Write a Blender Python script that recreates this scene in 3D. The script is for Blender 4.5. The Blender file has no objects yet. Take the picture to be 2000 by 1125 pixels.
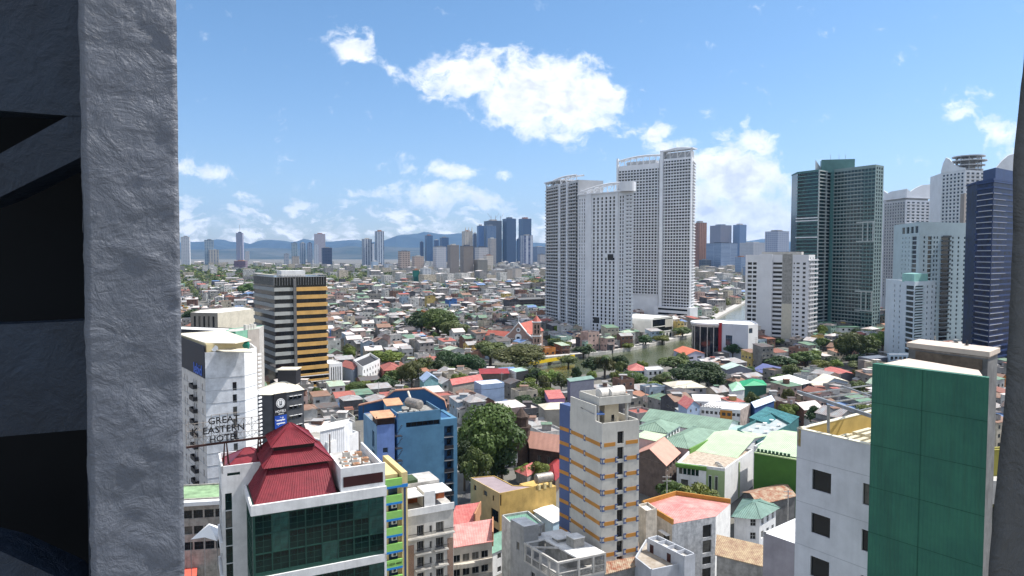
import bpy, math, random
from mathutils import Vector, noise as mnoise
R = math.radians
random.seed(7)
SC = bpy.context.scene
COL = SC.collection

# ------------------------------------------------------------------ camera
H = 70.0                      # the window is about twenty storeys up
FPX, HOR = 1350.0, 497.5      # focal length in photo pixels, row of the horizon
TILT = math.atan((562.5 - HOR) / FPX)
cam_data = bpy.data.cameras.new("camera")
cam_data.sensor_width = 36.0
cam_data.lens = FPX / 2000.0 * 36.0
cam_data.clip_start = 0.05
cam_data.clip_end = 90000
cam = bpy.data.objects.new("camera", cam_data)
cam.location = (0, 0, H)
cam.rotation_euler = (R(90) - TILT, 0, 0)
COL.objects.link(cam)
SC.camera = cam
SC.render.resolution_x, SC.render.resolution_y = 1024, 576

# ------------------------------------------------------------------ exposure, sun, sky
vs = SC.view_settings
vs.view_transform = 'Standard'; vs.look = 'None'; vs.gamma = 1; vs.use_curve_mapping = False
vs.exposure = 0.74
HAZE = 2.4e-5
SC.cycles.use_denoising = True
SC.cycles.max_bounces = 6
SC.cycles.diffuse_bounces = 3
SC.cycles.glossy_bounces = 3
SC.cycles.volume_bounces = 0
SC.cycles.sample_clamp_indirect = 4

SUN_EL, SUN_AZ = R(57), R(15)          # azimuth measured from +X (the right of the view) towards +Y (away)
sd = Vector((math.cos(SUN_AZ) * math.cos(SUN_EL), math.sin(SUN_AZ) * math.cos(SUN_EL), math.sin(SUN_EL)))
sun_data = bpy.data.lights.new("sun", 'SUN')
sun_data.energy = 4.2; sun_data.angle = R(0.5); sun_data.color = (1.0, 0.955, 0.89)
sun = bpy.data.objects.new("sun", sun_data)
sun.rotation_euler = sd.to_track_quat('Z', 'Y').to_euler()
sun.location = (0, 0, 400)
COL.objects.link(sun)

W = bpy.data.worlds.new("World"); SC.world = W; W.use_nodes = True
nt = W.node_tree; N = nt.nodes; L = nt.links; N.clear()
def nn(tree, t, **k):
    n = tree.nodes.new(t)
    for a, b in k.items(): setattr(n, a, b)
    return n
def mathn(tree, op, a, b=None, clamp=False, c=None):
    n = nn(tree, 'ShaderNodeMath', operation=op, use_clamp=clamp)
    for i, v in enumerate((a, b, c)):
        if v is None: continue
        if isinstance(v, (int, float)): n.inputs[i].default_value = v
        else: tree.links.new(v, n.inputs[i])
    return n.outputs[0]
sky = nn(nt, 'ShaderNodeTexSky', sky_type='NISHITA', sun_disc=False, sun_elevation=SUN_EL, sun_rotation=R(90) - SUN_AZ,
         altitude=0, air_density=1.0, dust_density=0.6, ozone_density=2.2)
bg_sky = nn(nt, 'ShaderNodeBackground'); bg_sky.inputs[1].default_value = 0.15
_tc = nn(nt, 'ShaderNodeTexCoord'); _sx = nn(nt, 'ShaderNodeSeparateXYZ'); L.new(_tc.outputs['Generated'], _sx.inputs[0])
_mr = nn(nt, 'ShaderNodeMapRange', interpolation_type='SMOOTHSTEP'); L.new(_sx.outputs[2], _mr.inputs[0]); _mr.inputs[1].default_value = -.02; _mr.inputs[2].default_value = .36
_mc = nn(nt, 'ShaderNodeMix', data_type='RGBA'); L.new(_mr.outputs[0], _mc.inputs[0]); _mc.inputs[6].default_value = (.55, .58, .66, 1); _mc.inputs[7].default_value = (.46, .585, .655, 1)
_mm = nn(nt, 'ShaderNodeMix', data_type='RGBA', blend_type='MULTIPLY'); _mm.inputs[0].default_value = 1; L.new(sky.outputs[0], _mm.inputs[6]); L.new(_mc.outputs[2], _mm.inputs[7])
L.new(_mm.outputs[2], bg_sky.inputs[0])
# clouds by direction: u = x/y, v = z/y
tc = nn(nt, 'ShaderNodeTexCoord')
sx = nn(nt, 'ShaderNodeSeparateXYZ'); L.new(tc.outputs['Generated'], sx.inputs[0])
yy = mathn(nt, 'MAXIMUM', sx.outputs[1], 0.02)
uu = mathn(nt, 'DIVIDE', sx.outputs[0], yy); vv = mathn(nt, 'DIVIDE', sx.outputs[2], yy)
cb = nn(nt, 'ShaderNodeCombineXYZ'); L.new(uu, cb.inputs[0]); L.new(vv, cb.inputs[1])
def wnoise(scale, detail, rough, vec, dist=0.0, stretch=1.0):
    mp = nn(nt, 'ShaderNodeMapping'); mp.inputs['Scale'].default_value = (1, stretch, 1); L.new(vec, mp.inputs[0])
    n = nn(nt, 'ShaderNodeTexNoise'); n.inputs['Scale'].default_value = scale; n.inputs['Detail'].default_value = detail
    n.inputs['Roughness'].default_value = rough; n.inputs['Distortion'].default_value = dist
    L.new(mp.outputs[0], n.inputs['Vector']); return n
warp = wnoise(9, 4, 0.6, cb.outputs[0])
wsub = nn(nt, 'ShaderNodeVectorMath', operation='SUBTRACT'); L.new(warp.outputs['Color'], wsub.inputs[0]); wsub.inputs[1].default_value = (.5, .5, .5)
wsc = nn(nt, 'ShaderNodeVectorMath', operation='SCALE'); L.new(wsub.outputs[0], wsc.inputs[0]); wsc.inputs['Scale'].default_value = 0.05
wad = nn(nt, 'ShaderNodeVectorMath', operation='ADD'); L.new(cb.outputs[0], wad.inputs[0]); L.new(wsc.outputs[0], wad.inputs[1])
CLOUDS = [  # px, py, radius x, radius y, rotation (deg), weight : where the clouds stand in the sky
    (930, 160, 140, 56, 6, .95), (1060, 190, 165, 85, 12, 1.1), (1140, 180, 110, 70, 22, .9), (1040, 235, 90, 32, 4, .8),
    (1165, 205, 75, 60, 30, .65), (950, 100, 60, 22, 0, .3), (1093, 262, 38, 18, 0, .75), (1200, 235, 55, 26, 35, .5),
    (690, 92, 68, 42, 18, .72), (735, 118, 60, 20, 35, .55), (705, 120, 30, 18, 0, .7),
    (402, 332, 58, 20, 2, .8), (370, 383, 24, 13, 0, .6), (487, 387, 36, 18, 8, .7), (878, 340, 60, 22, 2, .85), (800, 325, 34, 22, 20, .6), (752, 328, 26, 14, 0, .45),
    (978, 350, 28, 13, 0, .6), (720, 377, 72, 17, 3, .62), (860, 383, 100, 30, 4, .8), (945, 395, 75, 24, 6, .68), (742, 412, 46, 18, 5, .6), (875, 411, 30, 11, 0, .5),
    (616, 360, 20, 12, 10, .5), (606, 400, 34, 15, 10, .5), (1290, 258, 46, 28, 8, .75), (1310, 290, 70, 20, 0, .68), (1180, 250, 60, 24, -10, .3),
    (1448, 240, 20, 22, 30, .6), (1402, 270, 30, 16, 5, .55), (1470, 285, 60, 30, 20, .85), (1430, 350, 120, 75, 5, 1.1), (1480, 420, 150, 60, 0, 1.0), (1380, 430, 100, 80, 0, .9),
    (1872, 200, 50, 38, -15, .55), (1950, 260, 60, 36, 12, .75), (1975, 300, 60, 24, 0, .6), (1600, 420, 90, 30, 0, .4), (1010, 430, 70, 18, 0, .6), (1050, 460, 60, 30, 0, .7),
    (430, 440, 80, 16, 0, .42), (560, 440, 90, 18, 0, .42), (700, 448, 90, 16, 0, .46), (860, 440, 80, 14, 0, .42), (350, 30, 20, 15, 0, .4)]
acc = None
for (px, py, rx, ry, rot, wgt) in CLOUDS:
    mp = nn(nt, 'ShaderNodeMapping', vector_type='TEXTURE')
    mp.inputs['Location'].default_value = ((px - 1000) / FPX, (HOR - py) / FPX, 0)
    mp.inputs['Rotation'].default_value = (0, 0, R(-rot))
    mp.inputs['Scale'].default_value = (rx / FPX, ry / FPX, 1)
    L.new(wad.outputs[0], mp.inputs[0])
    ln = nn(nt, 'ShaderNodeVectorMath', operation='LENGTH'); L.new(mp.outputs[0], ln.inputs[0])
    m = mathn(nt, 'MULTIPLY', mathn(nt, 'SUBTRACT', 1.38, ln.outputs['Value'], clamp=True), wgt)
    acc = m if acc is None else mathn(nt, 'SMOOTH_MAX', acc, m, c=0.12)
fb = wnoise(26, 10, 0.62, wad.outputs[0], 0.25, 1.25)
fb2 = wnoise(60, 8, 0.6, wad.outputs[0], 0.1, 1.6)
fine = mathn(nt, 'ADD', mathn(nt, 'MULTIPLY', mathn(nt, 'SUBTRACT', fb.outputs[0], 0.5), 1.9), mathn(nt, 'MULTIPLY', mathn(nt, 'SUBTRACT', fb2.outputs[0], 0.5), .55))
dens = mathn(nt, 'ADD', acc, fine)
# thin broken cumulus low over the horizon
band = nn(nt, 'ShaderNodeMapRange', interpolation_type='SMOOTHSTEP'); L.new(vv, band.inputs[0])
band.inputs[1].default_value = 0.115; band.inputs[2].default_value = 0.03; band.inputs[3].default_value = 0.0; band.inputs[4].default_value = 0.42
low = wnoise(27, 9, 0.56, wad.outputs[0], 0.1, 2.1)
lowd = mathn(nt, 'ADD', mathn(nt, 'MULTIPLY', mathn(nt, 'SUBTRACT', low.outputs[0], 0.5), 3.0), band.outputs[0])
al1 = nn(nt, 'ShaderNodeMapRange', interpolation_type='SMOOTHSTEP'); L.new(dens, al1.inputs[0])
al1.inputs[1].default_value = 0.30; al1.inputs[2].default_value = 0.98
al2 = nn(nt, 'ShaderNodeMapRange', interpolation_type='SMOOTHSTEP'); L.new(lowd, al2.inputs[0])
al2.inputs[1].default_value = 0.30; al2.inputs[2].default_value = 0.80; al2.inputs[4].default_value = 0.95
al2b = mathn(nt, 'MULTIPLY', al2.outputs[0], mathn(nt, 'MULTIPLY', band.outputs[0], 3.0, clamp=True))
front = mathn(nt, 'GREATER_THAN', sx.outputs[1], 0.05)
alphaf = mathn(nt, 'MULTIPLY', mathn(nt, 'MAXIMUM', al1.outputs[0], al2b), front)
ov = nn(nt, 'ShaderNodeTexNoise'); ov.inputs['Scale'].default_value = 3.2; ov.inputs['Detail'].default_value = 6; L.new(tc.outputs['Generated'], ov.inputs[0])  # unseen clouds overhead and behind, added to whiten the light in the shade
ovm = nn(nt, 'ShaderNodeMapRange', interpolation_type='SMOOTHSTEP'); L.new(ov.outputs[0], ovm.inputs[0]); ovm.inputs[1].default_value = .44; ovm.inputs[2].default_value = .60
bk1 = mathn(nt, 'LESS_THAN', sx.outputs[1], .35); bk2 = mathn(nt, 'GREATER_THAN', sx.outputs[2], .50); bkm = mathn(nt, 'MAXIMUM', bk1, bk2)
ovf = mathn(nt, 'MULTIPLY', mathn(nt, 'MULTIPLY', ovm.outputs[0], bkm), mathn(nt, 'GREATER_THAN', sx.outputs[2], 0.0))
alpha = mathn(nt, 'MAXIMUM', alphaf, ovf)
shd = wnoise(30, 6, 0.5, wad.outputs[0], 0.0, 1.6)
shr = nn(nt, 'ShaderNodeMapRange'); L.new(mathn(nt, 'ADD', mathn(nt, 'MULTIPLY', dens, .55), mathn(nt, 'SUBTRACT', shd.outputs[0], 0.5)), shr.inputs[0])
shr.inputs[1].default_value = 0.30; shr.inputs[2].default_value = 0.85
cmix = nn(nt, 'ShaderNodeMix', data_type='RGBA'); L.new(shr.outputs[0], cmix.inputs[0])
cmix.inputs[6].default_value = (1.0, 1.0, 1.0, 1); cmix.inputs[7].default_value = (0.60, 0.64, 0.72, 1)
bg_c = nn(nt, 'ShaderNodeBackground'); bg_c.inputs[1].default_value = 0.84
L.new(cmix.outputs[2], bg_c.inputs[0])
mx = nn(nt, 'ShaderNodeMixShader'); L.new(alpha, mx.inputs[0]); L.new(bg_sky.outputs[0], mx.inputs[1]); L.new(bg_c.outputs[0], mx.inputs[2])
wo = nn(nt, 'ShaderNodeOutputWorld'); L.new(mx.outputs[0], wo.inputs[0])
W.cycles.sampling_method = 'MANUAL'; W.cycles.sample_map_resolution = 512

# ------------------------------------------------------------------ photograph pixels to places
ct, st_ = math.cos(TILT), math.sin(TILT)
def ray(px, py):
    a = (px - 1000) / FPX; b = (562.5 - py) / FPX
    return Vector((a, ct + b * st_, -st_ + b * ct))
def P(px, py, Y):            # the point at distance Y
    d = ray(px, py); p = d * (Y / d.y); p.z += H; return p
def G(px, py, z=0.0):        # the point at height z
    d = ray(px, py); t = (z - H) / d.z; p = d * t; p.z += H; return p
def XP(px, Y, z=0.0):
    return (px - 1000) / FPX * (Y * ct - (z - H) * st_)
def pix(x, y, z):
    dep = y * ct - (z - H) * st_; up = y * st_ + (z - H) * ct
    return 1000 + FPX * x / dep, 562.5 - FPX * up / dep
def rp(pts, Y, ref=0):       # roof corners read off the photograph, lying at one height; Y is the distance of corner ref
    z = P(pts[ref][0], pts[ref][1], Y).z
    return [G(a, b, z).xy for a, b in pts], z

# ------------------------------------------------------------------ materials
MATS = {}
def M(name, col, rough=0.85, var=0.22, sc=0.6, streak=0.0, bump=0.0, metal=0.0, corr=0.0, rand=0.0, spec=0.3, tint=None, brick=None, rot=0.0):
    if name in MATS: return MATS[name]
    m = bpy.data.materials.new(name); m.use_nodes = True; t = m.node_tree; t.nodes.clear()
    o = nn(t, 'ShaderNodeOutputMaterial'); b = nn(t, 'ShaderNodeBsdfPrincipled'); t.links.new(b.outputs[0], o.inputs[0])
    b.inputs['Roughness'].default_value = rough; b.inputs['Metallic'].default_value = metal; b.inputs['Specular IOR Level'].default_value = spec
    c = nn(t, 'ShaderNodeTexCoord')
    src = c.outputs['Object']
    n1 = nn(t, 'ShaderNodeTexNoise'); n1.inputs['Scale'].default_value = sc; n1.inputs['Detail'].default_value = 8; n1.inputs['Roughness'].default_value = .65
    t.links.new(src, n1.inputs['Vector'])
    r1 = nn(t, 'ShaderNodeMapRange'); t.links.new(n1.outputs[0], r1.inputs[0]); r1.inputs[1].default_value = .38; r1.inputs[2].default_value = .68
    mix = nn(t, 'ShaderNodeMix', data_type='RGBA'); t.links.new(r1.outputs[0], mix.inputs[0])
    mix.inputs[6].default_value = (*col, 1)
    dk = tint if tint else tuple(v * (1 - var * 1.6) for v in col)
    mix.inputs[7].default_value = (*dk, 1)
    outc = mix.outputs[2]
    if streak:
        mp = nn(t, 'ShaderNodeMapping'); mp.inputs['Scale'].default_value = (1.3, 1.3, .09); t.links.new(src, mp.inputs[0])
        n2 = nn(t, 'ShaderNodeTexNoise'); n2.inputs['Scale'].default_value = 1.1; n2.inputs['Detail'].default_value = 7; n2.inputs['Roughness'].default_value = .7
        t.links.new(mp.outputs[0], n2.inputs['Vector'])
        r2 = nn(t, 'ShaderNodeMapRange'); t.links.new(n2.outputs[0], r2.inputs[0]); r2.inputs[1].default_value = .5; r2.inputs[2].default_value = .78; r2.inputs[4].default_value = streak
        mx2 = nn(t, 'ShaderNodeMix', data_type='RGBA'); t.links.new(r2.outputs[0], mx2.inputs[0]); t.links.new(outc, mx2.inputs[6])
        mx2.inputs[7].default_value = (*[v * .35 + .01 for v in col], 1); outc = mx2.outputs[2]
    if brick:
        bt = nn(t, 'ShaderNodeTexBrick'); bt.inputs['Scale'].default_value = 1; bt.inputs['Brick Width'].default_value = brick[0]; bt.inputs['Row Height'].default_value = brick[1]
        bt.inputs['Mortar Size'].default_value = brick[2]
        sp = nn(t, 'ShaderNodeSeparateXYZ'); t.links.new(src, sp.inputs[0]); cc = nn(t, 'ShaderNodeCombineXYZ')
        t.links.new(mathn(t, 'ADD', sp.outputs[0], sp.outputs[1]), cc.inputs[0]); t.links.new(sp.outputs[2], cc.inputs[1])
        t.links.new(cc.outputs[0], bt.inputs[0]); t.links.new(outc, bt.inputs['Color1'])
        mm = nn(t, 'ShaderNodeMix', data_type='RGBA'); mm.inputs[0].default_value = .3; t.links.new(outc, mm.inputs[6]); mm.inputs[7].default_value = (0, 0, 0, 1)
        t.links.new(mm.outputs[2], bt.inputs['Color2']); bt.inputs['Mortar'].default_value = (*brick[3], 1); outc = bt.outputs[0]
    if rand:
        oi = nn(t, 'ShaderNodeObjectInfo'); hv = nn(t, 'ShaderNodeHueSaturation')
        t.links.new(mathn(t, 'ADD', mathn(t, 'MULTIPLY', oi.outputs['Random'], rand), 1 - rand / 2), hv.inputs['Value'])
        t.links.new(mathn(t, 'ADD', mathn(t, 'MULTIPLY', oi.outputs['Random'], rand * .09), .5 - rand * .045), hv.inputs['Hue'])
        t.links.new(outc, hv.inputs['Color']); outc = hv.outputs[0]
    t.links.new(outc, b.inputs['Base Color'])
    hgt = None
    if corr:
        wv = nn(t, 'ShaderNodeTexWave', wave_type='BANDS', bands_direction='X'); wv.inputs['Scale'].default_value = .314 / corr
        mp = nn(t, 'ShaderNodeMapping'); mp.inputs['Rotation'].default_value = (0, 0, rot); t.links.new(src, mp.inputs[0]); t.links.new(mp.outputs[0], wv.inputs[0]); hgt = wv.outputs['Fac']
        bp = nn(t, 'ShaderNodeBump'); bp.inputs['Strength'].default_value = .6; bp.inputs['Distance'].default_value = corr * .25
        t.links.new(hgt, bp.inputs['Height']); t.links.new(bp.outputs[0], b.inputs['Normal'])
    elif bump:
        bp = nn(t, 'ShaderNodeBump'); bp.inputs['Strength'].default_value = bump; bp.inputs['Distance'].default_value = .12
        t.links.new(n1.outputs[0], bp.inputs['Height']); t.links.new(bp.outputs[0], b.inputs['Normal'])
    MATS[name] = m; return m

def MG(name, wall, glass, pu, pv, fu, fv, rough=.5, var=.5, off=0.0, var2=.2):
    """a facade of many panes far away: glass and wall by a grid in the building's own space"""
    if name in MATS: return MATS[name]
    m = bpy.data.materials.new(name); m.use_nodes = True; t = m.node_tree; t.nodes.clear()
    o = nn(t, 'ShaderNodeOutputMaterial'); b = nn(t, 'ShaderNodeBsdfPrincipled'); t.links.new(b.outputs[0], o.inputs[0])
    c = nn(t, 'ShaderNodeTexCoord'); sp = nn(t, 'ShaderNodeSeparateXYZ'); t.links.new(c.outputs['Object'], sp.inputs[0])
    sn = nn(t, 'ShaderNodeSeparateXYZ'); t.links.new(c.outputs['Normal'], sn.inputs[0])
    isx = mathn(t, 'GREATER_THAN', mathn(t, 'ABSOLUTE', sn.outputs[0]), .7)
    top = mathn(t, 'LESS_THAN', mathn(t, 'ABSOLUTE', sn.outputs[2]), .5)
    um = nn(t, 'ShaderNodeMix', data_type='FLOAT'); t.links.new(isx, um.inputs[0]); t.links.new(sp.outputs[0], um.inputs[2]); t.links.new(sp.outputs[1], um.inputs[3])
    u = mathn(t, 'DIVIDE', mathn(t, 'ADD', um.outputs[0], 500 * pu + off), pu); v = mathn(t, 'DIVIDE', sp.outputs[2], pv)
    gu = mathn(t, 'LESS_THAN', mathn(t, 'FRACT', u), fu); gv = mathn(t, 'LESS_THAN', mathn(t, 'FRACT', v), fv)
    g = mathn(t, 'MULTIPLY', mathn(t, 'MULTIPLY', gu, gv), top)
    cc = nn(t, 'ShaderNodeCombineXYZ'); t.links.new(mathn(t, 'FLOOR', u), cc.inputs[0]); t.links.new(mathn(t, 'FLOOR', v), cc.inputs[1]); t.links.new(isx, cc.inputs[2])
    wn = nn(t, 'ShaderNodeTexWhiteNoise'); t.links.new(cc.outputs[0], wn.inputs[0])
    gm = nn(t, 'ShaderNodeMix', data_type='RGBA'); t.links.new(wn.outputs[0], gm.inputs[0])
    gm.inputs[6].default_value = (*glass, 1); gm.inputs[7].default_value = (*[x + (w - x) * var * .6 for x, w in zip(glass, wall)], 1)
    ns = nn(t, 'ShaderNodeTexNoise'); ns.inputs['Scale'].default_value = .12; ns.inputs['Detail'].default_value = 4; t.links.new(c.outputs['Object'], ns.inputs[0])
    wm = nn(t, 'ShaderNodeMix', data_type='RGBA'); t.links.new(ns.outputs[0], wm.inputs[0]); wm.inputs[6].default_value = (*wall, 1); wm.inputs[7].default_value = (*[x * (1 - var2) for x in wall], 1)
    fm = nn(t, 'ShaderNodeMix', data_type='RGBA'); t.links.new(g, fm.inputs[0]); t.links.new(wm.outputs[2], fm.inputs[6]); t.links.new(gm.outputs[2], fm.inputs[7])
    t.links.new(fm.outputs[2], b.inputs['Base Color'])
    rm = nn(t, 'ShaderNodeMapRange'); t.links.new(g, rm.inputs[0]); rm.inputs[3].default_value = .85; rm.inputs[4].default_value = .22
    t.links.new(rm.outputs[0], b.inputs['Roughness'])
    MATS[name] = m; return m

def LEAF(name, c1, c2):
    m = bpy.data.materials.new(name); m.use_nodes = True; t = m.node_tree; t.nodes.clear()
    o = nn(t, 'ShaderNodeOutputMaterial'); b = nn(t, 'ShaderNodeBsdfPrincipled')
    c = nn(t, 'ShaderNodeTexCoord'); n1 = nn(t, 'ShaderNodeTexNoise'); n1.inputs['Scale'].default_value = .55; n1.inputs['Detail'].default_value = 5
    t.links.new(c.outputs['Object'], n1.inputs[0]); r1 = nn(t, 'ShaderNodeMapRange'); t.links.new(n1.outputs[0], r1.inputs[0]); r1.inputs[1].default_value = .35; r1.inputs[2].default_value = .66
    mix = nn(t, 'ShaderNodeMix', data_type='RGBA'); t.links.new(r1.outputs[0], mix.inputs[0]); mix.inputs[6].default_value = (*c1, 1); mix.inputs[7].default_value = (*c2, 1)
    oi = nn(t, 'ShaderNodeObjectInfo'); hv = nn(t, 'ShaderNodeHueSaturation')
    t.links.new(mathn(t, 'ADD', mathn(t, 'MULTIPLY', oi.outputs['Random'], .5), .75), hv.inputs['Value'])
    t.links.new(mathn(t, 'ADD', mathn(t, 'MULTIPLY', oi.outputs['Random'], .05), .475), hv.inputs['Hue'])
    t.links.new(mix.outputs[2], hv.inputs['Color']); t.links.new(hv.outputs[0], b.inputs['Base Color'])
    b.inputs['Roughness'].default_value = .6
    tr = nn(t, 'ShaderNodeBsdfTranslucent'); t.links.new(hv.outputs[0], tr.inputs[0])
    ms = nn(t, 'ShaderNodeMixShader'); ms.inputs[0].default_value = .3; t.links.new(b.outputs[0], ms.inputs[1]); t.links.new(tr.outputs[0], ms.inputs[2]); t.links.new(ms.outputs[0], o.inputs[0])
    MATS[name] = m; return m

GLASS = M('dark_window_glass', (.012, .016, .02), .08, .5, .3, spec=.5)
GLASSB = M('blue_window_glass', (.03, .06, .10), .08, .5, .3, spec=.5)
GLASSG = M('green_window_glass', (.006, .026, .022), .07, .6, .25, spec=.35)
CURT = M('curtained_glass', (.14, .135, .12), .25, .4, .8)
TEALP = M('brighter_teal_glass', (.02, .09, .075), .12, .5, .6, spec=.6)  # brighter teal variant for some panes of the green glazing
FRAME = M('window_frame', (.32, .33, .34), .5, .1)
FRAMED = M('dark_frame', (.03, .03, .033), .5, .1)
FRAMEG = M('green_frame', (.02, .07, .055), .4, .1)
WHITE = M('white_paint', (.74, .74, .74), .8, .12, .5, .35)
WHITEC = M('clean_white', (.8, .8, .8), .8, .08, .4)
CONC = M('raw_concrete', (.34, .33, .31), .9, .3, .8, .5, .3)
CONCL = M('pale_concrete', (.52, .5, .47), .9, .25, .7, .4)
CONCD = M('dark_concrete', (.16, .16, .16), .9, .3, .8, .4)
STEEL = M('galvanised_steel', (.42, .43, .44), .45, .25, 1.5, metal=.7)
BLACKM = M('black_metal', (.025, .025, .03), .5, .1)
REDR = M('red_roof_tin', (.30, .035, .035), .45, .25, .5, corr=.3)
ROOFBEIGE = M('beige_roof', (.66, .6, .48), .7, .12, .3)
ROOFW = M('white_roof', (.78, .77, .75), .7, .2, .6)
ROOFG = M('grey_roof_deck', (.42, .4, .36), .9, .35, .5)

# ------------------------------------------------------------------ mesh builder
class MB:
    def __init__(s): s.v = []; s.f = []; s.m = []; s.mats = []
    def mi(s, mat):
        if mat not in s.mats: s.mats.append(mat)
        return s.mats.index(mat)
    def face(s, pts, mat):
        n = len(s.v); s.v.extend([tuple(p) for p in pts]); s.f.append(tuple(range(n, n + len(pts)))); s.m.append(s.mi(mat)); return s
    def hexa(s, b, t, mat):     # bottom ring, top ring (CCW seen from above)
        n = len(b); k = len(s.v); s.v.extend([tuple(p) for p in b]); s.v.extend([tuple(p) for p in t]); i = s.mi(mat)
        s.f.append(tuple(range(k + n - 1, k - 1, -1))); s.f.append(tuple(range(k + n, k + 2 * n)))
        for a in range(n):
            c = (a + 1) % n; s.f.append((k + a, k + c, k + n + c, k + n + a))
        s.m.extend([i] * (n + 2)); return s
    def prism(s, poly, z0, z1, mat):
        return s.hexa([(p[0], p[1], z0) for p in poly], [(p[0], p[1], z1) for p in poly], mat)
    def box(s, x0, x1, y0, y1, z0, z1, mat):
        return s.prism([(x0, y0), (x1, y0), (x1, y1), (x0, y1)], z0, z1, mat)
    def fbox(s, fr, u0, u1, d0, d1, z0, z1, mat):   # in a wall's frame: u along it, d out of it
        return s.prism([fr.p(u0, d1), fr.p(u1, d1), fr.p(u1, d0), fr.p(u0, d0)], z0, z1, mat)
    def tube(s, a, b, r, mat, n=8, r2=None):
        a = Vector(a); b = Vector(b); d = (b - a).normalized(); x = d.orthogonal().normalized(); y = d.cross(x); r2 = r if r2 is None else r2
        ra = [a + (x * math.cos(2 * math.pi * k / n) + y * math.sin(2 * math.pi * k / n)) * r for k in range(n)]
        rb = [b + (x * math.cos(2 * math.pi * k / n) + y * math.sin(2 * math.pi * k / n)) * r2 for k in range(n)]
        return s.hexa(ra, rb, mat)
    def build(s, name, parent=None, org=None, smooth=False):
        if not s.v: return None
        me = bpy.data.meshes.new(name)
        o = bpy.data.objects.new(name, me)
        if parent is not None:
            po = parent.get('_org'); base = Vector(po) if po is not None else Vector((0, 0, 0))
            o.parent = parent
        else:
            base = Vector(org) if org is not None else Vector((0, 0, 0)); o.location = base
        o['_org'] = tuple(base)
        me.from_pydata([(x - base.x, y - base.y, z - base.z) for x, y, z in s.v], [], s.f)
        me.polygons.foreach_set('material_index', s.m)
        for m in s.mats: me.materials.append(m)
        if smooth: me.polygons.foreach_set('use_smooth', [True] * len(s.f))
        COL.objects.link(o); return o
def tag(o, label=None, cat=None, group=None, kind=None):
    if label: o['label'] = label
    if cat: o['category'] = cat
    if group: o['group'] = group
    if kind: o['kind'] = kind
    return o
def thing(name, label, cat, x, y, z=0, group=None):
    o = bpy.data.objects.new(name, None); o.location = (x, y, z); o['_org'] = (x, y, z); o.empty_display_size = .5
    COL.objects.link(o); return tag(o, label, cat, group)
class Fr:      # a wall from a to b, seen from outside left to right
    def __init__(s, a, b):
        s.a = Vector(a).to_2d() if len(a) > 2 else Vector(a); s.b = Vector(b).to_2d() if len(b) > 2 else Vector(b)
        d = s.b - s.a; s.L = d.length; s.d = d / s.L; s.n = Vector((s.d.y, -s.d.x)); s.ang = math.atan2(s.d.y, s.d.x)
    def p(s, u, d=0.0): q = s.a + s.d * u + s.n * d; return (q.x, q.y)
    def P(s, u, d, z): q = s.a + s.d * u + s.n * d; return (q.x, q.y, z)
WM = {}
def win_mesh(w, h, nx, ny, glass, frame, fw):
    k = (round(w, 2), round(h, 2), nx, ny, glass.name, frame.name, fw)
    if k in WM: return WM[k]
    b = MB(); b.box(0, w, -.02, .0, 0, h, glass)
    t = .05
    for (x0, x1, z0, z1) in ((0, w, 0, fw), (0, w, h - fw, h), (0, fw, fw, h - fw), (w - fw, w, fw, h - fw)): b.box(x0, x1, -t, -.021, z0, z1, frame)
    for i in range(1, nx): b.box(w * i / nx - fw / 2.5, w * i / nx + fw / 2.5, -t + .01, -.021, fw, h - fw, frame)
    for i in range(1, ny): b.box(fw, w - fw, -t + .014, -.021, h * i / ny - fw / 2.5, h * i / ny + fw / 2.5, frame)
    me = bpy.data.meshes.new('window'); me.from_pydata(b.v, [], b.f); me.polygons.foreach_set('material_index', b.m)
    for m in b.mats: me.materials.append(m)
    WM[k] = me; return me
CAP = 90
def put_windows(root, fr, rects, recess=.15, nx=1, ny=1, glass=None, frame=None, fw=.06, name='window', alt=None):
    """each window of a wall is a part of its own; past the cap the rest go into one"""
    glass = glass or GLASS; frame = frame or FRAME
    n0 = root.get('_nw', 0); bo = Vector(root['_org']); rest = []; g0 = glass
    for (u0, u1, z0, z1) in rects:
        k_ = (math.sin(u0 * 12.9 + z0 * 78.2) * 43758.5) % 1
        glass = (alt or CURT) if k_ < (.3 if alt else .2) and g0 in (GLASS, GLASSG) else g0
        if n0 < CAP:
            o = bpy.data.objects.new(name, win_mesh(u1 - u0, z1 - z0, nx, ny, glass, frame, fw))
            o.parent = root; q = fr.P(u0, -recess, z0); o.location = Vector(q) - bo; o.rotation_euler.z = fr.ang
            COL.objects.link(o); n0 += 1
        else: rest.append((u0, u1, z0, z1, glass))
    root['_nw'] = n0
    if rest:
        b = MB()
        for (u0, u1, z0, z1, glass) in rest:
            b.face([fr.P(u0, -recess, z0), fr.P(u1, -recess, z0), fr.P(u1, -recess, z1), fr.P(u0, -recess, z1)], glass)
            t = -recess + .04
            if fw: 
                b.face([fr.P(u0, t, z0), fr.P(u1, t, z0), fr.P(u1, t, z0 + fw), fr.P(u0, t, z0 + fw)], frame)
                for i in range(1, nx):
                    c = u0 + (u1 - u0) * i / nx
                    b.face([fr.P(c - fw / 2, t, z0), fr.P(c + fw / 2, t, z0), fr.P(c + fw / 2, t, z1), fr.P(c - fw / 2, t, z1)], frame)
        o = b.build(name + 's', root); o['kind'] = 'stuff'
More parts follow.
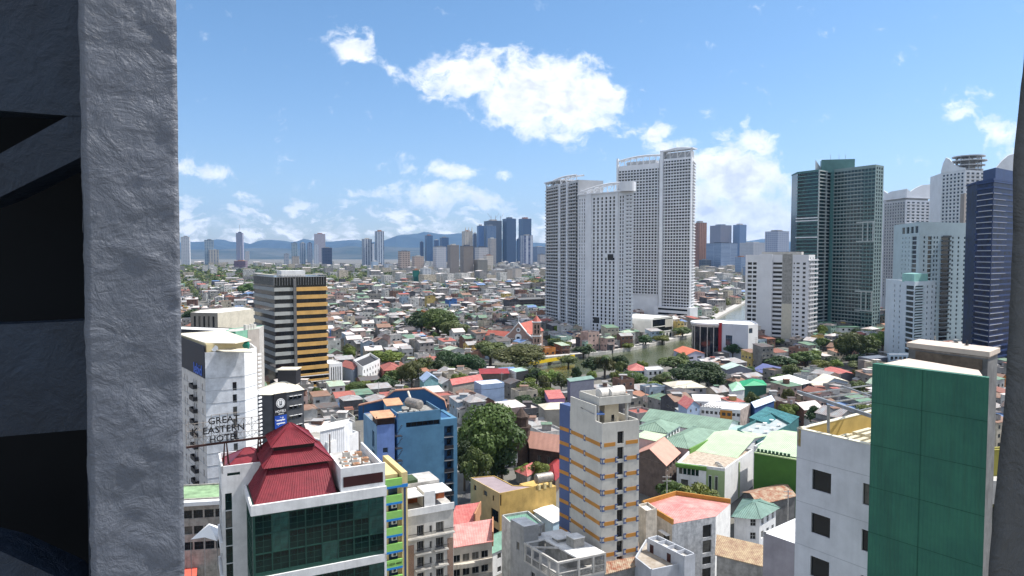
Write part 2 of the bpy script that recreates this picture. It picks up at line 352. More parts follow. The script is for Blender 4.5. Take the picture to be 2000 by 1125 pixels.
def wall_face(b, fr, z0, z1, holes, mat, depth=.15):
    us = sorted({0.0, round(fr.L, 4)} | {round(v, 4) for h in holes for v in h[:2]}); vs_ = sorted({round(z0, 4), round(z1, 4)} | {round(v, 4) for h in holes for v in h[2:]})
    ui = {u: i for i, u in enumerate(us)}; vi = {v: i for i, v in enumerate(vs_)}
    hole = set()
    for h in holes:
        a0, a1, b0, b1 = ui[round(h[0], 4)], ui[round(h[1], 4)], vi[round(h[2], 4)], vi[round(h[3], 4)]
        for i in range(a0, a1):
            for j in range(b0, b1): hole.add((i, j))
    for j in range(len(vs_) - 1):
        i = 0
        while i < len(us) - 1:
            if (i, j) in hole: i += 1; continue
            k = i
            while k + 1 < len(us) - 1 and (k + 1, j) not in hole: k += 1
            b.face([fr.P(us[i], 0, vs_[j]), fr.P(us[k + 1], 0, vs_[j]), fr.P(us[k + 1], 0, vs_[j + 1]), fr.P(us[i], 0, vs_[j + 1])], mat); i = k + 1
    for (u0, u1, a, c) in holes:
        for (q0, q1) in (((u0, a), (u1, a)), ((u1, a), (u1, c)), ((u1, c), (u0, c)), ((u0, c), (u0, a))):
            b.face([fr.P(q0[0], 0, q0[1]), fr.P(q0[0], -depth, q0[1]), fr.P(q1[0], -depth, q1[1]), fr.P(q1[0], 0, q1[1])], mat)
def body(root, poly, z0, z1, wall, roof=None, holes=None, parapet=0.0, pt=.25, depth=.15, win=None, name='wall', capm=None, matof=None):
    """walls with real openings, a roof deck and a parapet round it"""
    holes = holes or {}; win = win or {}
    b = MB(); n = len(poly); top = z1 + parapet
    for i in range(n):
        fr = Fr(poly[i], poly[(i + 1) % n]); hs = holes.get(i, [])
        wm = (matof or {}).get(i, wall)
        wall_face(b, fr, z0, top, hs, wm, depth)
        if hs: put_windows(root, fr, hs, depth, **win)
        if parapet: b.fbox(fr, 0.0, fr.L, -pt, -.001, z1, top + .003, capm or wm)
    o = b.build(name, root)
    rb = MB(); rb.face([(p[0], p[1], z1) for p in poly], roof or ROOFG)
    rb.build('roof' if name == 'wall' else name + '_roof', root)
    return o
def wg(Lw, n, w, h, ztop, rows, pitch, m=0.8, drop=.7):
    """a regular grid of openings on a wall of length Lw"""
    out = []
    if n < 1: return out
    step = (Lw - 2 * m) / n
    for r in range(rows):
        z1 = ztop - drop - r * pitch
        for c in range(n):
            u = m + step * (c + .5); out.append((u - w / 2, u + w / 2, z1 - h, z1))
    return out
def hip(b, poly, z0, z1, mat, inset=.35, over=.4, soffit=None):
    """hipped roof over a four-cornered plan, ridge along the longer side"""
    c = [Vector(p).to_2d() if len(p) > 2 else Vector(p) for p in poly]; cen = sum(c, Vector((0, 0))) / 4
    e = [q + (q - cen).normalized() * over * 1.3 for q in c]
    if (c[1] - c[0]).length < (c[2] - c[1]).length: e = e[1:] + e[:1]; c = c[1:] + c[:1]
    a = (e[0] + e[3]) / 2; d = (e[1] + e[2]) / 2; r0 = a.lerp(d, inset); r1 = d.lerp(a, inset)
    E = [(q.x, q.y, z0) for q in e]; A = (r0.x, r0.y, z1); D = (r1.x, r1.y, z1)
    b.face([E[0], E[1], D, A], mat); b.face([E[2], E[3], A, D], mat); b.face([E[1], E[2], D], mat); b.face([E[3], E[0], A], mat); b.face(E[::-1], soffit or mat)
    for p, q in ((E[0], A), (E[1], D), (E[2], D), (E[3], A), (A, D)):
        if (Vector(p) - Vector(q)).length > .2: b.tube(p, q, .09, mat, 4)
def gable(b, poly, z0, z1, mat, over=.4, wallm=None, along=None):
    c = [Vector(p).to_2d() if len(p) > 2 else Vector(p) for p in poly]
    lng = (c[1] - c[0]).length >= (c[2] - c[1]).length if along is None else along
    if not lng: c = c[1:] + c[:1]
    d = (c[1] - c[0]).normalized(); w = (c[3] - c[0]).normalized()
    e = [c[0] - d * over - w * over, c[1] + d * over - w * over, c[2] + d * over + w * over, c[3] - d * over + w * over]
    a = (e[0] + e[3]) / 2; r = (e[1] + e[2]) / 2; h2 = z1; t = .12
    lo = z0 - over * .3
    for k in (0, t):
        s1 = [(e[0].x, e[0].y, lo + k), (e[1].x, e[1].y, lo + k), (r.x, r.y, h2 + k), (a.x, a.y, h2 + k)]
        s2 = [(e[2].x, e[2].y, lo + k), (e[3].x, e[3].y, lo + k), (a.x, a.y, h2 + k), (r.x, r.y, h2 + k)]
        b.face(s1, mat); b.face(s2, mat)
    b.face([(e[0].x, e[0].y, lo), (e[1].x, e[1].y, lo), (e[1].x, e[1].y, lo + t), (e[0].x, e[0].y, lo + t)], mat)
    for (m1, m2, mm) in ((e[0], e[3], a), (e[1], e[2], r)):
        b.face([(m1.x, m1.y, lo), (mm.x, mm.y, h2), (mm.x, mm.y, h2 + t), (m1.x, m1.y, lo + t)], mat)
        b.face([(m2.x, m2.y, lo), (mm.x, mm.y, h2), (mm.x, mm.y, h2 + t), (m2.x, m2.y, lo + t)], mat)
    if wallm:
        f0 = (c[0] + c[3]) / 2; f1 = (c[1] + c[2]) / 2
        b.face([(c[3].x, c[3].y, z0), (c[0].x, c[0].y, z0), (f0.x, f0.y, z1)], wallm); b.face([(c[1].x, c[1].y, z0), (c[2].x, c[2].y, z0), (f1.x, f1.y, z1)], wallm)
def inset_poly(poly, d):
    c = sum((Vector(p).to_2d() if len(p) > 2 else Vector(p) for p in poly), Vector((0, 0))) / len(poly)
    return [Vector(p) + (c - Vector(p)).normalized() * d * 1.3 for p in poly]
def cyl(b, x, y, z0, z1, r, mat, n=16, r2=None): return b.tube((x, y, z0), (x, y, z1), r, mat, n, r2)
def text(parent, s, pos, ang, size, mat, name='lettering', ext=.08, cx='CENTER', font=None, sx=1.0):
    c = bpy.data.curves.new(name, 'FONT'); c.offset = size * .006; c.body = s; c.size = size; c.extrude = ext; c.align_x = cx; c.resolution_u = 2; c.materials.append(mat)
    o = bpy.data.objects.new(name, c); COL.objects.link(o)
    base = Vector(parent['_org']) if parent is not None else Vector((0, 0, 0)); o.parent = parent
    o.location = Vector(pos) - base; o.rotation_euler = (R(90), 0, ang); o.scale = (sx, 1, 1); TEXTS.append(o); return o
TEXTS = []
LM = []      # landmarks for the descriptions: (phrase, px, py)
FOOT = []    # ground already taken: (polygon)
def lm(phrase, px, py): LM.append((phrase, px, py))
def take(poly): FOOT.append([Vector(p).to_2d() if len(p) > 2 else Vector(p) for p in poly])
# ================================================================== the setting
def sheet(name, poly, z, mat, kind='structure'):
    b = MB(); b.face([(p[0], p[1], z) for p in poly], mat); return tag(b.build(name), kind=kind)
ASPH = M('city_ground', (.11, .108, .10), .95, .35, .03, tint=(.19, .18, .16))
sheet('ground', [(-60000, -200), (60000, -200), (60000, 60000), (-60000, 60000)], 0, ASPH)
WATER = M('river_water', (.085, .10, .055), .12, .18, .02, bump=.0, spec=.5)
wt = WATER.node_tree; _b = [n for n in wt.nodes if n.type == 'BSDF_PRINCIPLED'][0]
_n = nn(wt, 'ShaderNodeTexNoise'); _n.inputs['Scale'].default_value = .5; _n.inputs['Detail'].default_value = 6
_c = nn(wt, 'ShaderNodeTexCoord'); wt.links.new(_c.outputs['Object'], _n.inputs[0]); _p = nn(wt, 'ShaderNodeBump'); _p.inputs['Strength'].default_value = .35; _p.inputs['Distance'].default_value = .5
wt.links.new(_n.outputs[0], _p.inputs['Height']); wt.links.new(_p.outputs[0], _b.inputs['Normal'])
RIV_L = [(930, 716), (1000, 712), (1062, 703), (1124, 698), (1180, 692), (1240, 683), (1290, 672), (1340, 660), (1368, 652), (1384, 640), (1392, 628), (1420, 612), (1456, 592), (1500, 578), (1560, 570)]
RIV_R = [(1560, 590), (1520, 606), (1500, 630), (1480, 660), (1440, 690), (1380, 702), (1290, 712), (1200, 722), (1100, 738), (1000, 742), (930, 738)]
river_poly = [G(a, b_, 0).xy for a, b_ in RIV_L + RIV_R]
_bm = MB(); _bm.face([(p[0], p[1], .004) for p in river_poly[::-1]], WATER)
tag(_bm.build('river'), kind='structure')
# embankment wall along the far bank
def polyline_wall(name, pts, w, h, mat, z=0):
    b = MB()
    for p, q in zip(pts[:-1], pts[1:]):
        fr = Fr(p, q); b.fbox(fr, 0, fr.L, 0, w, z, z + h, mat)
    return b.build(name)
bank = [G(a, b_, 0).xy for a, b_ in RIV_L[2:14]]
tag(polyline_wall('river_wall', bank, 1.2, 2.2, CONCL), 'long pale concrete flood wall along the far bank of the green river', 'flood wall')
prom = MB()
for p, q in zip(bank[:-1], bank[1:]):
    fr = Fr(p, q); prom.fbox(fr, 0, fr.L, -9, -.2, .0, 1.4, CONCL)
tag(prom.build('promenade_path'), kind='structure')

# mountains
def ridge(name, prof, Y, depth, mat, seed, amp):
    b = MB(); nx = 260; ny = 14; x0, x1 = prof[0][0], prof[-1][0]; g = []
    for j in range(ny + 1):
        row = []; fj = j / ny
        for i in range(nx + 1):
            px = x0 + (x1 - x0) * i / nx
            for (a, ya), (c, yc) in zip(prof[:-1], prof[1:]):
                if a <= px <= c: y = ya + (yc - ya) * (px - a) / max(c - a, 1e-6); break
            hz = H + (HOR - y) / FPX * Y
            X = (px - 1000) / FPX * Y * (1 - (1 - fj) * .18)
            nz = mnoise.fractal((X / 1800 + seed, fj * 3.2, seed), 1, 2, 6)
            row.append((X, Y - depth * (1 - fj), max(-5, hz * (fj ** 1.15) * (1 + (nz * .55) * (1 - fj ** 3)) + (nz * amp * math.sin(fj * 3.14)))))
        g.append(row)
    for j in range(ny):
        for i in range(nx): b.face([g[j][i], g[j][i + 1], g[j + 1][i + 1], g[j + 1][i]], mat)
    return tag(b.build(name), kind='structure')
HILLM = M('forested_hills', (.018, .036, .048), .95, .5, .002, tint=(.035, .055, .06))  # base colour made bluer, adding to the blue of the haze
HILLQ = M('quarried_hills', (.025, .045, .05), .95, .5, .0012, tint=(.08, .09, .09))
far = [(-700, 478), (0, 474), (200, 470), (340, 476), (369, 472), (393, 474), (418, 469), (430, 466), (444, 470), (455, 473), (477, 473), (491, 477), (506, 471), (522, 468), (536, 469), (555, 470), (575, 474), (594, 466), (606, 469),
       (634, 472), (655, 472), (666, 469), (680, 470), (693, 467), (720, 474), (750, 470), (763, 465), (783, 458), (794, 459), (807, 457), (820, 458), (836, 453), (849, 457), (877, 458), (900, 455), (940, 462), (1000, 470), (1042, 474), (1065, 475),
       (1200, 478), (1380, 478), (1395, 475), (1440, 474), (1463, 472), (1482, 468), (1501, 466), (1530, 471), (1600, 476), (2000, 480), (2700, 486)]
ridge('far_mountains', far, 24000, 5500, HILLM, 3.1, 90)
near = [(-600, 492), (300, 488), (420, 487), (520, 484), (600, 487), (660, 484), (686, 480), (720, 484), (759, 481), (800, 484), (860, 482), (930, 485), (1100, 490), (1400, 489), (1500, 486), (2600, 492)]
ridge('near_hills', near, 15000, 4500, HILLQ, 8.7, 60)

# ================================================================== window we look through
def rough_block(name, xs, ys, zs, mat, amp, label, cat, seed, shift=None, parent=None, skew=(0, 0)):
    """a plastered concrete post, its faces and arrises uneven"""
    b = MB(); x0, x1 = xs; y0, y1 = ys; z0, z1 = zs
    nz = int((z1 - z0) / .022); nu = int((x1 - x0) / .022) + 1; nv = 14
    ring = [(x0 + (x1 - x0) * i / nu, y0) for i in range(nu)] + [(x1, y0 + (y1 - y0) * i / nv) for i in range(nv)] + [(x1 - (x1 - x0) * i / nu, y1) for i in range(nu)] + [(x0, y1 - (y1 - y0) * i / nv) for i in range(nv)]
    cx, cy = (x0 + x1) / 2, (y0 + y1) / 2; k = len(ring); V = []
    for j in range(nz + 1):
        z = z0 + (z1 - z0) * j / nz
        for (x, y) in ring:
            q = Vector((x * 3.2, y * 3.2, z * 4.2)) + Vector((seed, 0, 0))
            dd = mnoise.fractal(q, .8, 2.1, 5) * amp + mnoise.ridged_multi_fractal(q * 2.2, .9, 2.2, 4, 1.0, 2.0) * amp * .28
            w = Vector((x - cx, (y - cy))).normalized()
            s = shift(z) if shift else (0, 0)
            s = (s[0] + (y - y0) * skew[0], s[1] + (x - x0) * skew[1])
            V.append((x + w.x * dd + s[0], y + (w.y * dd if y in (y0, y1) else w.y * dd * .4) + s[1], z))
    b.v = V; i = b.mi(mat)
    for j in range(nz):
        for a in range(k):
            c = (a + 1) % k; b.f.append((j * k + a, j * k + c, (j + 1) * k + c, (j + 1) * k + a)); b.m.append(i)
    o = b.build(name, parent=parent, org=(cx, cy, z0), smooth=True)
    if label: tag(o, label, cat)
    return o
def PLASTER(name, col, dark):
    m = bpy.data.materials.new(name); m.use_nodes = True; t = m.node_tree; t.nodes.clear()
    o = nn(t, 'ShaderNodeOutputMaterial'); b = nn(t, 'ShaderNodeBsdfPrincipled'); t.links.new(b.outputs[0], o.inputs[0]); b.inputs['Roughness'].default_value = .42; b.inputs['Specular IOR Level'].default_value = .35
    c = nn(t, 'ShaderNodeTexCoord')
    def nz(s, d, r, dist=0, kind='FBM'):
        n = nn(t, 'ShaderNodeTexNoise', noise_type=kind) if kind != 'FBM' else nn(t, 'ShaderNodeTexNoise')
        n.inputs['Scale'].default_value = s; n.inputs['Detail'].default_value = d; n.inputs['Roughness'].default_value = r; n.inputs['Distortion'].default_value = dist
        t.links.new(c.outputs['Object'], n.inputs[0]); return n.outputs[0]
    a = nz(6.5, 9, .6, .7); d = nz(26, 9, .66, .9); e = nz(2.2, 4, .5)
    rg = nz(10, 5, .55, .5, 'RIDGED_MULTIFRACTAL') if True else None
    r = nn(t, 'ShaderNodeMapRange'); t.links.new(e, r.inputs[0]); r.inputs[1].default_value = .35; r.inputs[2].default_value = .7
    mx_ = nn(t, 'ShaderNodeMix', data_type='RGBA'); t.links.new(r.outputs[0], mx_.inputs[0]); mx_.inputs[6].default_value = (*col, 1); mx_.inputs[7].default_value = (*dark, 1)
    t.links.new(mx_.outputs[2], b.inputs['Base Color'])
    h = mathn(t, 'ADD', mathn(t, 'MULTIPLY', a, 1.0), mathn(t, 'ADD', mathn(t, 'MULTIPLY', d, .30), mathn(t, 'MULTIPLY', rg, .30)))
    bp = nn(t, 'ShaderNodeBump'); bp.inputs['Strength'].default_value = .9; bp.inputs['Distance'].default_value = .03; t.links.new(h, bp.inputs['Height']); t.links.new(bp.outputs[0], b.inputs['Normal'])
    return m
POSTM = PLASTER('grey_painted_plaster', (.155, .170, .205), (.135, .15, .18))
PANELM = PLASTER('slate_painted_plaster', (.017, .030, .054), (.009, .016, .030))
REVEALM = PLASTER('unpainted_render', (.10, .105, .11), (.075, .08, .085))  # dark grey render of the window reveal
Yp = 3.0
xa = XP(166, Yp, H); _k = (352 - 1000) / FPX; xb = xa + (_k * Yp - xa) / (1 - _k * .45) * 1.0
def pshift(z):       # the arris is not quite plumb
    return ((z - H) * .008, 0)
rough_block('plaster_pillar', (xa, xb), (Yp, Yp + .42), (H - 2.6, H + 2.6), POSTM, .011, 'rough grey plastered pillar rising past the window beside the dark openings', 'pillar', 4.0, pshift, None, (-.62, .45))
lm('the grey pillar', 250, 560)
# the stair side of our own building, left of the pillar
st = thing('stair_facade', 'dark slate painted stair wall with black openings left of the grey pillar', 'stair wall', xa, Yp + .2, H - 3)
def pv(px, py, Y): return P(px, py, Y)
def slab(name, pts, Y, t, mat):
    b = MB(); q = [P(a, c, Y) for a, c in pts]
    b.face(q, mat); b.face([(p.x, p.y + t, p.z) for p in q[::-1]], mat)
    for i in range(len(q)):
        a, c = q[i], q[(i + 1) % len(q)]; b.face([a, (a.x, a.y + t, a.z), (c.x, c.y + t, c.z), c], mat)
    return b.build(name, st)
Yw = 3.28
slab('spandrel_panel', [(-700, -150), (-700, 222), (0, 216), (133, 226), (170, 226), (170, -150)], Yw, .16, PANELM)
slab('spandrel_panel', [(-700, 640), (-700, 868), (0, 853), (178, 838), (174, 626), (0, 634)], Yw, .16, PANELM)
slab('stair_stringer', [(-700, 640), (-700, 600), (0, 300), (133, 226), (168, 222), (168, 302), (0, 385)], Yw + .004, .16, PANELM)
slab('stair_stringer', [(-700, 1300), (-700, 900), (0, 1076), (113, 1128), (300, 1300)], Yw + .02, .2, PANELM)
slab('window_jamb', [(160, 300), (172, 300), (186, 1250), (176, 1250)], Yw - .1, .3, PANELM)
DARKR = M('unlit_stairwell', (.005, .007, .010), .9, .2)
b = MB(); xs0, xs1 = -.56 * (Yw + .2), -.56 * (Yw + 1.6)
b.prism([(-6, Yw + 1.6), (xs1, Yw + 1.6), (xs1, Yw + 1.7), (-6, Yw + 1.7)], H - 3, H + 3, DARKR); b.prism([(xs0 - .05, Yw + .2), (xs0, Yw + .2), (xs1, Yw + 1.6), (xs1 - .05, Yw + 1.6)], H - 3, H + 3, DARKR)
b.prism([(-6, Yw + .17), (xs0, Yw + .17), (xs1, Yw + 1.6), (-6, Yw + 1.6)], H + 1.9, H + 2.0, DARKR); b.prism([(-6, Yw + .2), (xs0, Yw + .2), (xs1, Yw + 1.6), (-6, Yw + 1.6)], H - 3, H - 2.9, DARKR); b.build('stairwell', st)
# right-hand reveal of our window
Yr = 1.1
def rshift(z): return ((z - H) * .028 - .004 * math.sin((z - H) * 9), 0)
x_r = XP(1968, Yr, H)
rough_block('window_reveal', (x_r + .006, x_r + 1.3), (Yr, Yr + .22), (H - 2.2, H + 2.2), REVEALM, .004, 'dark grey broken edged window reveal at the right edge of the view', 'window reveal', 11.0, rshift, None, (.9, .0))

# ================================================================== hero buildings
def para(Lc, Nc, Rc): return [Nc, Rc, Lc + Rc - Nc, Lc]
def cen(poly): return sum((Vector(p) for p in poly), Vector((0, 0))) / len(poly)
def start(name, label, cat, poly, group=None, margin=True):
    c = cen(poly)
    if margin: take(poly)
    return thing(name, label, cat, c.x, c.y, 0, group)
AC_M = M('air_conditioner_case', (.62, .6, .55), .6, .2)
def ac(b, fr, u, z, s=.9, d=0.0):
    b.fbox(fr, u, u + s, d, d + .35, z, z + s * .7, AC_M); b.fbox(fr, u + s * .25, u + s * .75, d + .35, d + .36, z + s * .12, z + s * .58, BLACKM)
def ac_part(root, fr, u, z, s=.9, d=0.0):
    b = MB(); ac(b, fr, u, z, s, d); return b.build('air_conditioner', root)
def tank(name, label, a, b_, r, mat, legs=0.0, cat='water tank', group=None):
    a = Vector(a); b_ = Vector(b_); t = thing(name, label, cat, a.x, a.y, a.z - r, group)
    m = MB(); d = (b_ - a).normalized()
    m.tube(a, b_, r, mat, 20); m.build('shell', t, smooth=False)
    for e, s in ((a, -1), (b_, 1)):
        c = MB(); c.tube(e, e + d * s * r * .18, r * .99, mat, 20, r * .6); c.build('end_cap', t)
    if legs:
        m = MB()
        for e in (a.lerp(b_, .15), a.lerp(b_, .85)): m.box(e.x - .12, e.x + .12, e.y - r * .7, e.y + r * .7, a.z - r - legs, a.z - r * .7, CONC)
        m.build('cradle', t)
    return t

# ---- GREAT EASTERN hotel
(NL, NN_, NR), z = rp([(458, 964), (493, 1006), (753, 966)], 105, 1)
e1 = (NR - NN_).normalized(); e2 = Vector((-e1.y, e1.x)); Wd = (NR - NN_).length
def GE(u, v): return NN_ + e1 * u + e2 * v
poly = [GE(0, 0), GE(Wd, 0), GE(Wd, 19), GE(0, 19)]
ge = start('pagoda_hotel', 'white hotel with green glass front and three tiered red pagoda roof', 'hotel', poly); lm('the pagoda roofed hotel', 590, 950)
f0 = Fr(poly[0], poly[1]); h0 = []
cw = (Wd - .5) / 8
for r in range(3):
    for c in range(8): h0.append((.3 + c * cw, .3 + (c + 1) * cw - .07, z - .35 - (r + 1) * 3.05 + .1, z - .35 - r * 3.05))
for c in range(8): h0.append((.3 + c * cw, .3 + (c + 1) * cw - .07, z - 14.6, z - 11.5))
f3 = Fr(poly[3], poly[0]); h3 = []
for r in range(4):
    for c in range(5): h3.append((19 - 1.2 - (c + 1) * 1.75, 19 - 1.2 - c * 1.75 - .07, z - .5 - (r + 1) * 2.9 + .1, z - .5 - r * 2.9))
body(ge, poly, 0, z, WHITE, ROOFG, {0: h0, 3: h3}, 1.35, .5, .1, dict(nx=2, ny=3, glass=GLASSG, frame=FRAMEG, fw=.07, alt=TEALP), matof={0: FRAMEG, 3: FRAMEG})
b = MB()
b.fbox(Fr(poly[0], poly[1]), -.25, Wd + .1, 0.001, .45, z - .05, z + 1.55, WHITE); b.fbox(Fr(poly[3], poly[0]), 0, 19.3, 0.001, .3, z - .05, z + 1.55, WHITE)
b.build('cornice', ge)
b = MB(); b.fbox(Fr(poly[0], poly[1]), 0, Wd, 0.001, .3, z - 11.3, z - 10.0, WHITE); b.build('floor_band', ge)
b = MB(); b.fbox(f0, Wd - .35, Wd + .02, .001, .3, 0, z, WHITE); b.build('corner_pier', ge); b = MB(); b.fbox(f3, 0, 1.4, .001, .3, 0, z, WHITE); b.build('corner_pier', ge)
def frustum(b, A, za, B, zb, mat, ribs=True):
    n = len(A)
    for i in range(n):
        j = (i + 1) % n
        b.face([(A[i].x, A[i].y, za), (A[j].x, A[j].y, za), (B[j].x, B[j].y, zb), (B[i].x, B[i].y, zb)], mat)
        if not ribs: continue
        k = max(2, int((A[j] - A[i]).length / .42))
        for q in range(k + 1):
            p0 = A[i].lerp(A[j], q / k); p1 = B[i].lerp(B[j], q / k)
            b.tube((p0.x, p0.y, za + .03), (p1.x, p1.y, zb + .03), .05 if 0 < q < k else .1, mat, 4)
def rect(u0, u1, v0, v1): return [GE(u0, v0), GE(u1, v0), GE(u1, v1), GE(u0, v1)]
TILE = M('red_glazed_tile', (.22, .027, .038), .38, .22, .8, streak=.2)
TIMB = M('dark_timber', (.035, .02, .018), .7, .3)
for k, (E, ze, T, zt) in enumerate((((0.3, 12.9, .3, 17.8), z + 1.4, (2.9, 12.4, 4.4, 14), z + 5.3), ((2.0, 13.2, 3.6, 15.8), z + 5.9, (4.0, 10.6, 6.2, 13.2), z + 7.9), ((3.5, 10.9, 5.4, 14.2), z + 8.7, (7.0, 7.3, 9.5, 10.2), z + 11.4))):
    b = MB(); frustum(b, rect(*E), ze, rect(*T), zt, TILE); b.face([(p.x, p.y, ze) for p in rect(*E)][::-1], TIMB)
    b.face([(p.x, p.y, zt) for p in rect(*T)], TILE); b.build('roof_tier', ge)
    if k < 2:
        b = MB(); b.prism(rect(*[x + s for x, s in zip(T, (.05, -.05, .05, -.05))]), zt, zt + .95, TIMB); b.build('clerestory', ge)
# raised service deck on its right
b = MB(); dk = GE(14.2, .6)
b.prism(rect(13.6, Wd, .1, .5), z + 1.36, z + 5.4, WHITE); b.prism(rect(13.6, 13.95, .5, 9.5), z + 1.36, z + 5.4, WHITE); b.prism(rect(Wd - .35, Wd, .5, 16), z + 1.36, z + 5.0, WHITE)
b.prism(rect(13.95, Wd - .35, .5, 16), z + 1.36, z + 3.6, CONCL); b.build('service_deck', ge)
LOUV = M('brown_louvres', (.045, .012, .012), .5, .2)
b = MB(); b.fbox(Fr(GE(13.6, .1), GE(Wd, .1)), .4, Wd - 14.0, .01, .06, z + 2.2, z + 3.9, LOUV); b.build('louvre_band', ge)
for k, (u, v) in enumerate(((14.8, 1.5), (16.2, 1.7), (17.6, 1.6), (14.9, 3.6), (16.6, 3.9), (18.2, 3.4), (15.2, 6), (17, 6.4), (18.6, 6.0), (15.4, 8.4), (17.4, 8.8), (16.4, 11), (18.6, 11))):
    b = MB(); q = rect(u, u + 1.15, v, v + 1.0); b.prism(q, z + 3.62, z + 3.9, CONC); b.prism(q, z + 3.9, z + 4.5 + .15 * (k % 3), AC_M if k % 4 else M('rusty_case', (.45, .28, .18), .8, .3))
    c = cen(q); cyl(b, c.x, c.y, z + 4.5 + .15 * (k % 3), z + 4.56 + .15 * (k % 3), .38, M('rusty_fan', (.35, .17, .09), .8, .3)); b.build('air_conditioner', ge)
for u in (14.2, 19.6): b = MB(); q = GE(u, 12); b.tube((q.x, q.y, z + 3.6), (q.x, q.y, z + 8.2), .16, CONC, 8); b.build('vent_pipe', ge)
# left wing
(L2, N2, R2), z2 = rp([(415, 893), (432, 912), (507, 904)], 113, 1)
e2b = e2; L2 = N2 + e2 * 9; R2 = N2 + e1 * 9
p2 = [N2, R2, R2 + e2 * 9, L2]
lw = start('glass_stair_tower', 'narrow white and green glass wing with small red hipped roof beside the pagoda roof', 'hotel wing', p2)
h0 = [(.5, 1.55, z2 - 4.6 - (r + 1) * 3.0 + .12, z2 - 4.6 - r * 3.0) for r in range(9)]; h3 = []
for r in range(9):
    for c in range(3): h3.append((9 - .3 - (c + 1) * 2.6, 9 - .3 - c * 2.6 - .1, z2 - 4.6 - (r + 1) * 3.0 + .12, z2 - 4.6 - r * 3.0))
h0 += [(.9, 2.9, z2 - 1.7, z2 - 1.1)]; h3 += [(3.0, 6.5, z2 - 1.7, z2 - 1.1)]
body(lw, p2, 0, z2 - 1.2, WHITE, CONCL, {0: h0, 3: h3}, 1.2, .3, .2, dict(nx=1, ny=2, glass=GLASSG, frame=FRAMEG, fw=.07))
b = MB(); hip(b, inset_poly(p2, .8), z2 - .9, z2 + 1.6, TILE, .45, .3)
b.build('hipped_roof', lw)
b = MB(); b.fbox(Fr(p2[3], p2[0]), 0, 9, .002, .35, z2 - 14.5, z2 - 12.8, WHITE); b.fbox(Fr(p2[3], p2[0]), 0, 9, .002, .35, z2 - 20, z2 - 18.6, WHITE); b.build('balcony_band', lw)
# its sign on the roof
sg = thing('rooftop_sign', 'open steel roof sign reading GREAT EASTERN HOTEL on trestle legs', 'sign', *P(440, 880, 113))
s0, s1 = P(364, 872, 112), P(508, 857, 118)
fr = Fr((s0.x, s0.y), (s1.x, s1.y)); zb = s0.z
RUST = M('rusty_brown_steel', (.06, .022, .018), .6, .3)
PALE = M('weathered_pale_steel', (.34, .30, .27), .6, .3)
b = MB(); b.fbox(fr, 0, fr.L + 1.4, -.3, .05, zb - .35, zb, RUST); b.build('base_beam', sg)
b = MB(); hgt = 3.6
def bar(b, u0, z0, u1, z1, r=.05, d=-.12, m=PALE): b.tube(fr.P(u0, d, z0), fr.P(u1, d, z1), r, m, 5)
nb = 9; up = fr.L / nb
for i in range(nb + 1): bar(b, i * up, zb, i * up, zb + hgt + (1.1 if 3 <= i <= 6 else 0), .055)
for hh in (0, 1.2, 2.4, 3.6): bar(b, 0, zb + hh, fr.L, zb + hh)
bar(b, 3 * up, zb + hgt + 1.1, 6.5 * up, zb + hgt + 1.1)
for i in range(nb):
    for r in range(2):
        bar(b, i * up, zb + r * 1.8, (i + 1) * up, zb + (r + 1) * 1.8, .03); bar(b, (i + 1) * up, zb + r * 1.8, i * up, zb + (r + 1) * 1.8, .03)
b.build('frame', sg)
BLK = M('black_letters', (.012, .01, .01), .5, .1)
for tx, u, zz, s in (('GREAT', .50, 3.2, 1.6), ('EASTERN', .50, 1.65, 1.62), ('HOTEL', .50, .15, 1.5)):
    q = fr.P(fr.L * u, .12, zb + zz); text(sg, tx, q, fr.ang, s, BLK, 'lettering', .09)
q = fr.P(1.3, .12, zb + 1.7); text(sg, 'K', q, fr.ang, 1.7, BLK, 'monogram', .07)
b = MB()
for u in (.52, .99):
    for du in (-.5, .5):
        for d in (-.9, .7): b.tube(fr.P(fr.L * u + du * .3, -.12, zb - .3), fr.P(fr.L * u + du, d, z2 - 1.3), .1, RUST, 6)
b.build('trestle', sg)

# ---- white hotel with balconies (left)
pts = [(352, 669), (400, 689), (477, 684), (501, 679)]
q, z = rp(pts, 160, 1); A0, A1, A2, A3 = q
A0 = A1 + (A0 - A1).normalized() * 26
poly = [A0, A1, A2, A3, A3 + A3.normalized() * 9 - Vector((1.5, 0)), A0 + Vector((9, 12))]
hw = start('balcony_hotel', 'tall white hotel with small dark balconies and blue letters on a black top panel', 'hotel', poly); lm('the white balcony hotel', 425, 800)
fl = Fr(A0, A1); fm = Fr(A1, A2); h0 = []; h1 = []
for r in range(14):
    zz = z - 7.6 - r * 2.95
    u = fl.L
    for (a, w_, hh) in ((2.4, .9, 1.7), (8.2, .75, 1.9), (10.3, .75, 1.9), (17, .8, 1.8), (19.5, .8, 1.8)): h0.append((u - a - w_, u - a, zz - hh, zz))
    h1.append((fm.L * .68, fm.L * .68 + .95, zz - 1.9, zz + .15))
body(hw, poly, 0, z - 1, WHITEC, ROOFW, {0: h0, 1: h1}, 1.0, .3, .3, dict(nx=1, ny=1, glass=GLASS, frame=FRAME, fw=.06), matof={0: M('warm_white_wall', (.62, .59, .57), .85, .15, .4, .2), 1: M('shaded_weathered_white', (.66, .68, .72), .85, .2, .5, .35, .25), 2: M('sunlit_hotel_white', (.86, .86, .85), .85, .08, .5, .15)})  # white sides tinted for light: middle greyer as shaded, right brighter as sunlit
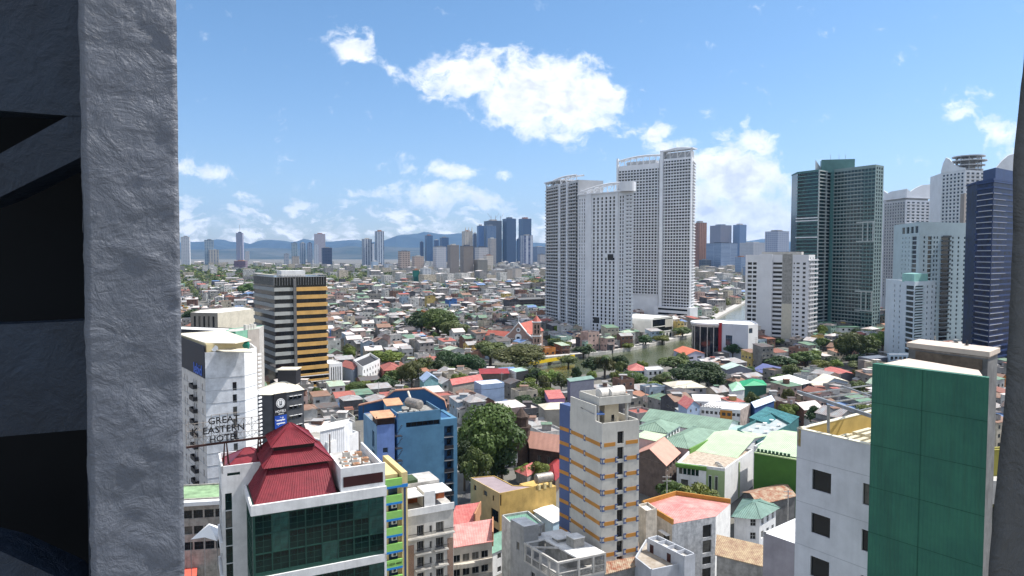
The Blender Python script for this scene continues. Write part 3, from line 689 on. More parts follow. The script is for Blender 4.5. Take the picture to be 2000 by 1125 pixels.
for r in range(14):
    zz = z - 7.6 - r * 2.95
    b = MB(); b.fbox(fl, fl.L - 11.6, fl.L - 7.6, .002, 1.0, zz - 2.1, zz - 1.95, CONCD); b.fbox(fl, fl.L - 11.6, fl.L - 7.6, .94, 1.0, zz - 1.95, zz - 1.05, BLACKM)
    for uu_ in (fl.L - 11.6, fl.L - 7.66): b.fbox(fl, uu_, uu_ + .06, .002, .94, zz - 1.95, zz - 1.05, BLACKM)
    b.build('balcony', hw)
b = MB()
for r in range(15):
    zz = z - 6.1 - r * 2.95
    for f_ in (fl, fm, Fr(A2, A3)): b.fbox(f_, 0, f_.L, .001, .07, zz - .06, zz, M('joint_line', (.36, .37, .38), .9, .1))
b.build('floor_joint', hw)
b = MB()
for r in range(40):
    f_ = Fr(A3, A3 + (A3 - A2).normalized() * 3)
    b.fbox(f_, .2, 1.4, .02, .3, z - 2 - r * .98, z - 1.55 - r * .98, WHITEC)
b.build('ladder_fins', hw)
NAVY = M('navy_black_panel', (.010, .014, .03), .5, .15)
b = MB(); b.fbox(fl, 0, fl.L + .02, .003, .2, z - 6.0, z + 1.6, NAVY); b.build('sign_panel', hw)
BLUE = M('blue_letters', (.04, .14, .62), .4, .1)
text(hw, 'lebid', fl.P(fl.L - 5.6, .3, z - 5.7), fl.ang, 3.6, BLUE, 'lettering', .05, sx=1.12)
b = MB(); b.prism([fl.p(0, -.5), fl.p(fl.L - .5, -.5), fl.p(fl.L - .5, -9), fl.p(0, -9)], z, z + 1.9, M('cream_panel', (.62, .52, .30), .7, .1)); b.prism([fl.p(-1, 0), fl.p(fl.L - 2, -.6), fl.p(fl.L + 3, -6), fl.p(fl.L - 1, -11), fl.p(-1, -12)], z + 1.9, z + 2.1, ROOFBEIGE)
b.prism([fl.p(fl.L - 3, -2), fl.p(fl.L + 4, -3.2), fl.p(fl.L + 9, -8), fl.p(fl.L + 2, -9)], z + .3, z + .5, ROOFBEIGE); b.build('roof_canopy', hw)
GREENT = M('green_tank', (.02, .22, .15), .4, .2)
c = A2 + (A3 - A2) * .1 + Vector((-.7, 1.8))
tank('rooftop_drum', 'small green drum with white mouth on the white hotel roof corner', (c.x - .8, c.y, z + .9), (c.x + .7, c.y + .3, z + .9), .9, GREENT, 0, 'drum')
c = A1 + Vector((1.6, 2)); dsh = thing('satellite_dish', 'white satellite dish at the white hotel roof edge', 'satellite dish', c.x, c.y, z)
b = MB(); b.tube((c.x, c.y, z - 1), (c.x, c.y, z + .6), .06, STEEL, 6); b.build('mast', dsh); b = MB(); b.tube((c.x, c.y - .1, z + .7), (c.x + .05, c.y - .35, z + .8), .3, WHITEC, 16, .75); b.build('reflector', dsh)

# ---- dark hotel with round logo
q, z = rp([(480, 771), (530, 771), (593, 761)], 215, 1)
D0, D1, D2 = q; poly = [D0, D1, D2, D2 + Vector((-8, 15)), D0 + Vector((2, 20))]
dh = start('dark_hotel', 'charcoal hotel with round white logo over a blue banner and pale hipped roof', 'hotel', poly); lm('the charcoal hotel', 550, 800)
DG = M('charcoal_wall', (.075, .08, .09), .8, .2, .4, .2)
f1 = Fr(D1, D2); h1 = wg(f1.L - 6, 3, 1.1, 1.0, z, 7, 3.15, .3, 1.6); h1 = [(a + 5.6, c + 5.6, e, g) for a, c, e, g in h1]
body(dh, poly, 0, z, DG, ROOFBEIGE, {1: h1}, .0, .3, .25, dict(nx=1, ny=1, glass=GLASS, frame=FRAMED))
b = MB(); C0 = cen(poly)
pk = Vector((D1.x + 2, D1.y + 11)); r1 = [Vector(p) + (Vector(p) - C0).normalized() * .4 for p in poly]
for i in range(5): b.face([(r1[i].x, r1[i].y, z + .02), (r1[(i + 1) % 5].x, r1[(i + 1) % 5].y, z + .02), (pk.x, pk.y, z + 3.2)], ROOFBEIGE)
b.build('hipped_roof', dh)
b = MB(); b.box(pk.x - 3, pk.x + 3, pk.y - 2, pk.y + 3, z + 1.5, z + 6.2, BLACKM); b.box(pk.x - 3.3, pk.x + 3.3, pk.y - 2.3, pk.y + 3.3, z + 6.2, z + 6.5, ROOFBEIGE); b.build('lift_house', dh)
b = MB(); b.fbox(f1, .6, 4.9, .01, .5, 2, z + .1, BLACKM); b.build('sign_pier', dh)
b = MB(); cc = f1.P(2.75, .52, z - 3.0); dn = Vector((f1.n.x, f1.n.y, 0)); b.tube(cc, Vector(cc) + dn * .12, 1.5, WHITEC, 28); b.build('logo', dh)
b = MB(); b.tube(Vector(cc) + dn * .13, Vector(cc) + dn * .16, 1.3, BLACKM, 28); b.tube(Vector(cc) + dn * .17, Vector(cc) + dn * .2, 1.16, WHITEC, 28)
b.fbox(f1, 2.35, 2.55, .73, .8, z - 3.3, z - 2.2, BLACKM); b.fbox(f1, 2.95, 3.15, .73, .8, z - 3.3, z - 2.2, BLACKM); b.fbox(f1, 2.35, 3.15, .73, .8, z - 3.6, z - 3.3, BLACKM); b.build('logo_mark', dh)
text(dh, 'HOTELS', f1.P(2.75, .56, z - 5.9), f1.ang, 1.0, WHITEC, 'lettering', .05, sx=1.0)
text(dh, 'MAKATI', f1.P(2.9, .56, z - 6.6), f1.ang, .5, WHITEC, 'lettering', .04, sx=1.0)
BAN = M('blue_banner', (.02, .08, .42), .5, .2); b = MB(); b.fbox(f1, .7, 4.8, .51, .57, z - 14, z - 6.9, BAN); b.build('banner', dh)
b = MB(); rr = random.Random(3)
for i in range(26): u = rr.uniform(.9, 4.5); zz = rr.uniform(z - 13.4, z - 7.2); b.fbox(f1, u, u + .22, .575, .6, zz, zz + .2, WHITEC)
for zz in (z - 8.6, z - 9.6): b.fbox(f1, 1.3, 4.2, .575, .6, zz, zz + .35, WHITEC)
b.fbox(f1, 1.5, 4.0, .575, .62, z - 12.8, z - 11.9, M('yellow_panel', (.7, .55, .05), .6, .1)); b.build('banner_print', dh)
b = MB()
for h in h1: b.fbox(f1, h[0] - .1, h[1] + .1, .002, .5, h[3] + .1, h[3] + .18, WHITE)
b.build('window_hood', dh)

# ---- orange and grey banded tower
Y0 = 335; phi = R(35); zt = P(537, 541, Y0).z
N0 = Vector((XP(537, Y0, 30), Y0)); dr = Vector((math.cos(phi), math.sin(phi))); dl = Vector((-dr.y, dr.x))
poly = [N0, N0 + dr * 26.5, N0 + dr * 26.5 + dl * 38, N0 + dl * 38]
ot = start('banded_office_tower', 'tall office tower banded in orange on the right and grey on the left', 'office tower', poly); lm('the orange banded tower', 566, 650)
ORG = M('orange_band', (.62, .37, .12), .6, .15, .2, .1); GRB = M('grey_band', (.42, .43, .41), .6, .15, .2, .1); GRD = M('shaded_grey_band', (.26, .275, .28), .6, .15)  # same grey bands: front lightened as sunlit, left side darkened as shaded
fr0, fr3 = Fr(poly[0], poly[1]), Fr(poly[3], poly[0])
b = MB(); b.prism(inset_poly(poly, .5), 0, zt - .1, M('tinted_curtain_glass', (.02, .025, .03), .1, .6, .12, spec=.6)); b.build('glass_core', ot)
fp = 3.95; nf = 0; zz = zt - 5.3; bands = []
while zz > 14:
    bo, bg, bs = MB(), MB(), MB()
    bo.fbox(fr0, 10.6, 26.5, -.55, .35, zz - 1.9, zz, ORG); bg.fbox(fr0, 0, 9.2, -.55, .1, zz - 1.75, zz, GRB); bs.fbox(fr3, 0, 38, -.55, .1, zz - 1.75, zz, GRD)
    bo.build('orange_spandrel', ot); bg.build('grey_spandrel', ot); bs.build('shaded_grey_spandrel', ot); zz -= fp
while zz > 1:
    bo = MB(); bo.fbox(fr0, 10.6, 26.5, -.55, .6, zz - .9, zz, ORG); bo.fbox(fr0, 10.6, 26.5, -.55, .65, zz - 1.3, zz - .9, WHITEC); bo.build('orange_spandrel', ot); zz -= 3.0
b = MB(); b.fbox(fr0, 9.2, 10.6, -.6, .7, 0, zt - 1, CONCD)
b.build('pier', ot)
b = MB(); ri = random.Random(5)
for fr_, Ln in ((fr0, 26.5), (fr3, 38)):
    u = .2
    while u < Ln: b.fbox(fr_, u, u + .06, -.5, -.42, 10, zt - .2, FRAMED); u += 2.2
b.build('mullion', ot)
b = MB()
for fr_, Ln in ((fr0, 26.5), (fr3, 38)):
    for u in [i * 1.3 for i in range(int(Ln / 1.3) + 1)]: b.fbox(fr_, u, u + .12, -.2, .0, zt - 4.2, zt + .9, STEEL)
    for hh in (-.1, .9): b.fbox(fr_, 0, Ln, -.3, .1, zt + hh - .12, zt + hh, CONCL)
b.build('crown_screen', ot)
b = MB()
for fr_, Ln in ((fr0, 26.5), (fr3, 38)): b.fbox(fr_, 0, Ln, -2.4, -.3, zt + .75, zt + .95, CONCL)
b.prism([poly[0] + dr * 6 + dl * 8, poly[0] + dr * 18 + dl * 8, poly[0] + dr * 18 + dl * 16, poly[0] + dr * 6 + dl * 16], zt, zt + 2.8, WHITE)
b.build('roof_deck', ot)
# podium wings
(a, n, r), zz = rp([(641, 710), (643, 712), (662, 705)], 352, 1)
pl = [n, n + dr * 7, n + dr * 7 + dl * 14, n + dl * 14]; pw = start('white_podium', 'white podium with tall narrow windows at the right foot of the orange tower', 'building', pl)
f_ = Fr(pl[0], pl[1]); body(pw, pl, 0, zz, WHITEC, ROOFW, {0: wg(7, 5, .55, 12, zz, 1, 12, .6, 1.5)}, .3, .3, .3, dict(ny=4, glass=GLASS, frame=FRAME))

# ---- beige cinema-like block and its green neighbour, left edge
(a, n, r), z = rp([(372, 612), (425, 613), (458, 606)], 385, 1)
n = Vector(n); poly = [Vector(a) , n, Vector(r) + Vector((10, 8)), Vector(r) + Vector((-6, 26)), Vector(a) + Vector((-4, 22))]
bb = start('taupe_block', 'taupe block with five tall slit windows behind the white hotel', 'building', poly)
f_ = Fr(poly[0], poly[1])
body(bb, poly, 0, z, M('taupe_wall', (.27, .25, .22), .85, .15, .3, .2), ROOFW, {0: wg(f_.L, 5, 1.3, 8.5, z, 1, 9, 1.2, 1.5)}, .5, .3, .4, dict(ny=5, glass=GLASS, frame=FRAMED), matof={1: M('cream_wall', (.62, .58, .48), .85, .15, .3, .2)})
(a, n, r), z = rp([(330, 643), (436, 648), (441, 646)], 300, 1)
poly = para(Vector(a) + Vector((0, 0)), n, Vector(r) + Vector((.1, 3))); poly = [Vector(a), n, n + Vector((1, 12)), Vector(a) + Vector((-1, 12))]
bb = start('black_arcade_block', 'low black block with white arched dormers behind the white hotel roof', 'building', poly)
body(bb, poly, 0, z, M('black_cladding', (.02, .022, .03), .6, .1), ROOFW, None, .3, .3)
f_ = Fr(poly[0], poly[1]); b = MB()
for k in range(6):
    u = f_.L - 3.6 - k * 2.9
    w_ = MB(); w_.fbox(f_, u, u + .3, .01, .35, z - 4.6, z - 1.9, WHITEC); w_.fbox(f_, u + 1.2, u + 1.5, .01, .35, z - 4.6, z - 1.9, WHITEC)
    for i in range(8):
        a0, a1 = math.pi * i / 8, math.pi * (i + 1) / 8
        w_.prism([f_.p(u + .75 - .75 * math.cos(a0), .35), f_.p(u + .75 - .75 * math.cos(a1), .35), f_.p(u + .75 - .75 * math.cos(a1), .01), f_.p(u + .75 - .75 * math.cos(a0), .01)], z - 1.9 + .7 * min(math.sin(a0), math.sin(a1)) - .1, z - 1.65 + .75 * max(math.sin(a0), math.sin(a1)), WHITEC)
    w_.fbox(f_, u + .3, u + 1.2, .01, .1, z - 4.6, z - 2.0, GLASS); w_.build('arched_window', bb)
(a, n, r), z = rp([(440, 649), (460, 649), (506, 643)], 290, 1)
poly = [Vector(a), n, Vector(r), Vector(r) + Vector((-3, 14)), Vector(a) + Vector((-3, 12))]
bb = start('mint_green_block', 'mint green and grey block with rooftop boxes between the hotel and banded tower', 'building', poly)
f_ = Fr(poly[1], poly[2])
body(bb, poly, 0, z, M('mint_wall', (.22, .46, .33), .85, .12, .3, .2), CONCL, {0: wg(Fr(poly[0], poly[1]).L, 1, 1.2, 1.6, z, 3, 3.4, .5, 2.6), 1: [(f_.L * .52, f_.L * .52 + 1.2, z - 4.4 - 3.4 * k, z - 2.6 - 3.4 * k) for k in range(3)]}, .3, .3, .25, dict(glass=GLASS, frame=FRAMED), matof={0: M('deep_mint_wall', (.09, .30, .19), .85, .12, .3, .2), 2: CONCL})
b = MB(); b.fbox(f_, f_.L * .5, f_.L, .003, .12, 0, z + .3, M('greige_panel', (.42, .38, .34), .85, .15, .3, .2)); b.build('grey_panel', bb)
for k in range(4):
    b = MB(); b.fbox(f_, f_.L * .45 + k * 1.6, f_.L * .45 + 1.3 + k * 1.6, -1.6, -.4, z, z + 2.6 - .3 * (k % 2), AC_M); b.build('rooftop_box', bb)

# ---- low green roofed building, tent and red canopy at far left
(a, n, r), z = rp([(330, 968), (352, 968), (440, 962)], 138, 1)
poly = [Vector(a), Vector(a) + (Vector(r) - Vector(a)), Vector(r) + Vector((-3, 9)), Vector(a) + Vector((-3, 9))]
gl = start('green_roofed_block', 'stained concrete block under a faded green flat roof left of the pagoda hotel', 'building', poly)
f_ = Fr(poly[0], poly[1]); hs = []
for r_ in range(3):
    for c in range(int(f_.L / 2.1)): hs.append((.4 + c * 2.1, 2.2 + c * 2.1, z - 5.0 - r_ * 3.3, z - 3.3 - r_ * 3.3))
body(gl, poly, 0, z - 1.2, M('stained_concrete', (.40, .38, .34), .9, .3, .8, .85, .2), M('faded_green_roof', (.28, .42, .24), .8, .35, .4), {0: hs}, .3, .3, .35, dict(nx=2, ny=2, glass=GLASS, frame=FRAMED))
b = MB(); b.fbox(f_, 0, f_.L, .01, 1.3, z - 2.0, z - 1.2, WHITEC); b.build('eave', gl)
q = P(408, 1032, 122); tent = thing('white_tent', 'white peaked fabric canopy beside the green glass wing', 'tent', q.x, q.y, q.z - 3)
b = MB(); TENT = M('tent_fabric', (.8, .8, .8), .8, .05)
cs = [Vector((q.x + dx, q.y + dy)) for dx, dy in ((-2.6, -1.5), (2.4, -2.2), (3.0, 2.6), (-2.2, 3))]
for i in range(4):
    a_, c_ = cs[i], cs[(i + 1) % 4]; m_ = (a_ + c_) / 2; m_ = m_ + (Vector((q.x, q.y)) - m_) * .16
    b.face([(a_.x, a_.y, q.z - 1.4), (m_.x, m_.y, q.z - 1.0), (q.x, q.y, q.z + .9)], TENT); b.face([(m_.x, m_.y, q.z - 1.0), (c_.x, c_.y, q.z - 1.4), (q.x, q.y, q.z + .9)], TENT)
b.build('canopy', tent); b = MB()
for c_ in cs: b.tube((c_.x, c_.y, 0), (c_.x, c_.y, q.z - 1.4), .06, STEEL, 6)
b.build('pole', tent)
q = [G(352, 1128, 6), G(352, 1089, 6), G(387, 1086, 6), G(392, 1126, 6)]
rc = thing('red_canopy', 'flat coral red shop canopy at the foot of the grey pillar', 'canopy', q[0].x, q[0].y); b = MB()
b.prism([q[0].xy + Vector((-4, -2)), q[3].xy + Vector((0, -2)), q[2].xy, q[1].xy + Vector((-4, 0))], 5.9, 6, M('coral_sheet', (.75, .13, .09), .5, .1)); b.build('cover', rc)
b = MB()
for p in q: b.tube((p.x, p.y, 0), (p.x, p.y, 5.9), .08, STEEL, 6)
b.build('post', rc)
# ================================================================== middle distance, left and centre
YEL = M('ochre_wall', (.60, .40, .13), .85, .2, .35, .35, .2)
def simple(name, label, cat, pts, Y, wall, roof, kind='flat', rise=1.5, w0=None, w3=None, group=None, parapet=.3, over=.4, z0=0, matof=None, glass=None, frame=None, lmk=None, fullp=None, win=None, margin=True):
    """a building from three roof corners read off the photograph: left, near, right"""
    q, z = rp(pts[:3] if not fullp else pts, Y, 1)
    poly = para(*q) if not fullp else [q[i] for i in fullp]
    r = start(name, label, cat, poly, group, margin)
    hs = {}
    if w0: hs[0] = wg(Fr(poly[0], poly[1]).L, w0[0], w0[1], w0[2], z, w0[3], w0[4], w0[5] if len(w0) > 5 else .6, w0[6] if len(w0) > 6 else .7)
    if w3: hs[len(poly) - 1] = wg(Fr(poly[-1], poly[0]).L, w3[0], w3[1], w3[2], z, w3[3], w3[4], w3[5] if len(w3) > 5 else .6, w3[6] if len(w3) > 6 else .7)
    kw = dict(nx=2, ny=1, glass=glass or GLASS, frame=frame or FRAME); kw.update(win or {})
    if kind == 'flat': body(r, poly, z0, z, wall, roof, hs, parapet, .25, .15, kw, matof=matof)
    else:
        body(r, poly, z0, z, wall, CONCL, hs, 0, .25, .15, kw, matof=matof)
        b = MB()
        if kind == 'hip': hip(b, poly, z + .02, z + rise, roof, .3, over)
        elif kind == 'gable': gable(b, poly, z + .02, z + rise, roof, over, wall)
        elif kind == 'gable2': gable(b, poly, z + .02, z + rise, roof, over, wall, along=False)
        elif kind == 'shed':
            c = cen(poly); e = [Vector(p) + (Vector(p) - c).normalized() * over for p in poly]
            hz = [z + .05, z + .05, z + rise, z + rise]
            b.hexa([(e[i].x, e[i].y, hz[i]) for i in range(4)], [(e[i].x, e[i].y, hz[i] + .15) for i in range(4)], roof)
            wb = MB(); wb.hexa([(p[0], p[1], z) for p in poly], [(poly[i][0], poly[i][1], hz[i]) for i in range(4)], wall); wb.build('gable_wall', r)
        b.build('pitched_roof', r)
    if lmk: lm(lmk, *pts[1])
    return r, poly, z

# ---- blue building
BLU = M('mid_blue_wall', (.095, .23, .36), .8, .16, .25, .18, .15); BLD = M('navy_blue_wall', (.03, .10, .22), .8, .15, .3, .1); BLG = M('grey_blue_wall', (.13, .24, .36), .8, .15, .3, .2); BLP = M('periwinkle_wall', (.16, .26, .55), .8, .15, .3, .2)
(a, n, r), z = rp([(770, 806), (776, 808), (857, 800)], 168, 1)
n = Vector(n); d1 = (Vector(r) - n).normalized(); d2 = Vector((-d1.y, d1.x)); BW = 15.6
def BB(u, v): return n + d1 * u + d2 * v
bl = thing('blue_building', 'big blue building with a blank front wall and fire escapes beside the large tree', 'building', *BB(7, 7), 0); lm('the big blue building', 800, 870); take([BB(-10, 0), BB(BW, 0), BB(BW, 22), BB(-12, 22)])
poly = [BB(0, 0), BB(11.2, 0), BB(11.2, 12), BB(0, 12)]
f_ = Fr(poly[0], poly[1]); hs = {0: [(2.2, 11.0, z - 3.8, z - 2.5)]}
body(bl, poly, 0, z - 1.0, BLU, CONC, hs, 1.0, .25, .8, dict(nx=6, ny=1, glass=GLASS, frame=BLD), capm=BLG)
poly = [BB(11.2, 0), BB(12.1, 0), BB(12.1, 12), BB(11.2, 12)]; b = MB(); b.prism(poly, 0, z - 2.6, BLU)
b.prism([BB(14.6, 0), BB(BW, 0), BB(BW, 12), BB(14.6, 12)], 0, z - 2.6, BLU); b.prism([BB(12.1, 1.6), BB(14.6, 1.6), BB(14.6, 12), BB(12.1, 12)], 0, z - 2.8, BLD); b.prism([BB(12.1, 0), BB(14.6, 0), BB(14.6, 1.6), BB(12.1, 1.6)], z - 4.4, z - 2.6, BLU); b.build('stair_bay', bl)
f_ = Fr(BB(12.1, 0), BB(14.6, 0))
for k in range(9):
    zz = z - 7.4 - 3 * k
    if zz < 1: break
    b = MB(); b.fbox(f_, .02, 2.48, -1.55, .15, zz, zz + .14, STEEL)
    for i in range(9): b.fbox(f_, .3 + i * .2, .5 + i * .2, -1.1, -.5, zz + .14 + i * .3, zz + .2 + i * .3, BLACKM)
    b.fbox(f_, .02, 2.48, .1, .14, zz + .14, zz + 1.0, BLACKM) if k % 2 else None
    b.build('fire_escape', bl)
    w_ = MB(); w_.fbox(f_, 1.3, 2.3, -1.59, -1.56, zz + .8, zz + 2.2, GLASS); w_.build('window', bl)
# left wing: near corner at px 736
(a, m_, r), zw = rp([(715, 824), (736, 832), (761, 830)], 160, 1)
m_ = Vector(m_); lw_ = [m_, m_ + d1 * 4.2, m_ + d1 * 4.2 + d2 * 14, m_ + d2 * 14]
h3 = [(14 - 3.4, 14 - 1.0, zw - 13, zw - 2.2)]; h0 = [(1.4, 2.6, zw - 3.6 - 3 * k, zw - 2.4 - 3 * k) for k in range(1, 8)]
body(bl, lw_, 0, zw, BLP, CONC, {0: h0, 3: [(9.0, 11.4, zw - 6, zw - 2.0), (9.0, 11.4, zw - 11, zw - 6.6)]}, .1, .2, .4, dict(nx=1, ny=1, glass=GLASSB, frame=BLG), matof={3: BLG}, name='wing_wall')
b = MB(); c0, c1, c2, c3 = lw_
for p in (c0, c1, c3): b.tube((p[0], p[1], zw), (p[0], p[1], zw + 2.2), .12, BLACKM, 5)
b.prism([c0 + d1 * .2 + d2 * .3, c1, c1 + d2 * 5, c0 + d1 * .2 + d2 * 5], zw, zw + 1.6, TIMB)
b.hexa([(*(c0 - d1 * .4 - d2 * .4), zw + 1.7), (*(c1 + d1 * .3 - d2 * .4), zw + 1.7), (*(c1 + d1 * .3 + d2 * 5.5), zw + 2.2), (*(c0 - d1 * .4 + d2 * 5.5), zw + 2.2)], [(*(c0 - d1 * .4 - d2 * .4), zw + 1.85), (*(c1 + d1 * .3 - d2 * .4), zw + 1.85), (*(c1 + d1 * .3 + d2 * 5.5), zw + 2.35), (*(c0 - d1 * .4 + d2 * 5.5), zw + 2.35)], M('tan_roof_sheet', (.60, .33, .19), .7, .25, .4, corr=.3))
b.build('terrace_roof', bl)
f_ = Fr(lw_[1], BB(0, 3)); 
for k in range(9):
    zz = zw - 3.2 - 3 * k
    b = MB(); q0 = m_ + d1 * 4.2; 
    b.prism([q0, q0 + d1 * 2.0, q0 + d1 * 2.0 + d2 * 1.6, q0 + d2 * 1.6], zz, zz + .12, BLACKM)
    for i in range(9): c_ = q0 + d1 * (.2 + i * .2); b.prism([c_, c_ + d1 * .2, c_ + d1 * .2 + d2 * .8, c_ + d2 * .8], zz + .12 + i * .3, zz + .2 + i * .3, BLACKM)
    b.build('fire_escape', bl)
b = MB(); q0 = m_ + d1 * 4.21 + d2 * 2.6; b.prism([q0, BB(-.02, 2.2), BB(-.02, 12), q0 + d2 * 10], 0, zw - .5, BLP); b.build('link_wall', bl)
# gabled screen wall behind the deck
gp = [(700, 793), (745, 783), (771, 764), (829, 760), (868, 783), (872, 797)]
Yg = 181; b = MB(); P0 = [P(px, py, Yg + (px - 780) * .04) for px, py in gp]
bot = zw - 3
for q0, q1 in zip(P0[:-1], P0[1:]):
    b.hexa([(q0.x, q0.y, bot), (q1.x, q1.y, bot), (q1.x, q1.y + .5, bot), (q0.x, q0.y + .5, bot)], [(q0.x, q0.y, q0.z), (q1.x, q1.y, q1.z), (q1.x, q1.y + .5, q1.z), (q0.x, q0.y + .5, q0.z)], BLD)
b.build('gable_screen', bl)
b = MB()
for q0, q1 in zip(P0[:-1], P0[1:]): b.hexa([(q0.x, q0.y - .3, q0.z + .01), (q1.x, q1.y - .3, q1.z + .01), (q1.x, q1.y + 1.2, q1.z + .01), (q0.x, q0.y + 1.2, q0.z + .01)], [(q0.x, q0.y - .3, q0.z + .3), (q1.x, q1.y - .3, q1.z + .3), (q1.x, q1.y + 1.2, q1.z + .3), (q0.x, q0.y + 1.2, q0.z + .3)], M('terracotta_coping', (.42, .22, .15), .8, .2))
b.build('coping', bl)
b = MB(); q0 = P(797, 765, 180); q1 = P(803, 782, 176); b.tube(q0, q1, .3, M('cream_duct', (.6, .55, .46), .7, .2), 8); b.build('duct', bl)
b = MB(); q0 = BB(-1.5, 7); hz = z + 2.3
b.hexa([(*BB(-1.2, 6), z + .7), (*BB(3.2, 6), z + .7), (*BB(3.2, 10), z + 1.7), (*BB(-1.2, 10), z + 1.7)], [(*BB(-1.2, 6), z + .85), (*BB(3.2, 6), z + .85), (*BB(3.2, 10), z + 1.85), (*BB(-1.2, 10), z + 1.85)], MATS['tan_roof_sheet'])
b.prism([BB(-.9, 6.3), BB(2.9, 6.3), BB(2.9, 9.6), BB(-.9, 9.6)], z - 1, z + .68, BLU); b.build('rooftop_shed', bl)
TANKM = M('weathered_steel_tank', (.38, .34, .30), .45, .3, 2.0, .4, metal=.35)
q0, q1 = BB(6.6, 3.0), BB(5.0, 7.5); tank('cylindrical_tank', 'large horizontal grey water tank on the blue building roof', (q0.x, q0.y, z + 1.0), (q1.x, q1.y, z + 1.0), 1.25, TANKM, .6)
b = MB(); b.prism([BB(7.2, 4), BB(11, 4), BB(11, 10), BB(7.2, 10)], z - 1.9, z - 1.7 + .9, CONC); b.build('rear_deck', bl)
for k, (u, v) in enumerate(((.8, 1.2), (2.0, 1.1), (3.6, 1.4), (5.0, 1.0))):
    b = MB(); b.prism([BB(u, v), BB(u + .8, v), BB(u + .8, v + .5), BB(u, v + .5)], z - 1, z + .1, AC_M); b.build('air_conditioner', bl)

# ---- narrow green and blue striped building
(a, n, r), z = rp([(750, 934), (753, 934), (781, 925)], 123, 1)
n = Vector(n); d1 = Vector((math.cos(R(27)), math.sin(R(27)))); d2 = Vector((-d1.y, d1.x)); fr_ = Fr(n, n + d1 * 3.2)
nb = start('striped_narrow_building', 'narrow building of lime green and blue balconies with a yellow pier', 'building', [n, n + d1 * 4.5, n + d1 * 4.5 + d2 * 12, n + d2 * 12]); lm('the narrow lime green building', 768, 1000)
LIME = M('lime_green_wall', (.24, .50, .13), .8, .12, .4, .15); SKYB = M('bright_blue_trim', (.02, .20, .55), .7, .1); CREAMY = M('cream_yellow_wall', (.62, .50, .25), .8, .12, .4, .2)
b = MB(); b.prism([n + d2 * .8, n + d1 * 3.0 + d2 * .8, n + d1 * 3.0 + d2 * 12, n + d2 * 12], 0, z - 1.2, CREAMY); b.build('wall', nb)
b = MB(); b.prism([n + d1 * 3.0 - d2 * .1, n + d1 * 4.1 - d2 * .1, n + d1 * 4.1 + d2 * 12, n + d1 * 3.0 + d2 * 12], 0, z + .6, CREAMY); b.build('pier', nb)
b = MB(); b.fbox(fr_, 3.35, 3.75, .101, .14, 2, z - 2.2, M('navy_strip', (.03, .06, .14), .5, .1)); b.fbox(fr_, 3.0, 4.12, .102, .2, z - 2.1, z - 1.5, SKYB); b.build('pier_trim', nb)
for k in range(10):
    zz = z - 1.45 - 3.0 * k
    if zz < 1: break
    b = MB(); b.fbox(fr_, -.1, 2.98, -.1, .35, zz - .1, zz + 1.2, LIME); b.fbox(fr_, -.12, 2.99, -.12, .38, zz - .5, zz - .1, SKYB); b.build('balcony', nb)
    b = MB(); b.fbox(fr_, .7, 2.4, -.79, -.72, zz - 2.6, zz - .7, GLASSB); b.build('window', nb)
    if k: ac_part(nb, fr_, 1.2, zz - 2.9 + 1.45, 1.0, -.75)
b = MB(); b.prism([n + d1 * .3 + d2 * 1, n + d1 * 2.6 + d2 * 1, n + d1 * 2.6 + d2 * 9, n + d1 * .3 + d2 * 9], z - 1.2, z + .2, CREAMY); b.prism([n - d1 * .1 + d2 * 1, n + d2 * 1 + d1 * .15, n + d2 * 12 + d1 * .15, n - d1 * .1 + d2 * 12], z - 1.2, z + 1.3, CREAMY); b.build('roof_parapet', nb)
text(nb, '1-2233 4000', fr_.P(1.4, .37, z - 1.45 - 3.0 * 5 + .35), fr_.ang, .55, BLK, 'lettering', .02)

# ---- white balcony apartment
(a, n, r), z = rp([(790, 985), (795, 985), (877, 967)], 127, 1)
n = Vector(n) ; n = Vector((XP(795, 127, 25), 127)); fr_ = Fr(n, n + d1 * 9.3)
wb = start('balcony_apartment', 'off white apartment block with black railed balconies and brick strips', 'apartment block', [n, n + d1 * 9.3, n + d1 * 9.3 + d2 * 12, n + d2 * 12]); lm('the black railed apartment block', 835, 1040)
z = P(873, 985, 131).z + 1.3
OFFW = M('off_white_wall', (.60, .58, .54), .85, .2, .5, .45); BRKS = M('brick_strip', (.34, .17, .11), .9, .25, .6, brick=(.25, .08, .012, (.4, .35, .3)))
hs = []
for k in range(7):
    zz = z - 4.3 - 3.05 * k
    hs += [(1.9, 3.3, zz - 2.1, zz), (4.4, 4.9, zz - 1.7, zz - .4), (5.7, 7.3, zz - 2.1, zz)]
body(wb, [n, n + d1 * 9.3, n + d1 * 9.3 + d2 * 12, n + d2 * 12], 0, z - 1.3, OFFW, CONCL, {0: hs}, .0, .3, .5, dict(nx=3, ny=1, glass=GLASS, frame=FRAME))
for k in range(7):
    zz = z - 4.3 - 3.05 * k - 2.1
    for (u0, u1) in (((-.1, 9.3),) if k == 0 else ((1.3, 4.4), (5.2, 8.0))):
        b = MB(); b.fbox(fr_, u0, u1, .001, .95, zz - .18, zz - .02, OFFW)
        b.build('balcony', wb); b = MB(); u = u0 + .05
        while u < u1: b.fbox(fr_, u, u + .05, .86, .9, zz - .02, zz + .9, BLACKM); u += .22
        b.fbox(fr_, u0, u1, .84, .92, zz + .9, zz + .97, BLACKM); b.build('railing', wb)
for u in (.1, 8.0):
    b = MB(); b.fbox(fr_, u, u + 1.15, .002, .12, 0, z - 7.8, BRKS); b.build('brick_strip', wb)
b = MB(); b.fbox(fr_, -.1, 9.4, .01, .25, z - 2.2, z - .9, WHITE); b.build('parapet_band', wb)
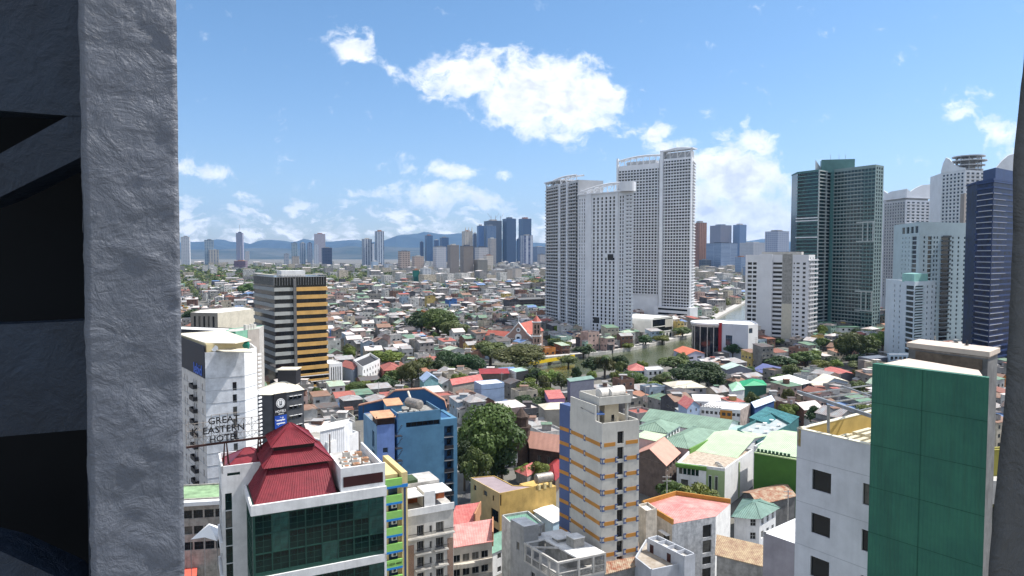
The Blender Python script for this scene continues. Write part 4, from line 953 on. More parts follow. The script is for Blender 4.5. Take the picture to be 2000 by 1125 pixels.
# roof terrace sheds
b = MB(); fzz = z - 1.3
for (u0, u1, v0, v1, hh) in ((-.1, 3.4, .2, 5, 2.5), (5.6, 9.0, .3, 5, 2.6)):
    b.prism([n + d1 * u0 + d2 * (v0 - .3), n + d1 * u1 + d2 * (v0 - .3), n + d1 * u1 + d2 * v1, n + d1 * u0 + d2 * v1], fzz + hh, fzz + hh + .18, ROOFW)
b.build('terrace_roof', wb)
b = MB(); b.prism([n + d1 * 3.4 + d2 * .05, n + d1 * 5.6 + d2 * .05, n + d1 * 5.6 + d2 * 4, n + d1 * 3.4 + d2 * 4], fzz, fzz + 3.2, WHITE); b.prism([n + d1 * .2 + d2 * 4, n + d1 * 9 + d2 * 4, n + d1 * 9 + d2 * 4.3, n + d1 * .2 + d2 * 4.3], fzz, fzz + 2.4, M('orange_brown_wall', (.33, .10, .04), .8, .3)); b.build('terrace_walls', wb)
for u in (0.1, 3.3, 5.7, 8.8): b = MB(); q0 = n + d1 * u + d2 * .2; b.tube((q0.x, q0.y, fzz), (q0.x, q0.y, fzz + 2.5), .08, BLACKM, 6); b.build('post', wb)
b = MB(); b.prism([n + d1 * 1 + d2 * 5.2, n + d1 * 8.4 + d2 * 5.2, n + d1 * 8.4 + d2 * 11, n + d1 * 1 + d2 * 11], fzz, fzz + 3.4, CONCL); b.prism([n + d1 * 1.2 + d2 * 5.4, n + d1 * 4 + d2 * 5.4, n + d1 * 4 + d2 * 9, n + d1 * 1.2 + d2 * 9], fzz + 3.4, fzz + 4.0, M('dark_green_turf', (.06, .10, .05), .9, .3)); b.build('rooftop_room', wb)

# ---- white sheds on the roof behind the pagoda
simple('white_roof_shed', 'white corrugated rooftop shed behind the pagoda roof', 'shed', [(625, 842), (672, 832), (688, 824)], 150, M('white_corrugated', (.74, .75, .77), .6, .12, .5, corr=.35), ROOFW, 'gable', 1.0)
simple('white_roof_block', 'long white block with a flat cluttered roof between pagoda hotel and blue building', 'building', [(585, 852), (640, 872), (700, 850)], 146, WHITE, ROOFG, 'flat', 0, parapet=.8)

# ---- orange walled houses with red tin roofs
SALM = M('salmon_wall', (.50, .24, .13), .85, .2, .4, .3); REDP = M('faded_red_tin', (.42, .10, .09), .5, .3, .6, streak=.2, corr=.35, tint=(.50, .20, .17))
r_, pl, z = simple('red_roofed_house', 'two storey orange house under a red tin roof behind the apartment block', 'house', [(892, 1003), (878, 1029), (926, 1021)], 150, SALM, REDP, 'shed', 1.6, w0=(3, 1.0, 1.1, 1, 3, .3, .5))
b = MB(); b.fbox(Fr(pl[1], pl[2]), 0, Fr(pl[1], pl[2]).L, .01, .3, z - 1, z + 2.1, SALM); b.build('fire_wall', r_)
r_, pl, z = simple('arched_balcony_house', 'cream fronted house with arched balconies and a pink red tin roof', 'house', [(882, 1040), (877, 1072), (961, 1058)], 138, M('cream_render', (.58, .53, .46), .85, .2, .4, .35), M('pinkish_red_tin', (.50, .19, .17), .5, .3, .5, streak=.15, corr=.35, tint=(.60, .34, .30)), 'shed', 1.4, w0=(4, 1.5, 1.5, 3, 3, .6, 1.6)); lm('the arched balcony house', 920, 1090)
f_ = Fr(pl[0], pl[1])
for k in range(3):
    b = MB(); zz = z - 3.3 - 3 * k
    for s_ in range(12):
        a0 = s_ / 12 * f_.L; a1 = (s_ + 1) / 12 * f_.L; bul = .25 + .8 * math.sin(math.pi * (s_ + .5) / 12)
        b.fbox(f_, a0, a1, .01, bul, zz - .9, zz, MATS['cream_render'])
    b.build('curved_balcony', r_)
b = MB(); b.fbox(Fr(pl[1], pl[2]), 0, Fr(pl[1], pl[2]).L, .01, .3, z - 1, z + 2.1, SALM); b.build('fire_wall', r_)
simple('green_hip_house', 'white house under a sea green hipped roof in front of the yellow building', 'house', [(940, 1058), (962, 1080), (1006, 1060)], 147, WHITE, M('sea_green_tin', (.17, .33, .25), .55, .25, .5, corr=.35), 'hip', 2.2, w0=(2, 1.2, 1.2, 2, 3))
simple('green_lean_roof', 'green flat roof with white kerb between yellow building and concrete frame', 'building', [(980, 1010), (1010, 1037), (1064, 1028)], 134, M('mildewed_white', (.55, .56, .54), .9, .3, .7, .6), MATS['sea_green_tin'], 'flat', 0, parapet=.5)
simple('white_tin_house', 'low house with a bright white tin roof beside the striped cream tower', 'house', [(1044, 1003), (1080, 1022), (1112, 1008)], 165, M('pale_blue_wall', (.42, .56, .66), .85, .15), ROOFW, 'shed', .6)

# ---- yellow building
q, z = rp([(919, 934), (976, 965), (1046, 951), (1002, 949), (965, 930)], 167, 1)
a, n, r, ntc, bk = [Vector(v) for v in q]
poly = [n, r, ntc, bk, a]
ye = start('yellow_building', 'ochre yellow three storey building with a flat mauve L shaped roof', 'building', poly); lm('the yellow building', 990, 990)
fy = Fr(a, n); Ly = fy.L
hs = {4: [(1.6, 3.0, z - 2.6, z - 1.2), (6.6, 8.4, z - 2.5, z - 1.2), (Ly - 3.4, Ly - 2.6, z - 2.6, z - 1.2), (Ly - 4.2, Ly - .6, z - 7.6, z - 4.6), (Ly - 4.0, Ly - .4, z - 12, z - 9.2)], 0: [(.12, .5, z - 3, z - .2)]}
body(ye, poly, 0, z, YEL, M('mauve_roof', (.34, .27, .28), .7, .15, .3), hs, .18, .2, .3, dict(nx=2, ny=2, glass=GLASS, frame=FRAMED), matof={4: M('pale_ochre_wall', (.62, .45, .22), .85, .15, .3, .25)})
f0_ = Fr(r, r + Vector((5.5, 5.5))); p2 = [r + Vector((-.2, .3)), r + Vector((5.5, 4.2)), r + Vector((1.5, 10)), r + Vector((-4, 6))]
b = MB(); b.prism(p2, 0, z - 1.2, YEL); b.build('rear_wing', ye); take(p2)
q0 = r + Vector((.2, 2.6)); q1 = r + Vector((4.3, 4.6)); tank('horizontal_water_tank', 'steel horizontal water tank on the yellow building roof', (q0.x, q0.y, z + 1.2), (q1.x, q1.y, z + 1.2), 1.25, TANKM, .7)
fyr = Fr(r + Vector((-.2, .3)), r + Vector((5.5, 4.2)))
for k in range(3): b = MB(); b.fbox(fyr, 1.2 + k * 1.8, 1.9 + k * 1.8, -.6, .1, z - 1.2, z + .1, CREAMY); b.build('roof_pier', ye)

# ---- cream striped tower with rooftop tanks
(a, n, r), zN = rp([(1113, 842), (1175.6, 870.5), (1248.4, 861.4)], 125, 1)
a, n, r = Vector(a), Vector(n), Vector(r); zS = zN; zT = P(1175.6, 827.4, 125).z; zH = P(1113, 774, a.y).z
CRM = M('cream_tower_wall', (.56, .54, .49), .88, .12, .3, .28, .12); BST = M('denim_blue_wall', (.085, .125, .26), .8, .12, .3, .1); OST = M('ochre_stripe', (.50, .23, .05), .8, .12, .4, .1)
bk = a + (r - n); al = a + (a - n).normalized() * 2.6 + Vector((-.75, .5))
ctw = start('striped_cream_tower', 'slim cream tower with orange bands and blue blocks under rooftop water tanks', 'tower', [n, r, bk, a]); lm('the striped cream tower', 1175, 950)
f0, f3 = Fr(n, r), Fr(a, n)
nS = 14; sp = 2.95
hs = [(f0.L * .41, f0.L * .41 + 1.35, zS - .3 - sp * k + .25, zS - .3 - sp * k + 2.55) for k in range(nS) if zS - .3 - sp * k > 0]
body(ctw, [n, r, bk, a], 0, zT - 1.3, CRM, CONCL, {0: hs}, 1.3, .25, .5, dict(nx=2, ny=2, glass=GLASS, frame=TIMB))
# high part: left portion of the tower rises a storey and a half
hi = [a + (n - a) * .0, a + (n - a) * .80, a + (n - a) * .80 + (r - n) * .12, a + (r - n) * .12]
b = MB(); b.prism([a + (n - a) * .012, a + (n - a) * .80, a + (n - a) * .80 + (r - n).normalized() * .3, a + (n - a) * .012 + (r - n).normalized() * .3], zT + .003, zH, CRM); b.build('screen_wall', ctw)
d0 = (r - n).normalized(); e0 = (a - n).normalized()
def CT(u, v): return n + d0 * u + e0 * v
b = MB(); b.prism([CT(3.2, 4.2), CT(6.3, 4.2), CT(6.3, 8.2), CT(3.2, 8.2)], zT - 1.3, zT + 2.7, CREAMY if False else M('cream_penthouse', (.60, .52, .38), .85, .12, .3, .15)); b.build('penthouse', ctw)
b = MB(); b.fbox(Fr(CT(3.2, 4.2), CT(6.3, 4.2)), 1.5, 2.1, .002, .05, zT - .9, zT + .3, GLASS); b.build('penthouse_window', ctw)
b = MB(); b.prism([CT(1.2, 3.4), CT(1.6, 3.4), CT(1.6, 3.8), CT(1.2, 3.8)], zT - 1.3, zT + 2.7, CRM); b.prism([CT(7.3, 3.0), CT(7.7, 3.0), CT(7.7, 3.6), CT(7.3, 3.6)], zT - 1.3, zT + 2.7, CRM); b.build('column', ctw)
dk = [CT(1.0, 2.6), CT(8.0, 2.6), CT(8.0, 9.8), CT(1.0, 9.8)]; zd = zT + 2.7
body(ctw, dk, zd, zd + .4, CRM, CONCL, None, 1.1, .22, name='tank_deck')
b = MB(); q0 = a + (n - a) * .35; q1 = a + (n - a) * .78; d_ = d0
b.hexa([(*q0, zH - 1.5), (*q1, zH - 1.8), (*(q1 + d_ * 2.2), zH - 2.0), (*(q0 + d_ * 2.2), zH - 1.0)], [(*q0, zH - 1.3), (*q1, zH - 1.6), (*(q1 + d_ * 2.2), zH - 1.8), (*(q0 + d_ * 2.2), zH - .8)], M('blue_sheet', (.10, .18, .42), .6, .15)); b.build('blue_canopy', ctw)
# blue side strip
bs_ = [a - e0 * .0 + Vector((0, 0)), bk, bk + e0 * 3, al]
b = MB(); fs = Fr(al, a); b.prism([al, a + e0 * .02, a + e0 * .02 + d0 * 2, al + d0 * 2], 0, zH - 2.0, BST); b.build('blue_side_wall', ctw)
b = MB()
for k in range(nS):
    zz = zS - sp * k
    if zz < 1: break
    w_ = MB()
    w_.fbox(f3, .3, f3.L - .4, .003, .05, zz - .34, zz + .38, OST); w_.build('orange_band', ctw)
    w_ = MB(); w_.fbox(f0, .45, f0.L * .41 - .45, .003, .05, zz - .34, zz + .38, OST); w_.build('orange_band', ctw); w_ = MB(); w_.fbox(f0, f0.L * .41 + 1.8, f0.L - .3, .003, .05, zz - .34, zz + .38, OST); w_.build('orange_band', ctw)
    w_ = MB(); w_.fbox(fs, .1, fs.L - .3, .003, .05, zz - .34, zz + .38, OST); w_.build('orange_band', ctw)
    b = MB()
    for fr_, us in ((f3, (-.0, f3.L * .49 - .35, f3.L - .42)), (f0, (0, f0.L * .41 - .5, f0.L * .41 + 1.4, f0.L - .55))):
        for u in us:
            if k == 0 and fr_ is f0: continue
            b.fbox(fr_, max(u, 0.001), u + .65 if u + .65 < fr_.L else fr_.L, .052, .09, zz + .32, zz + .56, BST); b.fbox(fr_, max(u, 0.001), u + .65 if u + .65 < fr_.L else fr_.L, .052, .09, zz - .54, zz - .28, BST)
            b.fbox(fr_, u + .0 if u > 0 else .001, u + .18, .052, .088, zz - .28, zz + .32, BST); b.fbox(fr_, u + .2, u + .5, .052, .085, zz - .2, zz + .24, CRM)
    b.build('blue_tile_pattern', ctw)

TW = M('white_steel_tank', (.66, .62, .56), .5, .2, 1.5, .4)
for k, (u, v, lb) in enumerate(((1.9, 4.2, 'leftmost of the white tanks on the cream tower deck'), (3.9, 3.9, 'middle white tank on the cream tower deck, nearest its front edge'), (5.7, 5.6, 'rear right white tank on the cream tower deck'))):
    q0 = CT(u, v); q1 = CT(u + (2.6 if k == 2 else 2.2), v + 2.9); q1 = q0 + (Vector((.86, .5)) * (3.2 if k < 2 else 2.6)); tank('horizontal_water_tank', lb, (q0.x, q0.y, zd + 1.75), (q1.x, q1.y, zd + 1.75), 1.05, TW, .3, group='tanks on the cream tower')

# ---- unfinished grey concrete block in front
(a, n, r), z = rp([(1024, 1060), (1089, 1099), (1184, 1079.5)], 118, 1)
a, n, r = Vector(a), Vector(n), Vector(r); d0 = (r - n).normalized(); e0 = (a - n).normalized(); Wc = (r - n).length; Dc = (a - n).length
def UC(u, v): return n + d0 * u + e0 * v
uc = start('grey_concrete_building', 'bare grey concrete building with an open slatted top storey and rooftop cubes', 'building', [UC(0, 0), UC(Wc, 0), UC(Wc, Dc + 5), UC(0, Dc + 5)]); lm('the bare concrete building', 1080, 1080)
GRC = M('grey_render', (.33, .335, .34), .9, .2, .5, .35, .2)
def ring(b, z0, z1, t=.35, u1=Wc, v1=Dc): b.fbox(Fr(UC(0, 0), UC(u1, 0)), 0, u1, -t, 0, z0, z1, CONCL); b.fbox(Fr(UC(0, v1), UC(0, 0)), 0, v1, -t, -.002, z0, z1 + .003, CONCL); 
zf = z - 3.3
b = MB(); ring(b, z - .35, z); b.build('top_beam', uc)
b = MB(); b.prism([UC(Wc * .42, .36), UC(Wc, 0.36), UC(Wc, Dc + 3), UC(Wc * .42, Dc + 3)], z - .3, z - .02, ROOFW); b.prism([UC(.0, Dc), UC(Wc * .42, Dc), UC(Wc * .42, Dc + 3), UC(0, Dc + 3)], z - .3, z - .022, ROOFW); b.build('roof_slab', uc)
b = MB(); q0, q1 = UC(.35, .35), UC(Wc * .42, Dc); b.tube((*UC(.4, .8 * Dc), z - .2), (*UC(Wc * .42, Dc * .55), z - .1), .2, CONCL, 4); b.build('cross_beam', uc)
for u, v in ((.0, 0), (Wc - .35, 0), (Wc * .42, 0), (0, Dc - .35), (0, Dc * .25), (0, Dc * .5), (0, Dc * .75), (Wc * .72, 0)): b = MB(); b.prism([UC(u, v), UC(u + .35, v), UC(u + .35, v + .35), UC(u, v + .35)], zf, z - .35, CONCL); b.build('column', uc)
b = MB(); b.prism([UC(0, 0), UC(Wc, 0), UC(Wc, Dc + 3), UC(0, Dc + 3)], zf - .3, zf, CONCL); b.prism([UC(Wc * .45, 3.5), UC(Wc, 3.5), UC(Wc, Dc), UC(Wc * .45, Dc)], zf, z - .3, CONC); b.build('floor_slab', uc)
b = MB()
for fr_, Lr, u_s in ((Fr(UC(0, Dc), UC(0, 0)), Dc, 0), (Fr(UC(0, 0), UC(Wc, 0)), Wc, 0)):
    u = .05
    while u < Lr - .1:
        for k in range(4): b.fbox(fr_, u, u + .18, -.18, -.05, zf + k * .3, zf + k * .3 + .2, CONC)
        u += .3
    b.fbox(fr_, 0, Lr, -.2, -.02, zf + 1.15, zf + 1.3, CONCL)
fr_ = Fr(UC(0, 0), UC(Wc, 0)); u = Wc * .72
while u < Wc - .3:
    for k in range(9): b.fbox(fr_, u, u + .17, -.16, -.03, zf + .1 + k * .32, zf + .1 + k * .32 + .2, CONC)
    u += .28
b.build('breeze_block_screen', uc)
lows = [UC(0, 0), UC(Wc, 0), UC(Wc, Dc + 3), UC(0, Dc + 3)]
body(uc, lows, 0, zf - .31, GRC, CONCL, {0: [(Wc * .1 + k * Wc * .3, Wc * .1 + 1.6 + k * Wc * .3, zf - 2.6 - 3 * j, zf - 1.2 - 3 * j) for k in range(3) for j in range(4)], 3: [(1.5 + k * 3.6, 2.7 + k * 3.6, zf - 2.7 - 3 * j, zf - 1.3 - 3 * j) for k in range(3) for j in range(4)]}, 0, .25, .25, dict(nx=2, ny=1, glass=GLASS, frame=FRAME), name='lower_wall')
# stair head and cubes
p_ = [UC(-.02, Dc + .1), UC(3.0, Dc + .1), UC(3.0, Dc + 4.6), UC(-.02, Dc + 4.6)]
body(uc, p_, 0, z + 3.0, GRC, ROOFW, {3: [(2, 3.0, z - 2.2 - 3.2 * j, z - .6 - 3.2 * j) for j in range(4)]}, 0, .2, .2, dict(nx=1, ny=1, glass=GLASS, frame=FRAME), name='stair_head')
b = MB(); b.prism([UC(Wc * .62, 4.0), UC(Wc * .62 + 2.2, 4.0), UC(Wc * .62 + 2.2, 6.2), UC(Wc * .62, 6.2)], z - .02, z + 1.7, CONC); b.prism([UC(Wc * .62 - .1, 3.9), UC(Wc * .62 + 2.3, 3.9), UC(Wc * .62 + 2.3, 6.3), UC(Wc * .62 - .1, 6.3)], z + 1.7, z + 1.85, ROOFW); b.build('roof_cube', uc)
b = MB(); b.prism([UC(Wc * .5, 7.2), UC(Wc * .5 + 4.0, 7.2), UC(Wc * .5 + 4.0, 9.6), UC(Wc * .5, 9.6)], z + .6, z + .8, ROOFW); b.prism([UC(Wc * .5 + .4, 7.6), UC(Wc * .5 + 3.6, 7.6), UC(Wc * .5 + 3.6, 9.4), UC(Wc * .5 + .4, 9.4)], z - .02, z + .6, CONC); b.build('roof_hatch', uc)
q0 = UC(Wc * .45, Dc + 2.2); tk = thing('upright_water_tank', 'small upright steel water tank on the bare concrete building', 'water tank', q0.x, q0.y, z); b = MB(); cyl(b, q0.x, q0.y, z + .5, z + 2.0, .62, STEEL, 18); cyl(b, q0.x, q0.y, z + 2.0, z + 2.25, .62, STEEL, 18, .12); b.build('shell', tk); b = MB(); cyl(b, q0.x, q0.y, z - .02, z + .5, .5, CONC, 8); b.build('stand', tk)

# ---- grey building with roof terrace and row of open topped rooms
q, z = rp([(1240, 1088), (1272, 1113), (1330, 1101), (1358, 1083), (1262, 1052)], 120, 1)
q = [Vector(v) for v in q]
ow = start('roof_terrace_building', 'pale grey building with a dirty roof terrace and two brown doors', 'building', [q[1], q[2], q[3], q[4], q[0]]); lm('the roof terrace building', 1290, 1090)
PG = M('pale_grey_wall', (.50, .52, .56), .85, .15, .4, .3)
body(ow, [q[1], q[2], q[3], q[4], q[0]], 0, z - .5, PG, M('dirty_terrace', (.26, .21, .16), .95, .35, .5, tint=(.42, .38, .33)), None, .5, .25)
(a, n, r), zz = rp([(1264, 1050.5), (1337, 1087), (1358, 1081)], 121, 1); a, n, r = Vector(a), Vector(n), Vector(r)
body(ow, para(a, n, r), 0, zz - .7, PG, CONCL, {0: [(.6, 1.7, zz - 6.0 - 3 * k, zz - 4.6 - 3 * k) for k in range(3)]}, .7, .2, .2, dict(glass=GLASS, frame=FRAMED), name='penthouse')
f_ = Fr(a, n); b = MB()
for u in (.8, f_.L * .55): w_ = MB(); w_.fbox(f_, u, u + .95, .003, .06, zz - 2.9, zz - .9, LOUV); w_.build('door', ow)
f0_ = Fr(n, r)
for k in (.25, .5, .75): b.prism([a.lerp(n, k), a.lerp(n, k + .012), a.lerp(n, k + .012) + (r - n), a.lerp(n, k) + (r - n)], zz - .7, zz, PG)
b.build('roof_divider', ow)
RUSTR = M('rusty_tin_roof', (.24, .09, .05), .75, .4, .9, streak=.2, corr=.4, tint=(.42, .36, .26))
simple('rust_roofed_shed', 'shed with a rust streaked tin roof between two concrete buildings', 'shed', [(1184, 1081), (1184, 1122), (1248, 1104)], 122, CONC, RUSTR, 'shed', 1.6)

# ---- stained white building with red roof
q, z = rp([(1253, 987), (1313, 1024), (1398, 1009), (1427, 983), (1320, 967)], 135, 1); q = [Vector(v) for v in q]
sw = start('stained_white_building', 'mould stained white building under a large pink red tin roof with orange rim', 'building', [q[1], q[2], q[3], q[4], q[0]]); lm('the mould stained white building', 1340, 1040)
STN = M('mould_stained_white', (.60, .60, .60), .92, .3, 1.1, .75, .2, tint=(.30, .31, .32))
f0_ = Fr(q[1], q[2]); u = f0_.L * .70
hs = {0: [(u, u + 2.2, z - 4.0, z - 1.4), (u, u + 2.2, z - 7.2, z - 4.6), (u, u + 2.2, z - 9.6, z - 8.0), (u, u + 2.2, z - 12.6, z - 10.4)]}
L4 = Fr(q[0], q[1]).L
hs[4] = [(L4 - 3.2, L4 - .9, z - 4.2, z - 2.6), (L4 - 3.2, L4 - .9, z - 7.6, z - 6.0)]
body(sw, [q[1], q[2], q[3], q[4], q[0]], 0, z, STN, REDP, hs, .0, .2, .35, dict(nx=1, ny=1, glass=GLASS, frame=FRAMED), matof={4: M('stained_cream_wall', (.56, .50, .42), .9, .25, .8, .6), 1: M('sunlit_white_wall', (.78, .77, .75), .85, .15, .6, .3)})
b = MB()
for i, j in ((2, 3), (3, 4), (4, 0)):
    P5 = [q[1], q[2], q[3], q[4], q[0]]; f_ = Fr(P5[i], P5[(i + 1) % 5]) if i != 4 else Fr(P5[4], P5[0]); b.fbox(f_, 0, f_.L, -.35, .002, z - .1, z + 1.0, M('orange_coping', (.45, .22, .05), .8, .15))
b.build('rim_wall', sw)
P5 = [q[1], q[2], q[3], q[4], q[0]]; C0 = cen(P5); b = MB()
rd0, rd1 = (P5[4] + P5[0]) / 2, (P5[2] + P5[2]) / 2
for i in range(5): b.face([(*P5[i], z + .05), (*P5[(i + 1) % 5], z + .05), (*C0, z + .75)], MATS['pinkish_red_tin'])
b.build('tin_roof', sw)
b = MB(); f_ = Fr(q[0], q[1]); b.fbox(f_, L4 - 3.5, L4 - .6, .01, 1.0, z - 2.5, z - 2.35, WHITE); b.build('window_awning', sw)
simple('cream_annex', 'stained cream annex with a white deck between striped tower and red roof', 'building', [(1245, 990), (1262, 1003), (1283, 998)], 134, MATS['stained_cream_wall'], ROOFW, 'flat', 0, parapet=.5, margin=False)

# ---- hexagonal green roofed house and rusty roofs
q, z = rp([(1428, 1009), (1456, 1013), (1486, 1014), (1524, 992), (1496, 972), (1450, 974)], 160, 1); q = [Vector(v) for v in q]
gh = start('green_roofed_corner_house', 'two storey corner house with a grey green faceted roof and balcony', 'house', q); lm('the green roofed corner house', 1475, 1000)
pin = inset_poly(q, .9); hs = {}
for i in (1, 2): Lx = Fr(pin[i], pin[i + 1]).L; hs[i] = wg(Lx, max(1, int(Lx / 2.2)), 1.3, 1.7, z, 2, 3.2, .2, .5)
body(gh, pin, 0, z, WHITE, CONCL, hs, 0, .2, .3, dict(nx=2, ny=2, glass=GLASS, frame=WHITE))
b = MB(); C0 = cen(q); 
for i in range(6): b.face([(*q[i], z + .01), (*q[(i + 1) % 6], z + .01), (*(C0 + (q[(i + 1) % 6] - C0) * .12), z + 2.0), (*(C0 + (q[i] - C0) * .12), z + 2.0)], M('grey_green_tin', (.15, .25, .21), .5, .2, .5, corr=.4))
b.face([(*(C0 + (p - C0) * .12), z + 2.0) for p in q], MATS['grey_green_tin']); b.face([(*p, z) for p in q[::-1]], WHITE); b.build('faceted_roof', gh)
b = MB()
for p in q: b.tube((*p, z), (*(C0 + (p - C0) * .12), z + 2.05), .12, MATS['grey_green_tin'], 4)
b.build('roof_ridge', gh)
simple('brown_tin_house', 'long low house under a rust brown tin roof beside the green wall', 'house', [(1452, 962), (1482, 985), (1553, 968)], 168, CONCD, RUSTR, 'gable', 1.3)
simple('tan_roofed_house', 'low house with a weathered tan and rust sheet roof behind the grey annex', 'house', [(1402, 1058), (1400, 1085), (1492, 1108)], 128, CONC, M('tan_weathered_sheet', (.42, .32, .20), .85, .4, .8, streak=.2, corr=.35, tint=(.25, .15, .10)), 'shed', 1.2)

# ---- school with green roofs
(a, n, r), z = rp([(1322, 903), (1416, 915), (1471, 877)], 187, 1); a, n, r = Vector(a), Vector(n), Vector(r)
ac_ = a + Vector((-2.0, 3.6)); poly = [a, n, r, ac_ + (r - n) ]
sc = start('school_building', 'green trimmed white school front with arched windows and a flat rubble strewn roof', 'school', poly); lm('the white and green school', 1380, 930)
f_ = Fr(a, n); Ls = f_.L; hs = {0: []}
for k in range(7): hs[0].append((.6 + k * 1.15, 1.6 + k * 1.15, z - 3.2, z - 1.4))
hs[0] += [(1.2, 3.2, z - 8.2, z - 4.6), (4.8, 6.4, z - 6.6, z - 4.9), (Ls - 4.3, Ls - 3.6, z - 9.5, z - 2.6), (Ls - 2.6, Ls - 1.9, z - 9.5, z - 2.6)]
SG = M('school_green', (.13, .27, .06), .8, .12); SLG = M('pale_lime_wall', (.36, .46, .24), .85, .12, .4, .15)
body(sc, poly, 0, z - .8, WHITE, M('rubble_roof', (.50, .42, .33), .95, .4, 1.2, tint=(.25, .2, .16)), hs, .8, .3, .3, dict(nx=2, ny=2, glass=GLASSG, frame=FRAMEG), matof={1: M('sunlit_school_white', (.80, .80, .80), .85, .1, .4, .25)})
b = MB(); b.fbox(f_, -.3, 8.2, .002, .7, z - .9, z - .1, SG); b.fbox(f_, -.1, 8.2, .002, .35, z - 1.3, z - .9, SG); b.build('green_cornice', sc)
b = MB(); b.fbox(f_, Ls - 5.0, Ls, .002, .12, z - 2.3, z - .8, SLG); b.fbox(f_, Ls - 5, Ls - 4.4, .002, .12, 0, z - 2.3, SLG); b.fbox(f_, Ls - 3.5, Ls - 2.7, .002, .12, 0, z - 2.3, SLG); b.fbox(f_, Ls - 1.8, Ls, .002, .12, 0, z - 2.3, SLG); b.build('green_pier', sc)
b = MB(); b.fbox(f_, Ls - 7, Ls - 5.01, .002, .25, 0, z + .2, WHITEC); b.build('white_pier', sc)
f1_ = Fr(n, r); b = MB(); b.fbox(f1_, 11, 11.8, .003, .2, 0, z - 1, SLG); b.build('green_downpipe', sc)
for k in range(5): ac_part(sc, Fr(n + Vector((-1, 1.5 + k * 1.3)), n + Vector((0, 1.5 + k * 1.3))), .2, z - .8, 1.1, 0)
SGR = M('dusty_green_roof', (.21, .31, .235), .6, .2, .3, .0, corr=.5); SGL = M('pale_green_roof', (.46, .56, .38), .6, .12, .3, corr=.5); SGA = M('aqua_roof', (.36, .52, .48), .6, .1, .3, corr=.5)
PNK = M('pinkish_wall', (.58, .44, .42), .85, .12, .4, .2)
simple('pale_green_hall', 'long hall under a pale lime and aqua pitched roof behind the school front', 'hall', [(1362, 880), (1437, 893), (1500, 850)], 200, WHITE, SGL, 'gable2', 2.4, w0=(6, 1.0, 1.6, 1, 3, .8, .9), over=.6, lmk='the pale green hall roof')
simple('aqua_roofed_hall', 'hall with a bright aqua low pitched roof behind the lime one', 'hall', [(1400, 860), (1490, 868), (1530, 838)], 224, WHITE, SGA, 'gable2', 1.8, over=.6)
simple('green_school_hall', 'square hall with a dusty green hipped roof and lime green fascia', 'hall', [(1282, 865), (1345, 876), (1412, 843)], 205, PNK, SGR, 'hip', 2.2, over=.5)
b = MB(); (a, n, r), z = rp([(1282, 865), (1345, 876), (1412, 843)], 204.6, 1); fg_ = Fr(n, r); b.fbox(fg_, -.5, fg_.L + .5, .3, .8, z - 1.3, z + .15, SG)
tag(b.build('green_fascia', org=(n[0], n[1], z)), 'bright green fascia board along the dusty green hall roof', 'fascia')
simple('long_green_wing', 'long school wing with a dusty green roof crossed by white stripes', 'school wing', [(1253, 822), (1415, 846), (1442, 824)], 232, WHITE, SGR, 'gable', 2.6, over=.5, lmk='the long green school roof')
simple('green_pavilion', 'small two storey school pavilion with a green hipped roof', 'school pavilion', [(1240, 838), (1303, 845), (1328, 830)], 216, WHITE, SGR, 'hip', 2.2, w0=(4, 1.4, 1.4, 1, 3), over=.6)
simple('lime_flat_block', 'pink walled block under a pale lime roof left of the school', 'building', [(1240, 856), (1280, 862), (1300, 850)], 208, PNK, SGL, 'shed', .5)
simple('lime_right_hall', 'hall with a pale yellow green roof above the green wall', 'hall', [(1480, 880), (1556, 892), (1600, 850)], 182, WHITE, SGL, 'gable2', 2.2, over=.5)
simple('small_green_roof_block', 'small white block with flat green roof by the row of green drums', 'building', [(1472, 872), (1512, 874), (1530, 862)], 196, WHITE, SGR, 'flat', 0, parapet=.1)
(a, n, r), z = rp([(1473, 884), (1473, 885), (1560, 900)], 186, 1); a, n, r = Vector(a), Vector(n), Vector(r)
gw = thing('green_boundary_wall', 'tall plain dark green wall right of the white school', 'wall', n.x, n.y); lm('the tall green wall', 1515, 930)
DGW = M('forest_green_wall', (.06, .16, .03), .85, .15, .3, .15); b = MB(); f_ = Fr(n, r + (r - n) * .3); b.fbox(f_, 0, f_.L, -.5, 0, 0, z, DGW); b.build('wall_panel', gw); take([n, r, r + Vector((0, 3)), n + Vector((0, 3))])
b = MB(); b.fbox(f_, 0, f_.L, -.6, .15, z, z + .3, SLG); b.build('coping', gw)
for k in range(9):
    c = f_.P(.8 + k * 1.0, -1.0, z + .02); dm = thing('green_drum', 'one of the dark drums lined along the green wall top', 'drum', *c, group='drums along the green wall'); b = MB(); cyl(b, c[0], c[1], z + .02, z + 1.1, .36, M('dark_green_plastic', (.03, .07, .04), .5, .1), 12); b.build('shell', dm)

# ---- stone church and convent roofs
STO = M('dark_stone', (.11, .075, .06), .95, .35, .7, brick=(.9, .4, .03, (.06, .05, .045))); PKR = M('salmon_pink_roof', (.56, .30, .23), .65, .12, .3, corr=.4)
r_, pl, z = simple('old_stone_church', 'old brown stone church under a salmon pink pitched roof left of striped tower', 'church', [(1024, 858), (1036, 874), (1130, 888)], 224, STO, PKR, 'gable', 4.2, w0=(4, 1.2, 2.2, 1, 4, 1.5, 2.2), over=.6, lmk='the old stone church')
b = MB(); q0 = P(1018, 850, 228); 
for (r0, z0, z1) in ((3.0, 0, 12.5), (3.4, 12.5, 13.1), (2.4, 13.1, 16.0), (2.8, 16, 16.5)): cyl(b, q0.x, q0.y, z0, z1, r0, STO, 8)
cyl(b, q0.x, q0.y, 16.5, 19, 2.2, STO, 8, .3); b.build('belfry', r_)
BRW = M('brown_wall', (.17, .13, .11), .9, .25, .5, .4)  # streaked brown house wall
